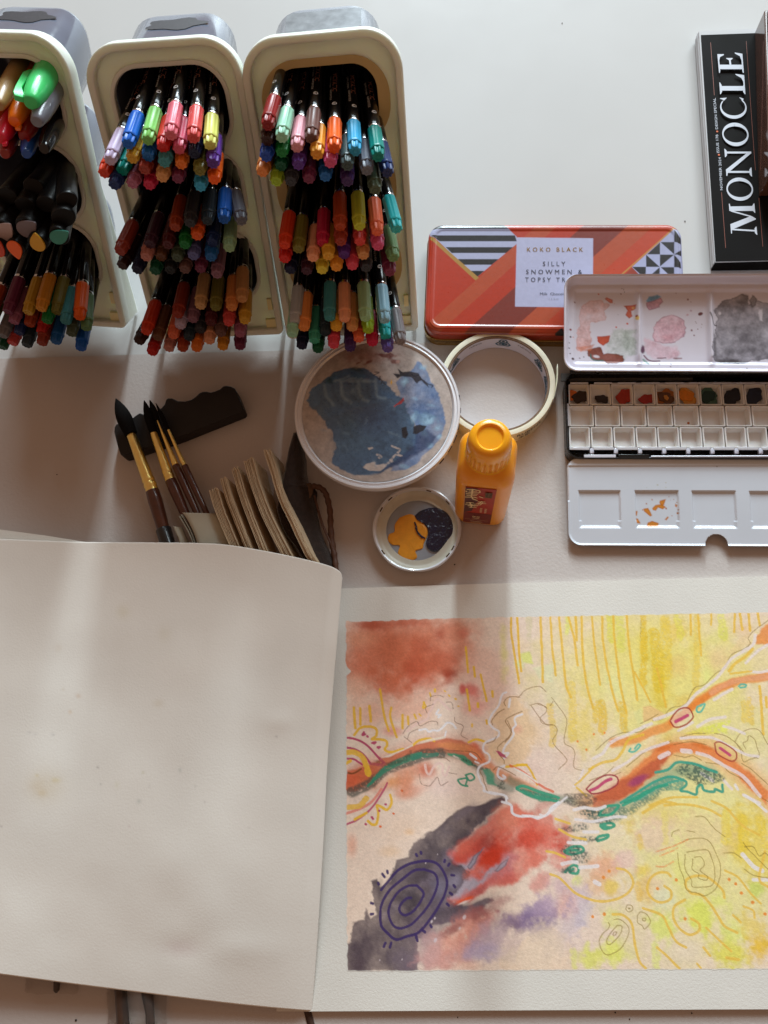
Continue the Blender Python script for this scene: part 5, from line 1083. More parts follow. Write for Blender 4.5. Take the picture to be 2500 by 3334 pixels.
# ================================================================== sketchbook with the painting
M_paper = mat('cold_pressed_paper', (226, 222, 214), .75, spec=.25, mottle=(25, .04), bump=(700, .34, .0004), bump2=(1500, .3, .0003))
M_paperL = mat('smooth_back_of_page', (219, 210, 205), .72, spec=.25, attr=True, mottle=(14, .06), bump=(700, .22, .0004), bump2=(22, .15, .0012))
M_block = mat('page_block_edges', (206, 198, 188), .8, mottle=(40, .1), bump=(1500, .3, .0003))
M_art = mat('painted_paper', (255, 255, 255), .62, spec=.3, attr=True, mottle=(500, .1), bump=(700, .30, .0004), bump2=(1500, .3, .0003))
ZP = .0046
sb = thing('sketchbook', 'large open sketchbook, blank page curling over at left and a bright abstract watercolour at right', 'sketchbook', at(1700, 2600, .0013))
pgp = [(900, 1924), (1111, 1916), (1321, 1909), (1560, 1901), (1800, 1895), (2150, 1885), (2500, 1876), (2900, 1866), (2900, 3284), (2500, 3286), (1800, 3289), (1017, 3293), (900, 3293)]
tp_ = [at(x, y, ZP) for x, y in pgp]
sh = lambda p, z, g=0: np.array([p[0], p[1], z])
MB().prism([sh(p, ZP - .0006) for p in reversed(tp_)], [sh(p, ZP) for p in reversed(tp_)][::1]).build('page', M_paper, sb, smooth=False)
MB().prism([sh(p, .0014) + np.array([0, -.0002, 0]) for p in reversed(tp_)], [sh(p, ZP - .0009) + np.array([0, -.0004, 0]) for p in reversed(tp_)]).build('page_block', M_block, sb, smooth=False)

PA = Plane((1125, 2020, ZP + .00008), (2700, 1990, ZP + .00008), (1129, 3161, ZP + .00008))
X1 = PA.loc(2640, 2500)[0]
cv = Canvas(PA, -PA.W / 2 - .004, X1, -PA.L / 2 - .004, PA.L / 2 + .004, .00046, (236, 210, 192), 1.10)
def o(x, y): return (x / .6636, y / .6636)             # whole-photo coordinates
def a1(x, y): return (1120 + x / 2.860, 2000 + y / 2.860)
def c4(x, y): return (1050 + x / 2.212, 1850 + y / 2.212)
def c5(x, y): return (1750 + x / 2.212, 1850 + y / 2.212)
def d6(x, y): return (1000 + x / 2.0738, 2550 + y / 2.0738)
def d7(x, y): return (1700 + x / 2.0738, 2550 + y / 2.0738)
TE, DT, OG, AM, LI, PG, GN, DG, WH, BR, MA, VI = (206, 108, 74), (178, 78, 52), (238, 132, 58), (240, 184, 56), (224, 228, 120), (236, 208, 160), (66, 150, 120), (58, 76, 70), (240, 230, 236), (140, 96, 50), (184, 62, 104), (62, 46, 96)
# --- washes
B_ = lambda x, y, rx, ry=None, ang=0, col=(0, 0, 0), a=.8, soft=.8, wob=.35, fine=.1: cv.blob(x, y, rx, ry, ang, col, a, soft, wob * .7, fine * .7)
B_(*o(1420, 1450), 500, 340, 0, (248, 218, 122), .9, .8, .4); B_(*o(1520, 1800), 440, 520, 0, (247, 224, 144), .85, .8, .4); B_(*o(1050, 1480), 130, 200, 0, (238, 190, 172), .7, .9)
B_(*a1(420, 330), 300, 230, 0, (220, 142, 112), .9, .9, .3, .1); B_(*a1(480, 330), 230, 180, 0, TE, .8, .95, .3, .1); B_(*a1(780, 420), 150, 180, 20, TE, .85, .95, .4, .1); B_(*a1(160, 520), 90, 90, 0, (212, 116, 84), .7, .9); B_(*a1(900, 160), 150, 90, 0, (214, 124, 92), .65, .9, .8); B_(*a1(420, 640), 110, 80, 0, (208, 104, 68), .7, .9, .8, .4)
B_(*a1(1040, 330), 120, 130, 0, (222, 146, 118), .6, .95); B_(*a1(760, 300), 60, 40, 30, (176, 76, 50), .5, .95); B_(*a1(700, 560), 90, 60, 0, (196, 92, 62), .6, .95); B_(*a1(250, 95), 110, 26, 3, DT, .8, .9, .5); B_(*a1(560, 80), 120, 22, 0, (192, 88, 60), .6, .9); B_(*a1(890, 185), 30, 34, 0, DT, .65, .9, .5); B_(*a1(985, 545), 40, 22, 10, (150, 58, 36), .8, .9, .6); B_(*a1(930, 430), 80, 60, 0, (190, 86, 56), .6, .9, .8); B_(*a1(660, 500), 40, 120, 0, (186, 80, 52), .5, .9, .8); B_(*a1(980, 610), 30, 36, 30, (168, 66, 44), .55, .9, .8, .6); B_(*a1(1120, 180), 30, 22, 0, (208, 100, 78), .5, .9)
B_(*a1(160, 230), 80, 40, 0, (228, 156, 122), .5, .9); B_(*a1(100, 680), 70, 60, 0, (236, 186, 160), .7, .9); B_(*a1(220, 930), 110, 70, 0, (238, 184, 160), .7, .9); B_(*a1(620, 900), 120, 70, 0, (234, 176, 150), .7, .9)
B_(*a1(1190, 720), 46, 36, 30, (216, 92, 82), .75, .8, .7); B_(*a1(1100, 690), 14, 28, 0, (208, 72, 66), .7, .8, .5); B_(*a1(1230, 860), 60, 40, 0, (232, 150, 136), .6, .9); B_(*a1(450, 1090), 50, 24, 0, (222, 120, 100), .6, .9); B_(*a1(1000, 700), 24, 30, 40, (240, 206, 190), .7, .8)
# yellow field, upper right, laid in vertical strokes
for x, y, rx, ry, c, a in ((1950, 2120, 60, 110, (228, 206, 150), .5), (2080, 2200, 40, 160, (232, 218, 130), .55), (2150, 2230, 50, 160, (226, 196, 60), .8), (2100, 2100, 40, 90, (230, 208, 90), .7), (2200, 2060, 60, 60, (234, 198, 90), .7), (2000, 2230, 60, 100, (226, 226, 160), .7), (1900, 2350, 60, 130, (238, 206, 90), .6), (1800, 2250, 50, 120, (226, 216, 176), .6), (2260, 2110, 40, 80, (232, 212, 100), .6), (2330, 2080, 40, 60, (226, 220, 130), .5), (2340, 2140, 50, 60, (240, 200, 150), .7), (2300, 2200, 26, 50, (230, 230, 140), .7), (2210, 2170, 60, 50, (238, 200, 120), .7), (1640, 2120, 20, 110, (230, 220, 120), .6), (1700, 2100, 30, 70, (238, 206, 160), .5), (1590, 2150, 40, 60, (238, 196, 176), .6), (2420, 2050, 40, 40, (240, 190, 140), .6), (1750, 2500, 60, 80, (240, 204, 190), .7), (1850, 2470, 50, 60, (242, 200, 180), .6), (2250, 2290, 60, 40, (234, 200, 100), .7), (1690, 2160, 22, 22, (224, 232, 170), .8)): B_(x, y, rx, ry, 0, c, a, .9, .7, .5)
for (x0, y0, x1_, y1_, w, c, a) in ((2095, 2010, 2092, 2225, 22, (228, 188, 40), .75), (2130, 2060, 2145, 2240, 34, (226, 190, 40), .7), (2165, 2020, 2170, 2200, 30, (230, 196, 56), .65), (2270, 2010, 2262, 2260, 20, (230, 200, 90), .7), (1985, 2010, 1990, 2080, 26, (224, 214, 80), .7), (2015, 2010, 2020, 2110, 26, (222, 216, 90), .6), (1845, 2010, 1846, 2060, 14, (226, 226, 110), .7), (1790, 2300, 1800, 2420, 22, (228, 192, 70), .6), (1860, 2230, 1862, 2400, 26, (232, 200, 80), .6), (1955, 2290, 1962, 2380, 26, (228, 186, 50), .75), (2025, 2300, 2030, 2370, 24, (228, 186, 50), .7), (1935, 2300, 1938, 2350, 14, (228, 190, 60), .7), (2200, 2010, 2215, 2080, 20, (226, 214, 80), .6), (2350, 2010, 2352, 2070, 26, (224, 220, 90), .6), (2420, 2290, 2425, 2340, 24, (236, 200, 90), .7), (2440, 2280, 2445, 2350, 14, (234, 196, 80), .7), (1720, 2010, 1722, 2080, 18, (206, 196, 150), .5)): cv.stroke([(x0, y0), ((x0 + x1_) / 2 + 3, (y0 + y1_) / 2), (x1_, y1_)], w, c, a, 3.5, .32, 2.2)
cv.poly([c4(1420, 620), c4(1490, 600), c4(1520, 690), c4(1440, 680)], (222, 226, 120), .8, 2, 3); cv.poly([c4(1520, 720), c4(1660, 690), c4(1660, 820), c4(1560, 790)], (224, 222, 180), .7, 2, 4)
cv.poly([c5(760, 1000), c5(810, 990), c5(900, 1040), c5(930, 1060), c5(880, 1080), c5(760, 1110)], (240, 190, 130), .8, 1.5, 3); cv.poly([c5(690, 1040), c5(740, 1010), c5(755, 1110), c5(720, 1130)], (226, 220, 150), .7, 2, 3)
cv.poly([c5(1060, 1190), c5(1200, 1140), c5(1390, 1090), c5(1360, 1190), c5(1100, 1200)], (226, 226, 90), .8, 2, 3, dry=.25)
# left arch band: terracotta over green over orange
cv.poly([a1(*p) for p in ((15, 1460), (120, 1440), (300, 1370), (450, 1300), (640, 1225), (850, 1175), (960, 1150), (1080, 1165), (1180, 1200), (1280, 1260), (1330, 1370), (1200, 1400), (1000, 1300), (860, 1300), (640, 1330), (420, 1440), (240, 1560), (120, 1640), (15, 1650))], (190, 92, 56), .85, 2, 3)
cv.poly([a1(*p) for p in ((860, 1210), (1000, 1190), (1150, 1200), (1270, 1300), (1180, 1290), (1000, 1250), (880, 1250))], (226, 160, 96), .8, 3, 4); B_(*a1(1220, 1220), 22, 12, 30, (216, 92, 60), .8, .8); B_(*a1(720, 1270), 50, 16, -14, (166, 70, 44), .6, .9)
st0 = lambda f, pts, w, c, a, sf: cv.stroke([f(*p) for p in pts], w, c, a, 3, 0, sf)
st0(a1, [(1180, 1260), (1330, 1400), (1450, 1480), (1600, 1560), (1760, 1640)], 26, (226, 136, 84), .75, 6); st0(c4, [(1350, 1520), (1480, 1600), (1600, 1650), (1760, 1670), (1900, 1690)], 22, (70, 120, 102), .6, 7); st0(a1, [(880, 1300), (1040, 1310), (1180, 1380), (1300, 1470), (1420, 1560), (1560, 1620)], 22, (72, 110, 96), .55, 6)
st0(c5, [(380, 1690), (560, 1600), (720, 1500), (860, 1380), (1000, 1290), (1180, 1290), (1340, 1370), (1500, 1500), (1720, 1700)], 74, (240, 150, 92), .55, 22); st0(a1, [(20, 1560), (200, 1460), (420, 1380), (640, 1290), (900, 1230), (1100, 1240), (1280, 1320)], 60, (214, 120, 84), .5, 20); st0(c5, [(560, 1720), (760, 1620), (920, 1500), (1080, 1450), (1240, 1480)], 36, (92, 150, 132), .55, 12)
B_(*a1(200, 1500), 60, 60, 0, (206, 100, 60), .7, .9); B_(*a1(60, 1540), 40, 40, 0, (220, 96, 60), .7, .9); B_(*a1(560, 1560), 110, 50, -20, (216, 120, 70), .75, .9, .8); B_(*a1(780, 1460), 50, 40, 0, (206, 104, 76), .75, .9); B_(*a1(440, 1560), 40, 36, -40, (226, 140, 60), .7, .9); B_(*a1(650, 1640), 90, 30, -20, (222, 126, 86), .5, .9)
B_(*a1(950, 1600), 130, 50, 0, (238, 206, 196), .7, .9)
# centre cream cloud
cv.poly([a1(*p) for p in ((1370, 960), (1480, 780), (1640, 760), (1700, 900), (1760, 1100), (1740, 1300), (1600, 1400), (1500, 1420), (1330, 1300), (1330, 1200), (1440, 1120), (1390, 1040))], (236, 196, 150), .7, 5, 8); B_(*c4(1500, 1180), 70, 70, 0, (238, 200, 160), .7, .9); B_(*c4(1400, 1160), 26, 22, 0, (232, 160, 140), .5, .9)
# right arch
cv.poly([c5(*p) for p in ((380, 1660), (560, 1560), (700, 1440), (820, 1330), (900, 1270), (1020, 1250), (1180, 1260), (1330, 1320), (1440, 1400), (1560, 1500), (1659, 1600), (1659, 1700), (1500, 1560), (1380, 1440), (1240, 1350), (1080, 1320), (960, 1330), (860, 1450), (760, 1560), (600, 1680))], (230, 126, 66), .85, 2.5, 4)
cv.poly([c5(*p) for p in ((400, 1640), (560, 1560), (700, 1480), (860, 1360), (960, 1330), (900, 1430), (800, 1520), (700, 1600), (560, 1700), (400, 1720))], (190, 86, 60), .75, 3, 4); B_(*c5(720, 1530), 46, 16, -25, (160, 60, 110), .8, .7); B_(*c5(900, 1290), 60, 14, -14, (216, 104, 40), .7, .8); B_(*c5(1180, 1280), 50, 12, 20, (214, 110, 40), .7, .8)
# upper right branch
cv.stroke([c5(540, 1260), c5(700, 1230), c5(850, 1170), c5(960, 1120), c5(1060, 1040), c5(1200, 930), c5(1350, 850), c5(1500, 800), c5(1800, 770)], 26, (240, 150, 76), .9, 3, 0, 3.5); cv.stroke([c5(960, 1110), c5(1100, 1010), c5(1240, 910), c5(1400, 820)], 18, (240, 130, 50), .8, 2, 0, 3); cv.stroke([c5(1250, 900), c5(1400, 820), c5(1560, 790), c5(1800, 780)], 16, (240, 164, 120), .8, 2, 0, 3)
cv.poly([c5(*p) for p in ((1560, 540), (1580, 480), (1640, 400), (1800, 330), (1800, 560), (1600, 540))], (234, 140, 60), .85, 2, 4); cv.poly([c5(*p) for p in ((1460, 500), (1520, 480), (1540, 540), (1400, 620), (1380, 600))], (240, 200, 150), .5, 2, 3); B_(*c5(1640, 660), 60, 40, 0, (240, 214, 160), .6, .9)
# dark wash, lower left
cv.poly([d6(*p) for p in ((900, 480), (1060, 430), (1260, 420), (1420, 500), (1380, 640), (1200, 720), (1000, 800), (860, 900), (780, 800))], (172, 162, 182), .85, 7, 8)
cv.poly([d6(*p) for p in ((265, 1275), (262, 1090), (300, 1070), (310, 940), (380, 930), (395, 860), (430, 930), (465, 900), (445, 760), (430, 650), (470, 640), (500, 700), (540, 690), (610, 520), (670, 510), (720, 420), (800, 355), (860, 310), (960, 220), (1060, 160), (1140, 140), (1300, 80), (1345, 100), (1180, 260), (1080, 360), (1000, 420), (960, 500), (1060, 560), (1110, 600), (1060, 680), (960, 790), (1060, 830), (1220, 780), (1260, 800), (1120, 880), (1000, 940), (860, 960), (800, 1040), (740, 1060), (750, 1275))], (84, 71, 80), .97, 1.8, 5, var=.28)
cv.poly([d6(*p) for p in ((960, 790), (1060, 830), (1220, 770), (1290, 790), (1150, 900), (1010, 960), (900, 990), (820, 1080), (760, 1160), (750, 1275), (640, 1275), (700, 900))], (108, 92, 106), .7, 9, 9, var=.7)
for x, y, rx, ry, an, c, a in ((840, 1190, 120, 40, -8, (142, 122, 138), .6), (1000, 1150, 130, 40, -22, (160, 138, 158), .5), (1180, 1000, 120, 36, -30, (134, 114, 134), .5), (1060, 900, 120, 40, -28, (104, 88, 102), .6), (820, 1040, 70, 70, -30, (110, 94, 108), .6)): cv.blob(*d6(x, y), rx, ry, an, c, a, .95, .5, .25)
for k in range(16): cv.stroke([d6(480 + 46 * k, 900 - 42 * k + (k % 3) * 60), d6(560 + 46 * k, 820 - 44 * k + (k % 3) * 60), d6(640 + 46 * k, 730 - 44 * k + (k % 3) * 60)], 16 + (k % 4) * 5, ((70, 60, 68), (128, 114, 126), (84, 72, 80))[k % 3], .35, 5, .2, 6)
for x, y, rx, ry, an, c, a in ((860, 440, 60, 60, -40, (74, 64, 72), .7), (760, 560, 70, 50, -40, (82, 72, 80), .6), (700, 780, 60, 60, 0, (62, 54, 62), .8), (400, 1130, 90, 70, 0, (84, 70, 78), .6), (330, 1230, 50, 30, 0, (92, 76, 82), .6), (640, 1180, 60, 60, 0, (112, 98, 112), .6), (1020, 840, 50, 30, -20, (84, 72, 82), .7), (900, 880, 60, 30, -20, (78, 68, 78), .6), (520, 980, 40, 60, 0, (86, 74, 82), .5), (1060, 200, 60, 24, -35, (128, 114, 124), .6), (900, 700, 40, 50, 0, (126, 120, 140), .6), (1000, 660, 50, 40, -40, (160, 152, 172), .6), (940, 330, 40, 30, -40, (104, 92, 100), .5), (640, 620, 60, 40, -40, (112, 100, 108), .5), (560, 860, 40, 40, 0, (104, 92, 102), .4), (490, 740, 20, 60, 0, (74, 64, 70), .6)): B_(*d6(x, y), rx / 1.2, ry / 1.2, an, c, a, .9, .7, .4)
# red centre
cv.poly([d6(*p) for p in ((960, 490), (1010, 410), (1100, 350), (1200, 280), (1300, 160), (1400, 120), (1560, 230), (1640, 200), (1700, 300), (1680, 420), (1600, 520), (1520, 600), (1380, 680), (1240, 720), (1120, 770), (990, 810), (960, 800), (1120, 700), (1260, 600), (1350, 520), (1280, 540), (1150, 640), (1090, 620), (1100, 590), (1160, 480), (1190, 440), (1060, 530))], (220, 92, 72), .88, 5, 8, var=.45)
for k in range(9): cv.stroke([d6(1010 + 70 * k, 520 - 44 * k + (k % 2) * 150), d6(1110 + 66 * k, 440 - 40 * k + (k % 2) * 150), d6(1200 + 60 * k, 370 - 30 * k + (k % 2) * 150)], 18 + (k % 3) * 6, ((206, 60, 40), (232, 120, 96), (190, 70, 60))[k % 3], .4, 5, .15, 6)
for x, y, rx, ry, an, c, a in ((1300, 420, 90, 50, -40, (214, 66, 40), .8), (1220, 390, 40, 50, 0, (150, 60, 56), .6), (1240, 500, 60, 40, -30, (216, 62, 36), .8), (1480, 380, 70, 50, -30, (210, 76, 56), .75), (1360, 240, 70, 60, 0, (232, 140, 114), .7), (1060, 430, 40, 30, -40, (226, 110, 90), .6), (1520, 520, 70, 40, -35, (226, 124, 104), .7), (1320, 660, 80, 30, -30, (214, 104, 92), .7), (1160, 730, 50, 16, -25, (176, 90, 88), .7), (1060, 790, 44, 8, -20, (230, 90, 50), .9), (1700, 480, 60, 80, 0, (226, 118, 104), .7), (1740, 400, 40, 80, 0, (208, 72, 56), .7)): B_(*d6(x, y), rx / 1.2, ry / 1.2, an, c, a, .9, .8, .6)
cv.poly([d6(*p) for p in ((1195, 430), (1150, 490), (1130, 540), (1100, 580), (1080, 560), (1130, 480))], (164, 156, 172), .9, 1, 2, (90, 60, 70)); cv.poly([d6(*p) for p in ((1360, 512), (1340, 560), (1280, 600), (1260, 596), (1300, 545))], (176, 164, 178), .9, 1, 2, (120, 70, 70))
cv.poly([d6(*p) for p in ((1105, 780), (1060, 812), (1010, 822), (1050, 800))], (236, 214, 206), .85, 1, 1.5)
# mauve and peach below
for x, y, rx, ry, an, c, a in ((1100, 960, 110, 60, -25, (222, 142, 126), .75), (1000, 1080, 130, 70, -20, (224, 152, 132), .75), (900, 1200, 120, 50, 0, (222, 160, 144), .65), (1240, 1060, 110, 60, -20, (190, 164, 180), .7), (1420, 930, 70, 60, -30, (140, 110, 140), .75), (1420, 960, 36, 30, 0, (108, 84, 112), .6), (1560, 880, 90, 60, -20, (168, 146, 176), .7), (1640, 820, 80, 50, 0, (190, 160, 186), .6), (1200, 1140, 90, 40, -10, (180, 164, 190), .7), (1400, 1140, 50, 60, 0, (186, 156, 170), .5), (820, 1100, 60, 80, 10, (206, 168, 166), .6), (1160, 870, 50, 30, -20, (150, 84, 84), .7), (990, 990, 60, 20, -25, (130, 76, 80), .6), (1580, 660, 70, 40, -30, (220, 140, 130), .7), (1300, 800, 70, 30, -20, (170, 110, 110), .6), (1700, 700, 60, 60, 0, (206, 170, 180), .6), (1440, 1100, 40, 50, 10, (178, 148, 166), .45)): B_(*d6(x, y), rx / 1.15, ry / 1.15, an, c, a, .8, .8, .6)
cv.poly([d6(*p) for p in ((1430, 1110), (1500, 1030), (1560, 990), (1640, 960), (1800, 1060), (1800, 1270), (1380, 1270), (1300, 1240), (1290, 1170), (1400, 1200))], (234, 206, 180), .85, 2, 6); B_(*d6(1080, 1230), 60, 24, 0, (226, 176, 156), .6, .9)
B_(*d6(640, 300), 100, 60, -20, (236, 204, 180), .6, .9); B_(*d6(690, 330), 26, 16, 0, (232, 186, 136), .6, .9); B_(*d6(560, 460), 50, 24, 0, (232, 196, 160), .6, .9); B_(*d6(300, 420), 26, 50, 0, (232, 160, 130), .6, .9)
# lower right greens, yellows and pinks
for x, y, rx, ry, an, c, a in ((360, 660, 26, 26, 0, (222, 226, 130), .8), (1190, 900, 60, 60, 0, (226, 230, 100), .85), (1330, 800, 40, 50, 0, (226, 228, 120), .7), (960, 980, 60, 60, 0, (226, 230, 120), .8), (620, 1130, 90, 50, 0, (226, 226, 110), .8), (450, 1180, 60, 40, 0, (226, 222, 110), .8), (1400, 1130, 100, 60, 0, (228, 220, 80), .8), (1440, 1000, 60, 50, 0, (226, 230, 130), .7), (600, 920, 40, 40, 0, (230, 226, 140), .7), (1600, 1110, 60, 60, 0, (238, 190, 50), .9), (1560, 960, 60, 50, 0, (240, 206, 110), .8), (1560, 420, 90, 120, 0, (240, 206, 90), .8), (1500, 250, 60, 60, 0, (234, 206, 90), .7), (1440, 380, 40, 70, 0, (238, 204, 60), .7), (900, 200, 130, 60, 0, (240, 206, 130), .6), (720, 300, 40, 60, 0, (226, 196, 90), .7), (880, 340, 110, 60, 0, (240, 200, 180), .7), (560, 560, 70, 50, 0, (240, 164, 130), .7), (560, 690, 80, 40, 0, (240, 186, 150), .7), (620, 690, 50, 30, -30, (236, 206, 90), .7), (820, 590, 36, 30, 0, (238, 204, 90), .8), (900, 700, 50, 60, 0, (238, 200, 170), .6), (820, 740, 30, 46, 0, (238, 196, 120), .7), (960, 760, 40, 50, 0, (226, 226, 190), .7), (700, 520, 50, 50, 0, (240, 196, 190), .7), (400, 850, 40, 80, 0, (206, 196, 206), .7), (340, 760, 60, 60, 0, (216, 190, 196), .6), (280, 830, 50, 50, 0, (236, 180, 160), .7), (1580, 720, 26, 26, 0, (206, 216, 110), .8), (1240, 330, 120, 80, 0, (240, 206, 160), .6), (1120, 1130, 80, 40, 0, (236, 216, 190), .7), (760, 1060, 60, 60, 0, (236, 214, 180), .7), (1300, 560, 60, 90, 0, (238, 212, 150), .6), (1060, 620, 30, 60, 0, (232, 226, 130), .6), (320, 1000, 60, 100, 20, (206, 190, 204), .5), (100, 900, 90, 60, -20, (150, 128, 160), .7), (60, 950, 60, 40, 0, (120, 96, 136), .5), (180, 820, 70, 40, 0, (186, 160, 180), .6), (120, 1130, 140, 80, 0, (238, 210, 186), .8)): B_(*d7(x, y), rx, ry, an, c, a, .75, .9, .7)
for q, w, c in (([(790, 360), (800, 430)], 16, (238, 196, 80)), ([(780, 680), (790, 780)], 18, (236, 190, 90)), ([(1380, 200), (1376, 380)], 26, (240, 206, 60)), ([(1480, 240), (1500, 420)], 30, (238, 200, 60)), ([(600, 1080), (620, 1190)], 30, (226, 226, 110)), ([(440, 1100), (450, 1240)], 20, (224, 222, 120)), ([(345, 1140), (350, 1240)], 16, (224, 222, 120)), ([(900, 1100), (906, 1240)], 22, (224, 228, 120)), ([(1600, 240), (1650, 420)], 26, (240, 200, 60)), ([(960, 200), (970, 400)], 18, (238, 214, 120))): cv.stroke([d7(*p) for p in q], w, c, .6, 4, .25, 3)
cv.mottle(.12, 1); cv.mottle(.08, 0); cv.mottle(.12, 2)
# --- dry pastel and drawn lines
st_ = lambda f, pts, w, c, a=.95, wob=.5, dry=0.0, soft=.6: cv.stroke([f(*p) for p in pts], w, c, a, wob, dry, soft)
# left arch green
st_(a1, [(70, 1650), (210, 1590), (330, 1500), (450, 1420), (600, 1360), (760, 1310), (900, 1300)], 30, DG, .75, 3, .25, 3)
for k in range(4): st_(a1, [(220 + k * 6, 1600 - k * 8), (340, 1500 - k * 14), (470, 1420 - k * 16), (600, 1360 - k * 14), (720, 1320 - k * 8)], 6, (60, 136, 108), .8, 2, .15, 1)
st_(a1, [(640, 1340), (740, 1320), (870, 1310)], 12, (64, 126, 104), .8, 2, .1); st_(a1, [(620, 1290), (560, 1350), (400, 1400), (300, 1370)], 12, (80, 60, 50), .5, 3, .4, 2)
cv.poly([a1(*p) for p in ((960, 1290), (1040, 1290), (1120, 1310), (1160, 1350), (1200, 1390), (1235, 1410), (1160, 1410), (1100, 1370), (1040, 1330), (960, 1310))], (58, 146, 112), .9, 1.2, 2); st_(a1, [(1020, 1315), (1080, 1345)], 5, (222, 200, 190), .8, 1, .3); st_(a1, [(1080, 1340), (1180, 1380), (1260, 1430), (1330, 1440)], 8, (60, 66, 60), .7, 2, .5)
cv.poly([a1(*p) for p in ((1290, 1440), (1360, 1430), (1400, 1480), (1400, 1560), (1440, 1590), (1340, 1570), (1320, 1500))], (72, 156, 124), .85, 1.5, 3); st_(a1, [(1430, 1500), (1480, 1550), (1440, 1600), (1500, 1610)], 10, (62, 80, 72), .7, 3, .45, 1.5)
st_(c4, [(1400, 1580), (1450, 1570), (1560, 1610), (1659, 1640), (1700, 1655)], 9, (64, 160, 126)); st_(c4, [(1400, 1590), (1480, 1630), (1560, 1655), (1700, 1680)], 9, (64, 160, 126)); st_(c4, [(1430, 1595), (1560, 1630), (1680, 1665)], 7, (70, 90, 80), .7, 1, .4)
for q in ([(985, 1520), (1040, 1515), (1030, 1560), (1045, 1570), (1000, 1560), (975, 1530), (985, 1520)], [(1030, 1490), (1070, 1480), (1095, 1510), (1060, 1530), (1035, 1500)]): st_(c4, q, 5.5, (58, 150, 118))
# rings at far left
st_(a1, [(12, 1148), (110, 1165), (200, 1210), (270, 1280), (330, 1345)], 6.5, MA); st_(a1, [(12, 1240), (90, 1255), (160, 1290), (210, 1340), (240, 1380)], 6.5, MA); st_(a1, [(12, 1342), (90, 1350), (140, 1380), (190, 1410)], 6, MA); st_(a1, [(12, 1290), (100, 1290), (180, 1340), (200, 1400), (230, 1480)], 16, AM, .9, 2); st_(a1, [(12, 1390), (60, 1365)], 10, AM); st_(a1, [(25, 1475), (90, 1480), (160, 1440)], 5, (130, 74, 40)); st_(a1, [(330, 1340), (370, 1400), (250, 1390)], 8, (170, 70, 90), .7, 2, .2)
st_(d6, [(262, 205), (360, 170), (440, 120), (500, 40)], 8, (224, 124, 110), .8); st_(d6, [(262, 280), (350, 240), (440, 160), (520, 40), (540, 0)], 6, MA, .9); st_(d6, [(280, 160), (350, 150), (400, 100)], 16, AM, .85, 2, .1); st_(d6, [(320, 245), (400, 200)], 8, AM); st_(d6, [(560, 80), (570, 130), (540, 180), (500, 160), (470, 150), (480, 200), (470, 270), (440, 280), (410, 255)], 8, AM)
for x, y, c in ((530, 143, MA), (487, 186, MA), (437, 230, MA), (443, 240, MA), (395, 277, MA), (583, 205, (230, 110, 50)), (494, 293, (230, 110, 50)), (640, 50, (220, 110, 60))): B_(*d6(x, y), 5, 4, 30, c, .95, .3, .3)
for q in ([(185, 1100), (172, 1125), (195, 1118)], [(215, 1135), (222, 1140)], [(262, 1200), (295, 1192), (280, 1205)], [(312, 1240), (335, 1236), (322, 1246)]): st_(a1, q, 7, MA)
# amber ticks and loops
for q, w in (([(90, 870), (105, 1060)], 9), ([(150, 875), (152, 1028)], 8), ([(236, 856), (250, 995)], 9), ([(335, 700), (370, 930), (415, 1085)], 7.5), ([(440, 870), (430, 960), (490, 1145)], 7.5), ([(545, 940), (545, 1060)], 8), ([(595, 955), (598, 1022)], 7.5), ([(655, 935), (672, 972)], 6), ([(700, 930), (715, 945)], 5), ([(1134, 305), (1155, 540)], 7), ([(1208, 490), (1218, 580)], 7.5), ([(1272, 560), (1328, 808)], 7), ([(1142, 700), (1172, 895)], 7), ([(1380, 716), (1384, 764)], 8), ([(1245, 830), (1248, 862)], 8), ([(1192, 1024), (1192, 1046)], 6), ([(1325, 990), (1330, 1020)], 7), ([(1556, 30), (1556, 170), (1600, 450), (1630, 640)], 7), ([(1612, 30), (1630, 350), (1650, 530)], 7), ([(845, 700), (846, 720)], 7), ([(800, 735), (808, 765)], 6), ([(932, 712), (945, 720)], 4), ([(975, 752), (985, 762)], 5), ([(1035, 786), (1042, 790)], 6), ([(1062, 855), (1068, 857)], 5), ([(740, 820), (760, 860), (735, 870), (745, 820)], 6)): st_(a1, q, w, AM, .93)
st_(a1, [(95, 1125), (150, 1060), (240, 1045), (300, 1070), (300, 1130), (260, 1165), (330, 1165), (390, 1180), (400, 1220), (380, 1260), (440, 1285), (550, 1255)], 8, AM); st_(a1, [(640, 1220), (700, 1175), (790, 1158), (840, 1180)], 7, AM); st_(a1, [(1160, 1190), (1230, 1165), (1310, 1185)], 7, AM); st_(a1, [(1510, 1420), (1600, 1410), (1700, 1400)], 7, AM)
cv.poly([a1(*p) for p in ((350, 1335), (550, 1260), (640, 1210), (640, 1230), (420, 1330))], (240, 222, 206), .85, .8, 1); cv.poly([a1(*p) for p in ((670, 1215), (780, 1165), (940, 1130), (950, 1150), (780, 1190))], (240, 220, 200), .8, .8, 1)
for q in ([(15, 350), (14, 480), (40, 530), (15, 575)],): st_(a1, q, 4, (200, 130, 100), .6)
for q in ([(1400, 1415), (1470, 1420), (1530, 1520), (1545, 1560)],): st_(c4, q, 6, AM)
st_(c4, [(1350, 1420), (1450, 1470), (1560, 1560), (1659, 1610)], 7, (222, 96, 60), .8, 1.5, .15); st_(c4, [(1380, 1440), (1470, 1490), (1550, 1545)], 5, (240, 226, 214), .9)
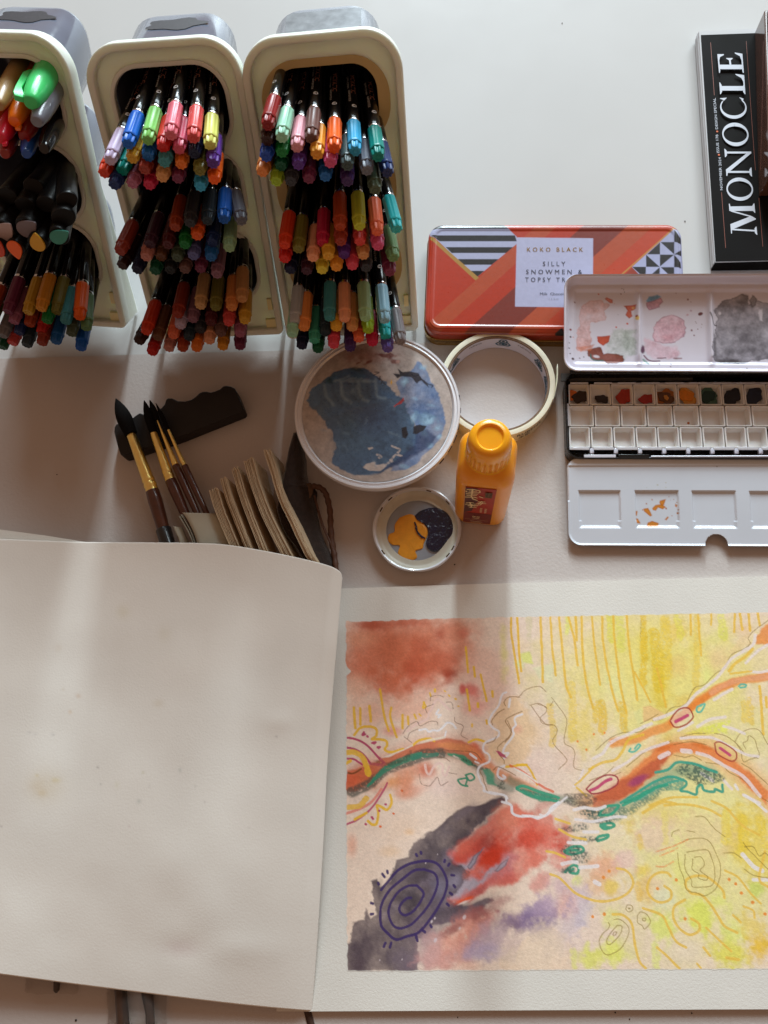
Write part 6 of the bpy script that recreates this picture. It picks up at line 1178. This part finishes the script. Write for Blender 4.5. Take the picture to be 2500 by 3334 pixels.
for q, w in (([(20, 350), (30, 580), (38, 820)], 8), ([(92, 355), (105, 560), (130, 770)], 7), ([(155, 355), (180, 600), (205, 840), (240, 930)], 7.5), ([(222, 350), (262, 500), (290, 700)], 7.5), ([(275, 350), (282, 520)], 7.5), ([(318, 350), (322, 560), (350, 820), (400, 1010)], 7.5), ([(390, 350), (410, 560), (450, 840)], 6.5), ([(465, 350), (475, 560), (530, 850), (580, 1030)], 7), ([(545, 345), (555, 520), (590, 800), (640, 1040)], 7), ([(642, 340), (660, 560), (720, 950)], 7), ([(700, 750), (760, 860), (812, 965)], 6), ([(860, 720), (890, 840), (925, 1000)], 7), ([(1102, 335), (1105, 480)], 7), ([(1155, 335), (1165, 480), (1180, 630)], 6), ([(1252, 330), (1250, 410)], 6), ([(1422, 325), (1415, 460)], 7), ([(1456, 325), (1475, 445)], 8), ([(1520, 325), (1530, 450)], 8), ([(1585, 320), (1600, 410)], 8), ([(1600, 850), (1625, 1190)], 8), ([(1645, 930), (1650, 1000)], 8)): st_(c5, q, w, (240, 188, 70), .9, .8, .08)
st_(c5, [(743, 380), (742, 500)], 2, (120, 90, 60), .6, 1, .4)
# white line loops, brown pencil
for q, w in (([(1510, 725), (1470, 750), (1440, 850), (1380, 930), (1350, 1010), (1390, 1060), (1440, 1090), (1430, 1140), (1340, 1180), (1300, 1215), (1300, 1270), (1350, 1310), (1350, 1370), (1270, 1410), (1245, 1470), (1270, 1550), (1300, 1600), (1305, 1650)], 6), ([(1545, 790), (1535, 860)], 7), ([(1659, 930), (1590, 965), (1600, 1030), (1570, 1070), (1580, 1120), (1540, 1180), (1500, 1230), (1480, 1290), (1530, 1290), (1490, 1340)], 6), ([(1490, 1410), (1440, 1440), (1430, 1500), (1470, 1530), (1500, 1520), (1480, 1500)], 7), ([(1175, 1300), (1230, 1340)], 7), ([(1220, 1370), (1250, 1385)], 5), ([(870, 790), (840, 820), (820, 880), (790, 920), (780, 970), (720, 1000), (650, 1040), (590, 1090)], 7), ([(880, 790), (920, 830), (960, 870), (990, 890)], 7), ([(880, 890), (860, 930), (900, 940), (880, 960)], 6), ([(700, 1080), (760, 1070), (790, 1095), (830, 1080), (880, 1080), (930, 1040), (960, 1010), (1010, 1020), (1040, 1060)], 6), ([(950, 1090), (940, 1130)], 5), ([(755, 1400), (770, 1470), (800, 1490), (830, 1430), (880, 1390), (920, 1410), (920, 1480), (950, 1500), (980, 1420)], 7)): st_(a1, q, w, WH if w != 7 or q[0][0] > 900 else (236, 200, 190), .85, .8, .08)
st_(c4, [(1200, 1610), (1270, 1625), (1320, 1640), (1330, 1659)], 6, WH); st_(d6, [(1190, 50), (1250, 70), (1330, 80), (1345, 120)], 6, WH); st_(d6, [(1315, 125), (1375, 145), (1385, 200), (1430, 222), (1510, 222), (1560, 235), (1620, 210), (1650, 165), (1700, 130)], 7, WH)
for q in ([(550, 1110), (600, 1040), (680, 1000), (710, 1040), (790, 1000), (860, 1000), (870, 1030)], [(560, 1140), (610, 1180), (630, 1195)], [(590, 1160), (620, 1100), (690, 1070)], [(800, 810), (810, 770), (880, 755), (930, 770)], [(950, 820), (1000, 820), (1015, 880)], [(770, 920), (760, 870), (810, 850), (830, 840)], [(1030, 960), (1035, 1000), (1110, 1040), (1090, 1120), (1150, 1160)], [(700, 1490), (720, 1580), (790, 1600), (830, 1560), (870, 1520), (900, 1590), (970, 1560)], [(980, 1480), (1050, 1490)], [(870, 1330), (940, 1340), (985, 1370)], [(910, 1265), (1100, 1270), (1220, 1290), (1280, 1360)]): st_(a1, q, 2.4, (120, 78, 56), .7, 1, .25, .5)
for q in ([(1505, 850), (1490, 810), (1540, 770), (1640, 770)], [(1490, 880), (1420, 930), (1380, 990), (1380, 1030)], [(1659, 905), (1570, 940), (1500, 990), (1540, 1060), (1550, 1120), (1480, 1190), (1430, 1240), (1450, 1310), (1490, 1360), (1490, 1390)], [(1520, 990), (1560, 1100), (1500, 1190)], [(1330, 1200), (1390, 1180), (1420, 1140)], [(1260, 1450), (1300, 1540), (1330, 1640)], [(1390, 1450), (1440, 1420), (1600, 1500)]): st_(a1, q, 2.6, BR, .8, 1, .12, .5)
for q in ([(1410, 930), (1470, 870), (1560, 850), (1610, 890)], [(1490, 985), (1560, 975), (1615, 1010)], [(1500, 990), (1600, 1120), (1659, 1130)], [(1640, 990), (1659, 960)]): st_(c4, q, 2.4, BR, .75, 1, .15, .5)
for q in ([(0, 980), (60, 1000), (60, 1040), (20, 1080), (40, 1120), (120, 1130), (140, 1180), (110, 1250), (190, 1350), (210, 1390), (150, 1450)], [(100, 930), (190, 1050), (210, 1110), (190, 1250), (250, 1290), (270, 1340), (260, 1430), (330, 1460)], [(420, 1310), (500, 1240), (570, 1200), (640, 1180), (730, 1180), (780, 1150)], [(740, 1120), (800, 1090), (870, 1050)], [(830, 1100), (900, 1080), (960, 1010), (1060, 980), (1100, 910), (1140, 855), (1200, 840), (1280, 760), (1340, 720), (1400, 620), (1490, 580), (1530, 540), (1520, 500), (1560, 450), (1640, 390), (1700, 340)], [(370, 1530), (480, 1490), (550, 1430)], [(500, 1520), (600, 1470)], [(640, 1430), (740, 1350), (820, 1290), (960, 1240)], [(1030, 1215), (1130, 1190), (1210, 1188)], [(1270, 1188), (1360, 1210), (1440, 1270), (1500, 1340), (1590, 1370)], [(980, 1270), (1100, 1250), (1220, 1270)], [(980, 1345), (1060, 1360), (1120, 1350), (1180, 1385)], [(1210, 1400), (1330, 1420), (1380, 1470), (1490, 1530), (1600, 1640), (1700, 1700)], [(1470, 1405), (1540, 1450), (1640, 1540), (1700, 1590)], [(1420, 1250), (1460, 1190), (1540, 1155), (1600, 1170), (1659, 1270)], [(1430, 1260), (1460, 1310), (1480, 1390), (1520, 1380), (1595, 1350), (1580, 1290), (1560, 1230), (1520, 1205), (1510, 1240), (1480, 1260), (1500, 1300)]): st_(c5, q, 2.3, (140, 104, 44), .75, .8, .1, .5)
for q, w in (([(400, 1370), (470, 1330), (520, 1260), (620, 1210), (680, 1180), (820, 1120)], 9), ([(840, 1090), (930, 1060), (1060, 990), (1150, 900), (1290, 790), (1400, 650), (1540, 560), (1570, 480)], 9), ([(270, 1550), (350, 1500), (380, 1440)], 5), ([(540, 1460), (640, 1400), (760, 1320), (940, 1250)], 8), ([(1030, 1225), (1150, 1215), (1270, 1225), (1400, 1290), (1500, 1340), (1590, 1355)], 8), ([(1150, 1330), (1240, 1360), (1340, 1420), (1480, 1500), (1600, 1640)], 10), ([(1150, 1140), (1240, 1090), (1350, 1070)], 9), ([(1340, 1140), (1420, 1160), (1490, 1190)], 8), ([(880, 1360), (940, 1330)], 13), ([(1040, 1315), (1100, 1320)], 13), ([(1180, 1480), (1260, 1530)], 11), ([(1340, 1530), (1400, 1590)], 9), ([(1480, 1630), (1600, 1690)], 9), ([(1500, 680), (1580, 600), (1659, 550)], 8), ([(1530, 740), (1600, 750), (1659, 740)], 8), ([(1270, 950), (1400, 870)], 8), ([(1010, 1170), (1120, 1110)], 7), ([(330, 1450), (290, 1540), (260, 1570)], 6)): st_(c5, q, w, (240, 218, 216), .8, 1.2, .12, .8)
for q, w in (([(370, 1450), (470, 1400), (560, 1380), (610, 1320), (660, 1230), (760, 1200)], 8), ([(270, 1560), (340, 1500), (400, 1430)], 6), ([(280, 1580), (350, 1640)], 6), ([(1380, 740), (1420, 690), (1500, 630), (1550, 580)], 9), ([(1390, 760), (1540, 740)], 6)): st_(c5, q, w, (240, 190, 70), .85, .8, .1)
# seeds
for q, w, c in (([(960, 1090), (985, 1050), (1030, 1010), (1090, 1010), (1120, 1060), (1110, 1090), (1060, 1130), (990, 1145), (955, 1100)], 4.5, (170, 66, 44)), ([(1275, 1260), (1310, 1250), (1390, 1290), (1430, 1330), (1430, 1370), (1400, 1390), (1350, 1370), (1290, 1330), (1275, 1260)], 4, (170, 66, 54)), ([(350, 1590), (400, 1540), (470, 1500), (530, 1490), (575, 1510), (570, 1560), (500, 1600), (400, 1625), (350, 1590)], 4.5, (160, 54, 66))): cv.poly([c5(*p) for p in q], (244, 196, 130) if w == 4 else (244, 214, 190), .5, 1); st_(c5, q, w, c, .95)
for q, w in (([(995, 1105), (1080, 1060)], 10), ([(1315, 1295), (1350, 1320), (1385, 1345)], 9), ([(380, 1600), (430, 1580), (480, 1540), (530, 1520)], 9)): st_(c5, q, w, (196, 66, 112))
for q in ([(1180, 990), (1150, 1000), (1150, 1035), (1180, 1030), (1205, 980), (1175, 985)], [(670, 1300), (660, 1320), (700, 1320), (740, 1280), (725, 1270), (700, 1300)], [(1450, 850), (1470, 835), (1500, 840), (1495, 855), (1460, 860)]): st_(c5, q, 5.5, (96, 186, 164), .95)
for x, y in ((288, 1246), (352, 1308), (405, 1195), (482, 1185)): B_(*c5(x, y), 4, 4, 0, (244, 140, 60), .95, .3, .2)
cv.poly([a1(*p) for p in ((1410, 1270), (1450, 1275), (1500, 1310), (1520, 1340), (1450, 1320))], MA, .9, .8, 1)
# right arch green pastel
cv.poly([c5(*p) for p in ((640, 1659), (720, 1620), (820, 1560), (900, 1510), (1000, 1490), (1060, 1530), (1030, 1600), (900, 1600), (760, 1680))], (80, 150, 130), .75, 2, 3, dry=.3)
cv.poly([c5(*p) for p in ((980, 1450), (1040, 1400), (1120, 1400), (1200, 1430), (1300, 1470), (1360, 1520), (1250, 1560), (1150, 1560), (1060, 1500))], (66, 92, 80), .85, 2, 3, dry=.42); st_(c5, [(850, 1470), (940, 1450), (1000, 1400), (1080, 1400), (1150, 1415), (1220, 1445), (1290, 1470)], 8, (62, 160, 136)); st_(c5, [(600, 1690), (740, 1600), (860, 1530), (960, 1500), (1060, 1530), (1070, 1560), (1030, 1600), (1080, 1610), (1140, 1630), (1150, 1580), (1180, 1560), (1200, 1600), (1270, 1610), (1280, 1590), (1330, 1610), (1330, 1560)], 7.5, (62, 160, 136)); st_(c5, [(700, 1680), (840, 1590), (960, 1540), (1050, 1520)], 8, (74, 164, 140), .85, 1, .15)
cv.poly([d7(*p) for p in ((0, 40), (100, 70), (220, 95), (225, 120), (120, 125), (0, 70))], (64, 150, 120), .85, 1.5, 3, dry=.2); st_(d7, [(300, 90), (440, 90), (480, 110), (420, 140), (300, 130)], 18, (84, 74, 70), .7, 3, .4, 2)
cv.poly([d7(*p) for p in ((430, 170), (560, 150), (700, 170), (860, 90), (950, 30), (1000, 20), (860, 130), (700, 240), (600, 280), (450, 240), (400, 200))], (60, 110, 100), .7, 3, 4, dry=.36)
for q in ([(520, 215), (600, 210), (650, 160), (640, 150), (560, 160), (520, 210)], [(680, 150), (800, 90), (900, 30), (980, 10)], [(690, 130), (760, 100), (850, 50)], [(530, 280), (600, 270), (620, 290), (560, 310), (530, 290), (590, 300)], [(510, 390), (570, 370), (580, 350), (520, 360), (500, 380)], [(285, 460), (340, 430), (400, 430), (410, 460), (330, 480), (290, 460), (380, 450)], [(290, 600), (340, 555), (380, 570), (370, 610), (320, 600), (345, 580)]): st_(d7, q, 8, (58, 160, 128), .95)
for x, y, rx, ry in ((360, 300, 60, 16), (430, 380, 60, 14), (330, 450, 44, 22), (310, 590, 34, 20), (400, 500, 40, 30), (470, 200, 60, 20), (520, 260, 70, 14)): cv.poly([d7(x + rx * 1.6 * cos(t), y + ry * 1.5 * sin(t)) for t in (2 * pi * i / 12 for i in range(12))], (64, 84, 80), .75, 2, 4, dry=.46)
for q, w in (([(350, 180), (420, 165), (500, 175), (560, 155)], 9), ([(360, 245), (480, 260), (620, 230), (700, 230)], 8), ([(415, 330), (510, 330)], 9), ([(310, 400), (430, 405)], 9), ([(270, 545), (330, 530), (370, 535)], 10), ([(390, 570), (510, 560)], 10), ([(490, 665), (520, 680)], 13), ([(120, 210), (160, 220), (220, 170), (300, 95)], 6), ([(0, 215), (100, 225), (150, 225)], 6), ([(1490, 480), (1560, 560), (1620, 590)], 12), ([(1560, 650), (1660, 650)], 9), ([(1500, 80), (1580, 130), (1650, 190)], 8), ([(1440, 10), (1456, 40)], 8)): st_(d7, q, w, (238, 226, 226), .85, 1, .1, .8)
YL = (242, 192, 84)
for q, w in (([(225, 240), (320, 270)], 7), ([(250, 310), (340, 360), (430, 380)], 7), ([(165, 460), (220, 470), (290, 500)], 7), ([(190, 615), (250, 640), (360, 740), (480, 790), (580, 795), (690, 760), (745, 700), (740, 640), (700, 590), (640, 575)], 7), ([(1005, 630), (980, 605), (920, 605), (860, 650), (845, 720), (880, 780), (940, 805), (1000, 780), (1005, 730), (960, 695)], 7), ([(1365, 775), (1350, 720), (1260, 640), (1180, 625), (1110, 650), (1105, 700), (1140, 740)], 7), ([(1100, 785), (1030, 830), (1020, 900), (1060, 980), (1130, 1025), (1190, 1000), (1195, 950), (1140, 915)], 7), ([(1150, 745), (1220, 760), (1300, 860), (1360, 960), (1450, 1010)], 7), ([(610, 885), (680, 890), (740, 950), (760, 1080), (790, 1200), (835, 1250)], 7), ([(815, 845), (940, 890), (990, 980), (1040, 1070), (1105, 1110)], 7), ([(910, 1110), (980, 1170), (1060, 1250)], 7), ([(1225, 1110), (1268, 1165)], 7), ([(1180, 1220), (1208, 1250)], 6), ([(1240, 975), (1320, 1050), (1410, 1135)], 6), ([(1495, 830), (1560, 860), (1570, 910)], 6), ([(1425, 890), (1475, 940)], 6), ([(1370, 590), (1460, 640), (1540, 740), (1610, 810)], 6), ([(815, 200), (940, 130), (1040, 140)], 8), ([(860, 150), (1000, 100), (1180, 95)], 7), ([(960, 150), (1100, 145), (1240, 170), (1340, 220)], 7), ([(1280, 120), (1380, 170), (1480, 280), (1600, 350)], 7), ([(1640, 460), (1600, 640), (1660, 700)], 7), ([(1380, 1180), (1460, 1190)], 8)): st_(d7, q, w, YL, .9, .7, .05)
for x, y in ((587, 594), (549, 636), (1040, 653), (914, 711), (476, 902), (554, 884), (1100, 915), (1397, 650), (1442, 680), (1480, 742), (1556, 805), (1640, 883)): B_(*d7(x, y), 5.2, 5.2, 0, (246, 146, 66), .97, .25, .2)
PN = (150, 122, 50)
for q in ([(700, 850), (710, 825), (740, 830), (745, 855), (720, 868), (700, 850)], [(716, 842), (730, 846), (718, 850)], [(780, 890), (800, 870), (840, 885), (865, 930), (850, 965), (825, 985), (810, 960), (780, 940), (775, 905), (780, 890)], [(812, 910), (832, 912), (830, 928), (814, 926), (812, 910)], [(580, 985), (540, 1020), (520, 1070), (540, 1130), (580, 1160), (650, 1130), (690, 1080), (720, 1010), (710, 960), (660, 920), (620, 920)], [(580, 985), (590, 960), (580, 940)], [(640, 960), (672, 965), (660, 1020), (610, 1080), (580, 1090), (570, 1060), (600, 1010), (640, 960)], [(616, 1010), (636, 1005), (630, 1025), (614, 1030), (616, 1010)], [(1050, 470), (1060, 560), (1090, 640), (1110, 720), (1180, 740), (1230, 760), (1300, 720), (1330, 650), (1340, 560), (1310, 480), (1270, 400), (1210, 370), (1120, 380), (1080, 400)], [(1100, 480), (1100, 580), (1140, 650), (1150, 700), (1230, 700), (1290, 680), (1300, 580), (1280, 510), (1250, 450), (1180, 455), (1110, 465)], [(1150, 510), (1150, 580), (1190, 610), (1190, 640), (1240, 655), (1250, 630), (1200, 590), (1230, 550), (1210, 500), (1160, 500)], [(1170, 225), (1230, 230), (1300, 310), (1370, 360)], [(1010, 360), (1020, 330), (1060, 315)], [(1110, 320), (1165, 330)], [(1360, 470), (1430, 470), (1480, 505)], [(1490, 400), (1520, 440), (1580, 500), (1650, 570), (1670, 590)], [(1500, 430), (1560, 430), (1600, 490), (1640, 470), (1670, 500)], [(1500, 580), (1560, 620), (1670, 640)]): st_(d7, q, 2.3, PN, .8, .8, .08, .5)
for q in ([(900, 460), (1010, 430), (1080, 400), (1120, 380)], [(930, 490), (1010, 460), (1050, 440)], [(900, 560), (960, 560), (1020, 530)]): st_(d7, q, 4, (238, 140, 80), .7, 1, .35)
# violet spiral and its ticks
for q, w in (([(500, 720), (540, 670), (600, 600), (680, 550), (790, 525), (870, 540), (920, 600), (945, 670), (930, 750), (900, 810), (850, 890), (790, 970), (740, 1015), (670, 1035), (600, 1055), (540, 1010), (500, 960), (495, 870), (510, 800), (560, 720), (640, 650), (720, 590), (790, 580)], 7.6), ([(790, 580), (860, 610), (880, 680), (850, 770), (800, 850), (740, 920), (690, 960), (630, 980), (580, 960), (550, 890), (560, 820), (610, 740), (680, 695), (740, 690)], 7), ([(740, 690), (785, 740), (770, 790), (720, 860), (660, 890), (625, 865), (630, 820), (670, 780), (700, 775)], 7), ([(730, 1020), (745, 1065)], 8), ([(775, 990), (795, 1005)], 8)): st_(d6, q, w, VI, .95, .6)
for q in ([(735, 480), (742, 492)], [(766, 465), (770, 475)], [(508, 612), (522, 632)], [(540, 592), (544, 606)], [(480, 672), (484, 682)], [(430, 810), (444, 814)], [(430, 886), (444, 884)], [(528, 1080), (518, 1105)], [(568, 1078), (558, 1108)], [(930, 520), (926, 532)], [(960, 545), (952, 556)], [(975, 620), (992, 622)], [(988, 690), (998, 702)], [(964, 742), (978, 752)], [(945, 815), (956, 826)], [(832, 960), (840, 970)]): st_(d6, q, 7.5, VI)
for x, y, r in ((862, 912, 3), (840, 935, 4), (865, 1060, 5), (1060, 905, 5), (1030, 980, 4), (800, 540, 2), (880, 480, 2), (490, 1195, 2), (640, 1190, 2)): B_(*d6(x, y), r, r * 1.6, 30, (216, 200, 204), .8, .5, .6, .6)
# torn masking edge: paper shows where the tape bled unevenly
xs = cv.X; ysn = cv.Y
lx0 = np.interp(cv.Y[::-1], [PA.loc(1128, 3161)[1], PA.loc(1125, 2020)[1]], [PA.loc(1129, 3161)[0], PA.loc(1125, 2020)[0]])[::-1]
jit = (vnoise((cv.h, 8), 6, 77)[:, 0] - .5) * .0010 + (vnoise((cv.h, 8), 40, 78)[:, 0] - .5) * .0008
notch = .0032 * np.exp(-((cv.Y - PA.loc(1130, 2185)[1]) / .0030) ** 2)
left_ = (lx0 + jit + notch)[:, None]
jt = (vnoise((8, cv.w), 6, 79)[0] - .5) * .0008 + (vnoise((8, cv.w), 40, 80)[0] - .5) * .0006
topy = np.interp(cv.X, [PA.loc(1125, 2022)[0], PA.loc(1500, 2012)[0], PA.loc(2500, 1992)[0], PA.loc(2640, 1989)[0]], [PA.loc(1125, 2022)[1], PA.loc(1500, 2012)[1], PA.loc(2500, 1992)[1], PA.loc(2640, 1989)[1]]) + jt
boty = np.interp(cv.X, [PA.loc(1128, 3162)[0], PA.loc(2500, 3155)[0], PA.loc(2640, 3154)[0]], [PA.loc(1128, 3162)[1], PA.loc(2500, 3155)[1], PA.loc(2640, 3154)[1]]) + jt[::-1] * .6
paperc = np.array(lin((226, 222, 214)))
inside = sm((cv.X[None, :] - left_) / .0005) * sm((topy[None, :] - cv.Y[:, None]) / .0005) * sm((cv.Y[:, None] - boty[None, :]) / .0005)
cv.img = cv.img * inside[..., None] + paperc * (1 - inside[..., None])
GX, GY = np.meshgrid(cv.X, cv.Y)
kp = inside > .02; kp = kp[:-1, :-1] | kp[1:, :-1] | kp[:-1, 1:] | kp[1:, 1:]
grid_obj('painting', PA.grid(GX, GY, 0 * GX), M_art, sb, cv.img, kp)

# blank page lifted and curling over at left
TOPE = [(-170, 1753), (0, 1755), (250, 1764), (480, 1766), (650, 1768), (750, 1775), (870, 1795), (980, 1818), (1060, 1838), (1096, 1853), (1110, 1866), (1114, 1882)]
RGT = [(1114, 1882), (1108, 1950), (1096, 2100), (1085, 2230), (1066, 2480), (1056, 2680), (1045, 2870), (1030, 3100), (1016, 3292)]
BOT = [(-170, 3150), (0, 3172), (200, 3199), (380, 3222), (700, 3262), (900, 3283), (1016, 3292)]
def resample(P, t):
    P = smooth_line(np.array(P, float), 8); d_ = np.r_[0, np.cumsum(np.hypot(*np.diff(P, axis=0).T))]; d_ /= d_[-1]
    return np.stack([np.interp(t, d_, P[:, 0]), np.interp(t, d_, P[:, 1])], -1)
ns, nt_ = 300, 340; s_ = np.linspace(0, 1, ns); t_ = np.linspace(0, 1, nt_)
tpq, btq, rtq = resample(TOPE, s_), resample(BOT, s_), resample(RGT, t_); lfq = np.stack([np.full(nt_, -170.0), 1753 + (3150 - 1753) * t_], -1)
T_, S_ = np.meshgrid(t_, s_, indexing='ij'); T3, S3 = T_[..., None], S_[..., None]
Q = (1 - T3) * tpq[None] + T3 * btq[None] + (1 - S3) * lfq[:, None] + S3 * rtq[:, None] - ((1 - S3) * (1 - T3) * tpq[0] + S3 * (1 - T3) * tpq[-1] + (1 - S3) * T3 * btq[0] + S3 * T3 * btq[-1])
Zp = (1 - T_) * ((1 - S_) * .036 + S_ * .0330) + T_ * ((1 - S_) * .020 + S_ * .0066)
Zp += .004 * np.sin(pi * S_) * np.sin(pi * T_) - .0017 * np.sin(2 * pi * T_) * S_
Zp -= .0035 * sm((S_ - .955) / .045) * (1 - .4 * T_)
gs = lambda x, y, rx, ry: np.exp(-((Q[..., 0] - x) / rx) ** 2 - ((Q[..., 1] - y) / ry) ** 2)
Zp += .0005 * gs(905, 2350, 50, 34) - .0005 * gs(590, 3085, 80, 44) + .0006 * gs(790, 3090, 120, 50) + .0005 * gs(120, 2720, 120, 90)
Zp += (fbm((nt_, ns), 60, 31, 2) - .5) * .0016
D_ = np.stack([Q[..., 0] - 1250, -(Q[..., 1] - 1667), np.full(Q.shape[:2], -F)], -1) @ RC.T
Pg = CC + D_ * ((Zp - CH) / D_[..., 2])[..., None]
tint = np.ones((nt_, ns, 3)) * np.array(lin((232, 227, 219)))
def stain(x, y, rx, ry, c, a):
    m_ = (a * (.4 if max(rx, ry) < 10 else .5) * np.clip(gs(x, y, rx * .85, ry * .85) * (1.15 - .6 * np.abs(fb_ - .5)), 0, 1))[..., None]; tint[:] = tint * (1 - m_) + np.array(lin(c)) * m_
fb_ = fbm((nt_, ns), 5, 41, 3)
for q in ((150, 2560, 70, 60, (206, 186, 146), .55), (120, 2525, 7, 6, (206, 182, 90), .7), (182, 2540, 16, 10, (208, 184, 96), .65), (136, 2582, 20, 14, (206, 176, 116), .5), (118, 2560, 30, 30, (210, 186, 150), .4), (255, 2266, 9, 8, (196, 150, 96), .7), (228, 2318, 7, 7, (206, 158, 84), .7), (190, 2110, 16, 16, (204, 184, 160), .4), (515, 2290, 20, 16, (204, 186, 150), .45), (400, 1992, 26, 26, (206, 190, 140), .4), (535, 2065, 26, 30, (206, 190, 150), .3), (590, 3088, 60, 34, (196, 166, 166), .55), (452, 2609, 8, 8, (130, 146, 140), .8), (586, 2507, 6, 8, (146, 158, 150), .8), (636, 2560, 4, 4, (150, 150, 140), .8), (486, 2559, 4, 4, (156, 150, 150), .7), (666, 2612, 4, 4, (160, 150, 150), .7), (465, 2515, 6, 5, (166, 160, 96), .7), (318, 2498, 4, 4, (60, 54, 54), .95), (900, 2398, 4.5, 4, (110, 104, 104), .9), (328, 2553, 4, 4, (110, 110, 100), .8), (4, 2690, 4, 4, (90, 80, 80), .9), (172, 2392, 7, 5, (120, 122, 130), .6), (96, 2385, 7, 5, (130, 132, 136), .5), (115, 2390, 6, 5, (130, 132, 136), .5), (205, 2245, 5, 5, (190, 170, 130), .6), (810, 2696, 5, 3, (170, 160, 160), .6), (420, 2690, 4, 4, (170, 130, 140), .6), (380, 2556, 10, 14, (204, 200, 150), .3)): stain(*q)
tp_o = grid_obj('turned_page', Pg, M_paperL, sb, tint); so = tp_o.modifiers.new('sheet', 'SOLIDIFY'); so.thickness = .0005; so.offset = -1
# under sheet peeping out at top left
us = [at(-170, 1690, .0285), at(0, 1724, .0282), (at(150, 1744, .028)), at(300, 1768, .0275), at(330, 1900, .026), at(-170, 1900, .026)]
MB().prism([p - np.array([0, 0, .0005]) for p in reversed(us)], list(reversed(us))).build('under_page', M_paper, sb, smooth=False)

# ================================================================== things peeping out under the page at the bottom
M_hand = mat('dark_brown_handle', (64, 44, 34), .35, coat=.2, mottle=(200, .3))
for lab, pts, rad in (('dark blunt brush handle end peeping from under the page at lower left', [(192, 3050, .006), (186, 3190, .0055), (184, 3224, .0055), (183, 3232, .0055)], [.0022, .0022, .0020, .0008]),
                      ('wider brown brush handle under the page at the bottom edge, left of the slim one', [(372, 3050, .006), (395, 3240, .006), (412, 3460, .006)], [.0040, .0042, .0044]),
                      ('slim brown brush handle under the page at the bottom edge', [(466, 3050, .006), (480, 3240, .006), (488, 3300, .006), (492, 3460, .006)], [.0034, .0036, .0028, .003])):
    h = thing('paint_brush', lab, 'paint brush', at(pts[0][0], pts[0][1], .0013)); MB().tube([at(*p) for p in pts], rad, 16).build('handle', M_hand, h)
rb_ = thing('ribbon', 'dark brown ribbon end hanging out below the sketchbook spine', 'ribbon', at(1005, 3320, .0013))
R = [[at(x - 12, y, z), at(x + 12, y, z)] for x, y, z in ((985, 3200, .0016), (1000, 3290, .0017), (1008, 3320, .0018), (1022, 3370, .0018), (1040, 3460, .0018))]
r_ = MB().loft(R, False, False, closed=False).build('ribbon_band', mat('dark_brown_ribbon', (66, 44, 34), .6, mottle=(800, .2)), rb_); so = r_.modifiers.new('sheet', 'SOLIDIFY'); so.thickness = .0004
M_film = mat('clear_film', (236, 232, 228), .12, spec=.5, trans=.97, ior=1.12, mottle=(60, .02), bump=(90, .6, .0012))
fm = thing('plastic_sleeve', 'thin crinkled clear plastic sleeve around the handles at the bottom left', 'plastic sleeve', at(450, 3300, .0013))
for px0, px1, py0, py1, zz_ in ((82, 254, 3150, 3236, .0085), (350, 542, 3200, 3460, .0115)):
    R = []
    for k in range(9):
        y = py0 + (py1 - py0) * k / 8; R.append([at(px0 + (px1 - px0) * m / 10 + random.uniform(-3, 3), y + random.uniform(-4, 4) * (1 if k == 8 else .3), .0018 + (zz_ - .0018) * sin(pi * m / 10) ** .6 + random.uniform(0, .0006)) for m in range(11)])
    MB().loft(R, False, False, closed=False).build('film', M_film, fm)
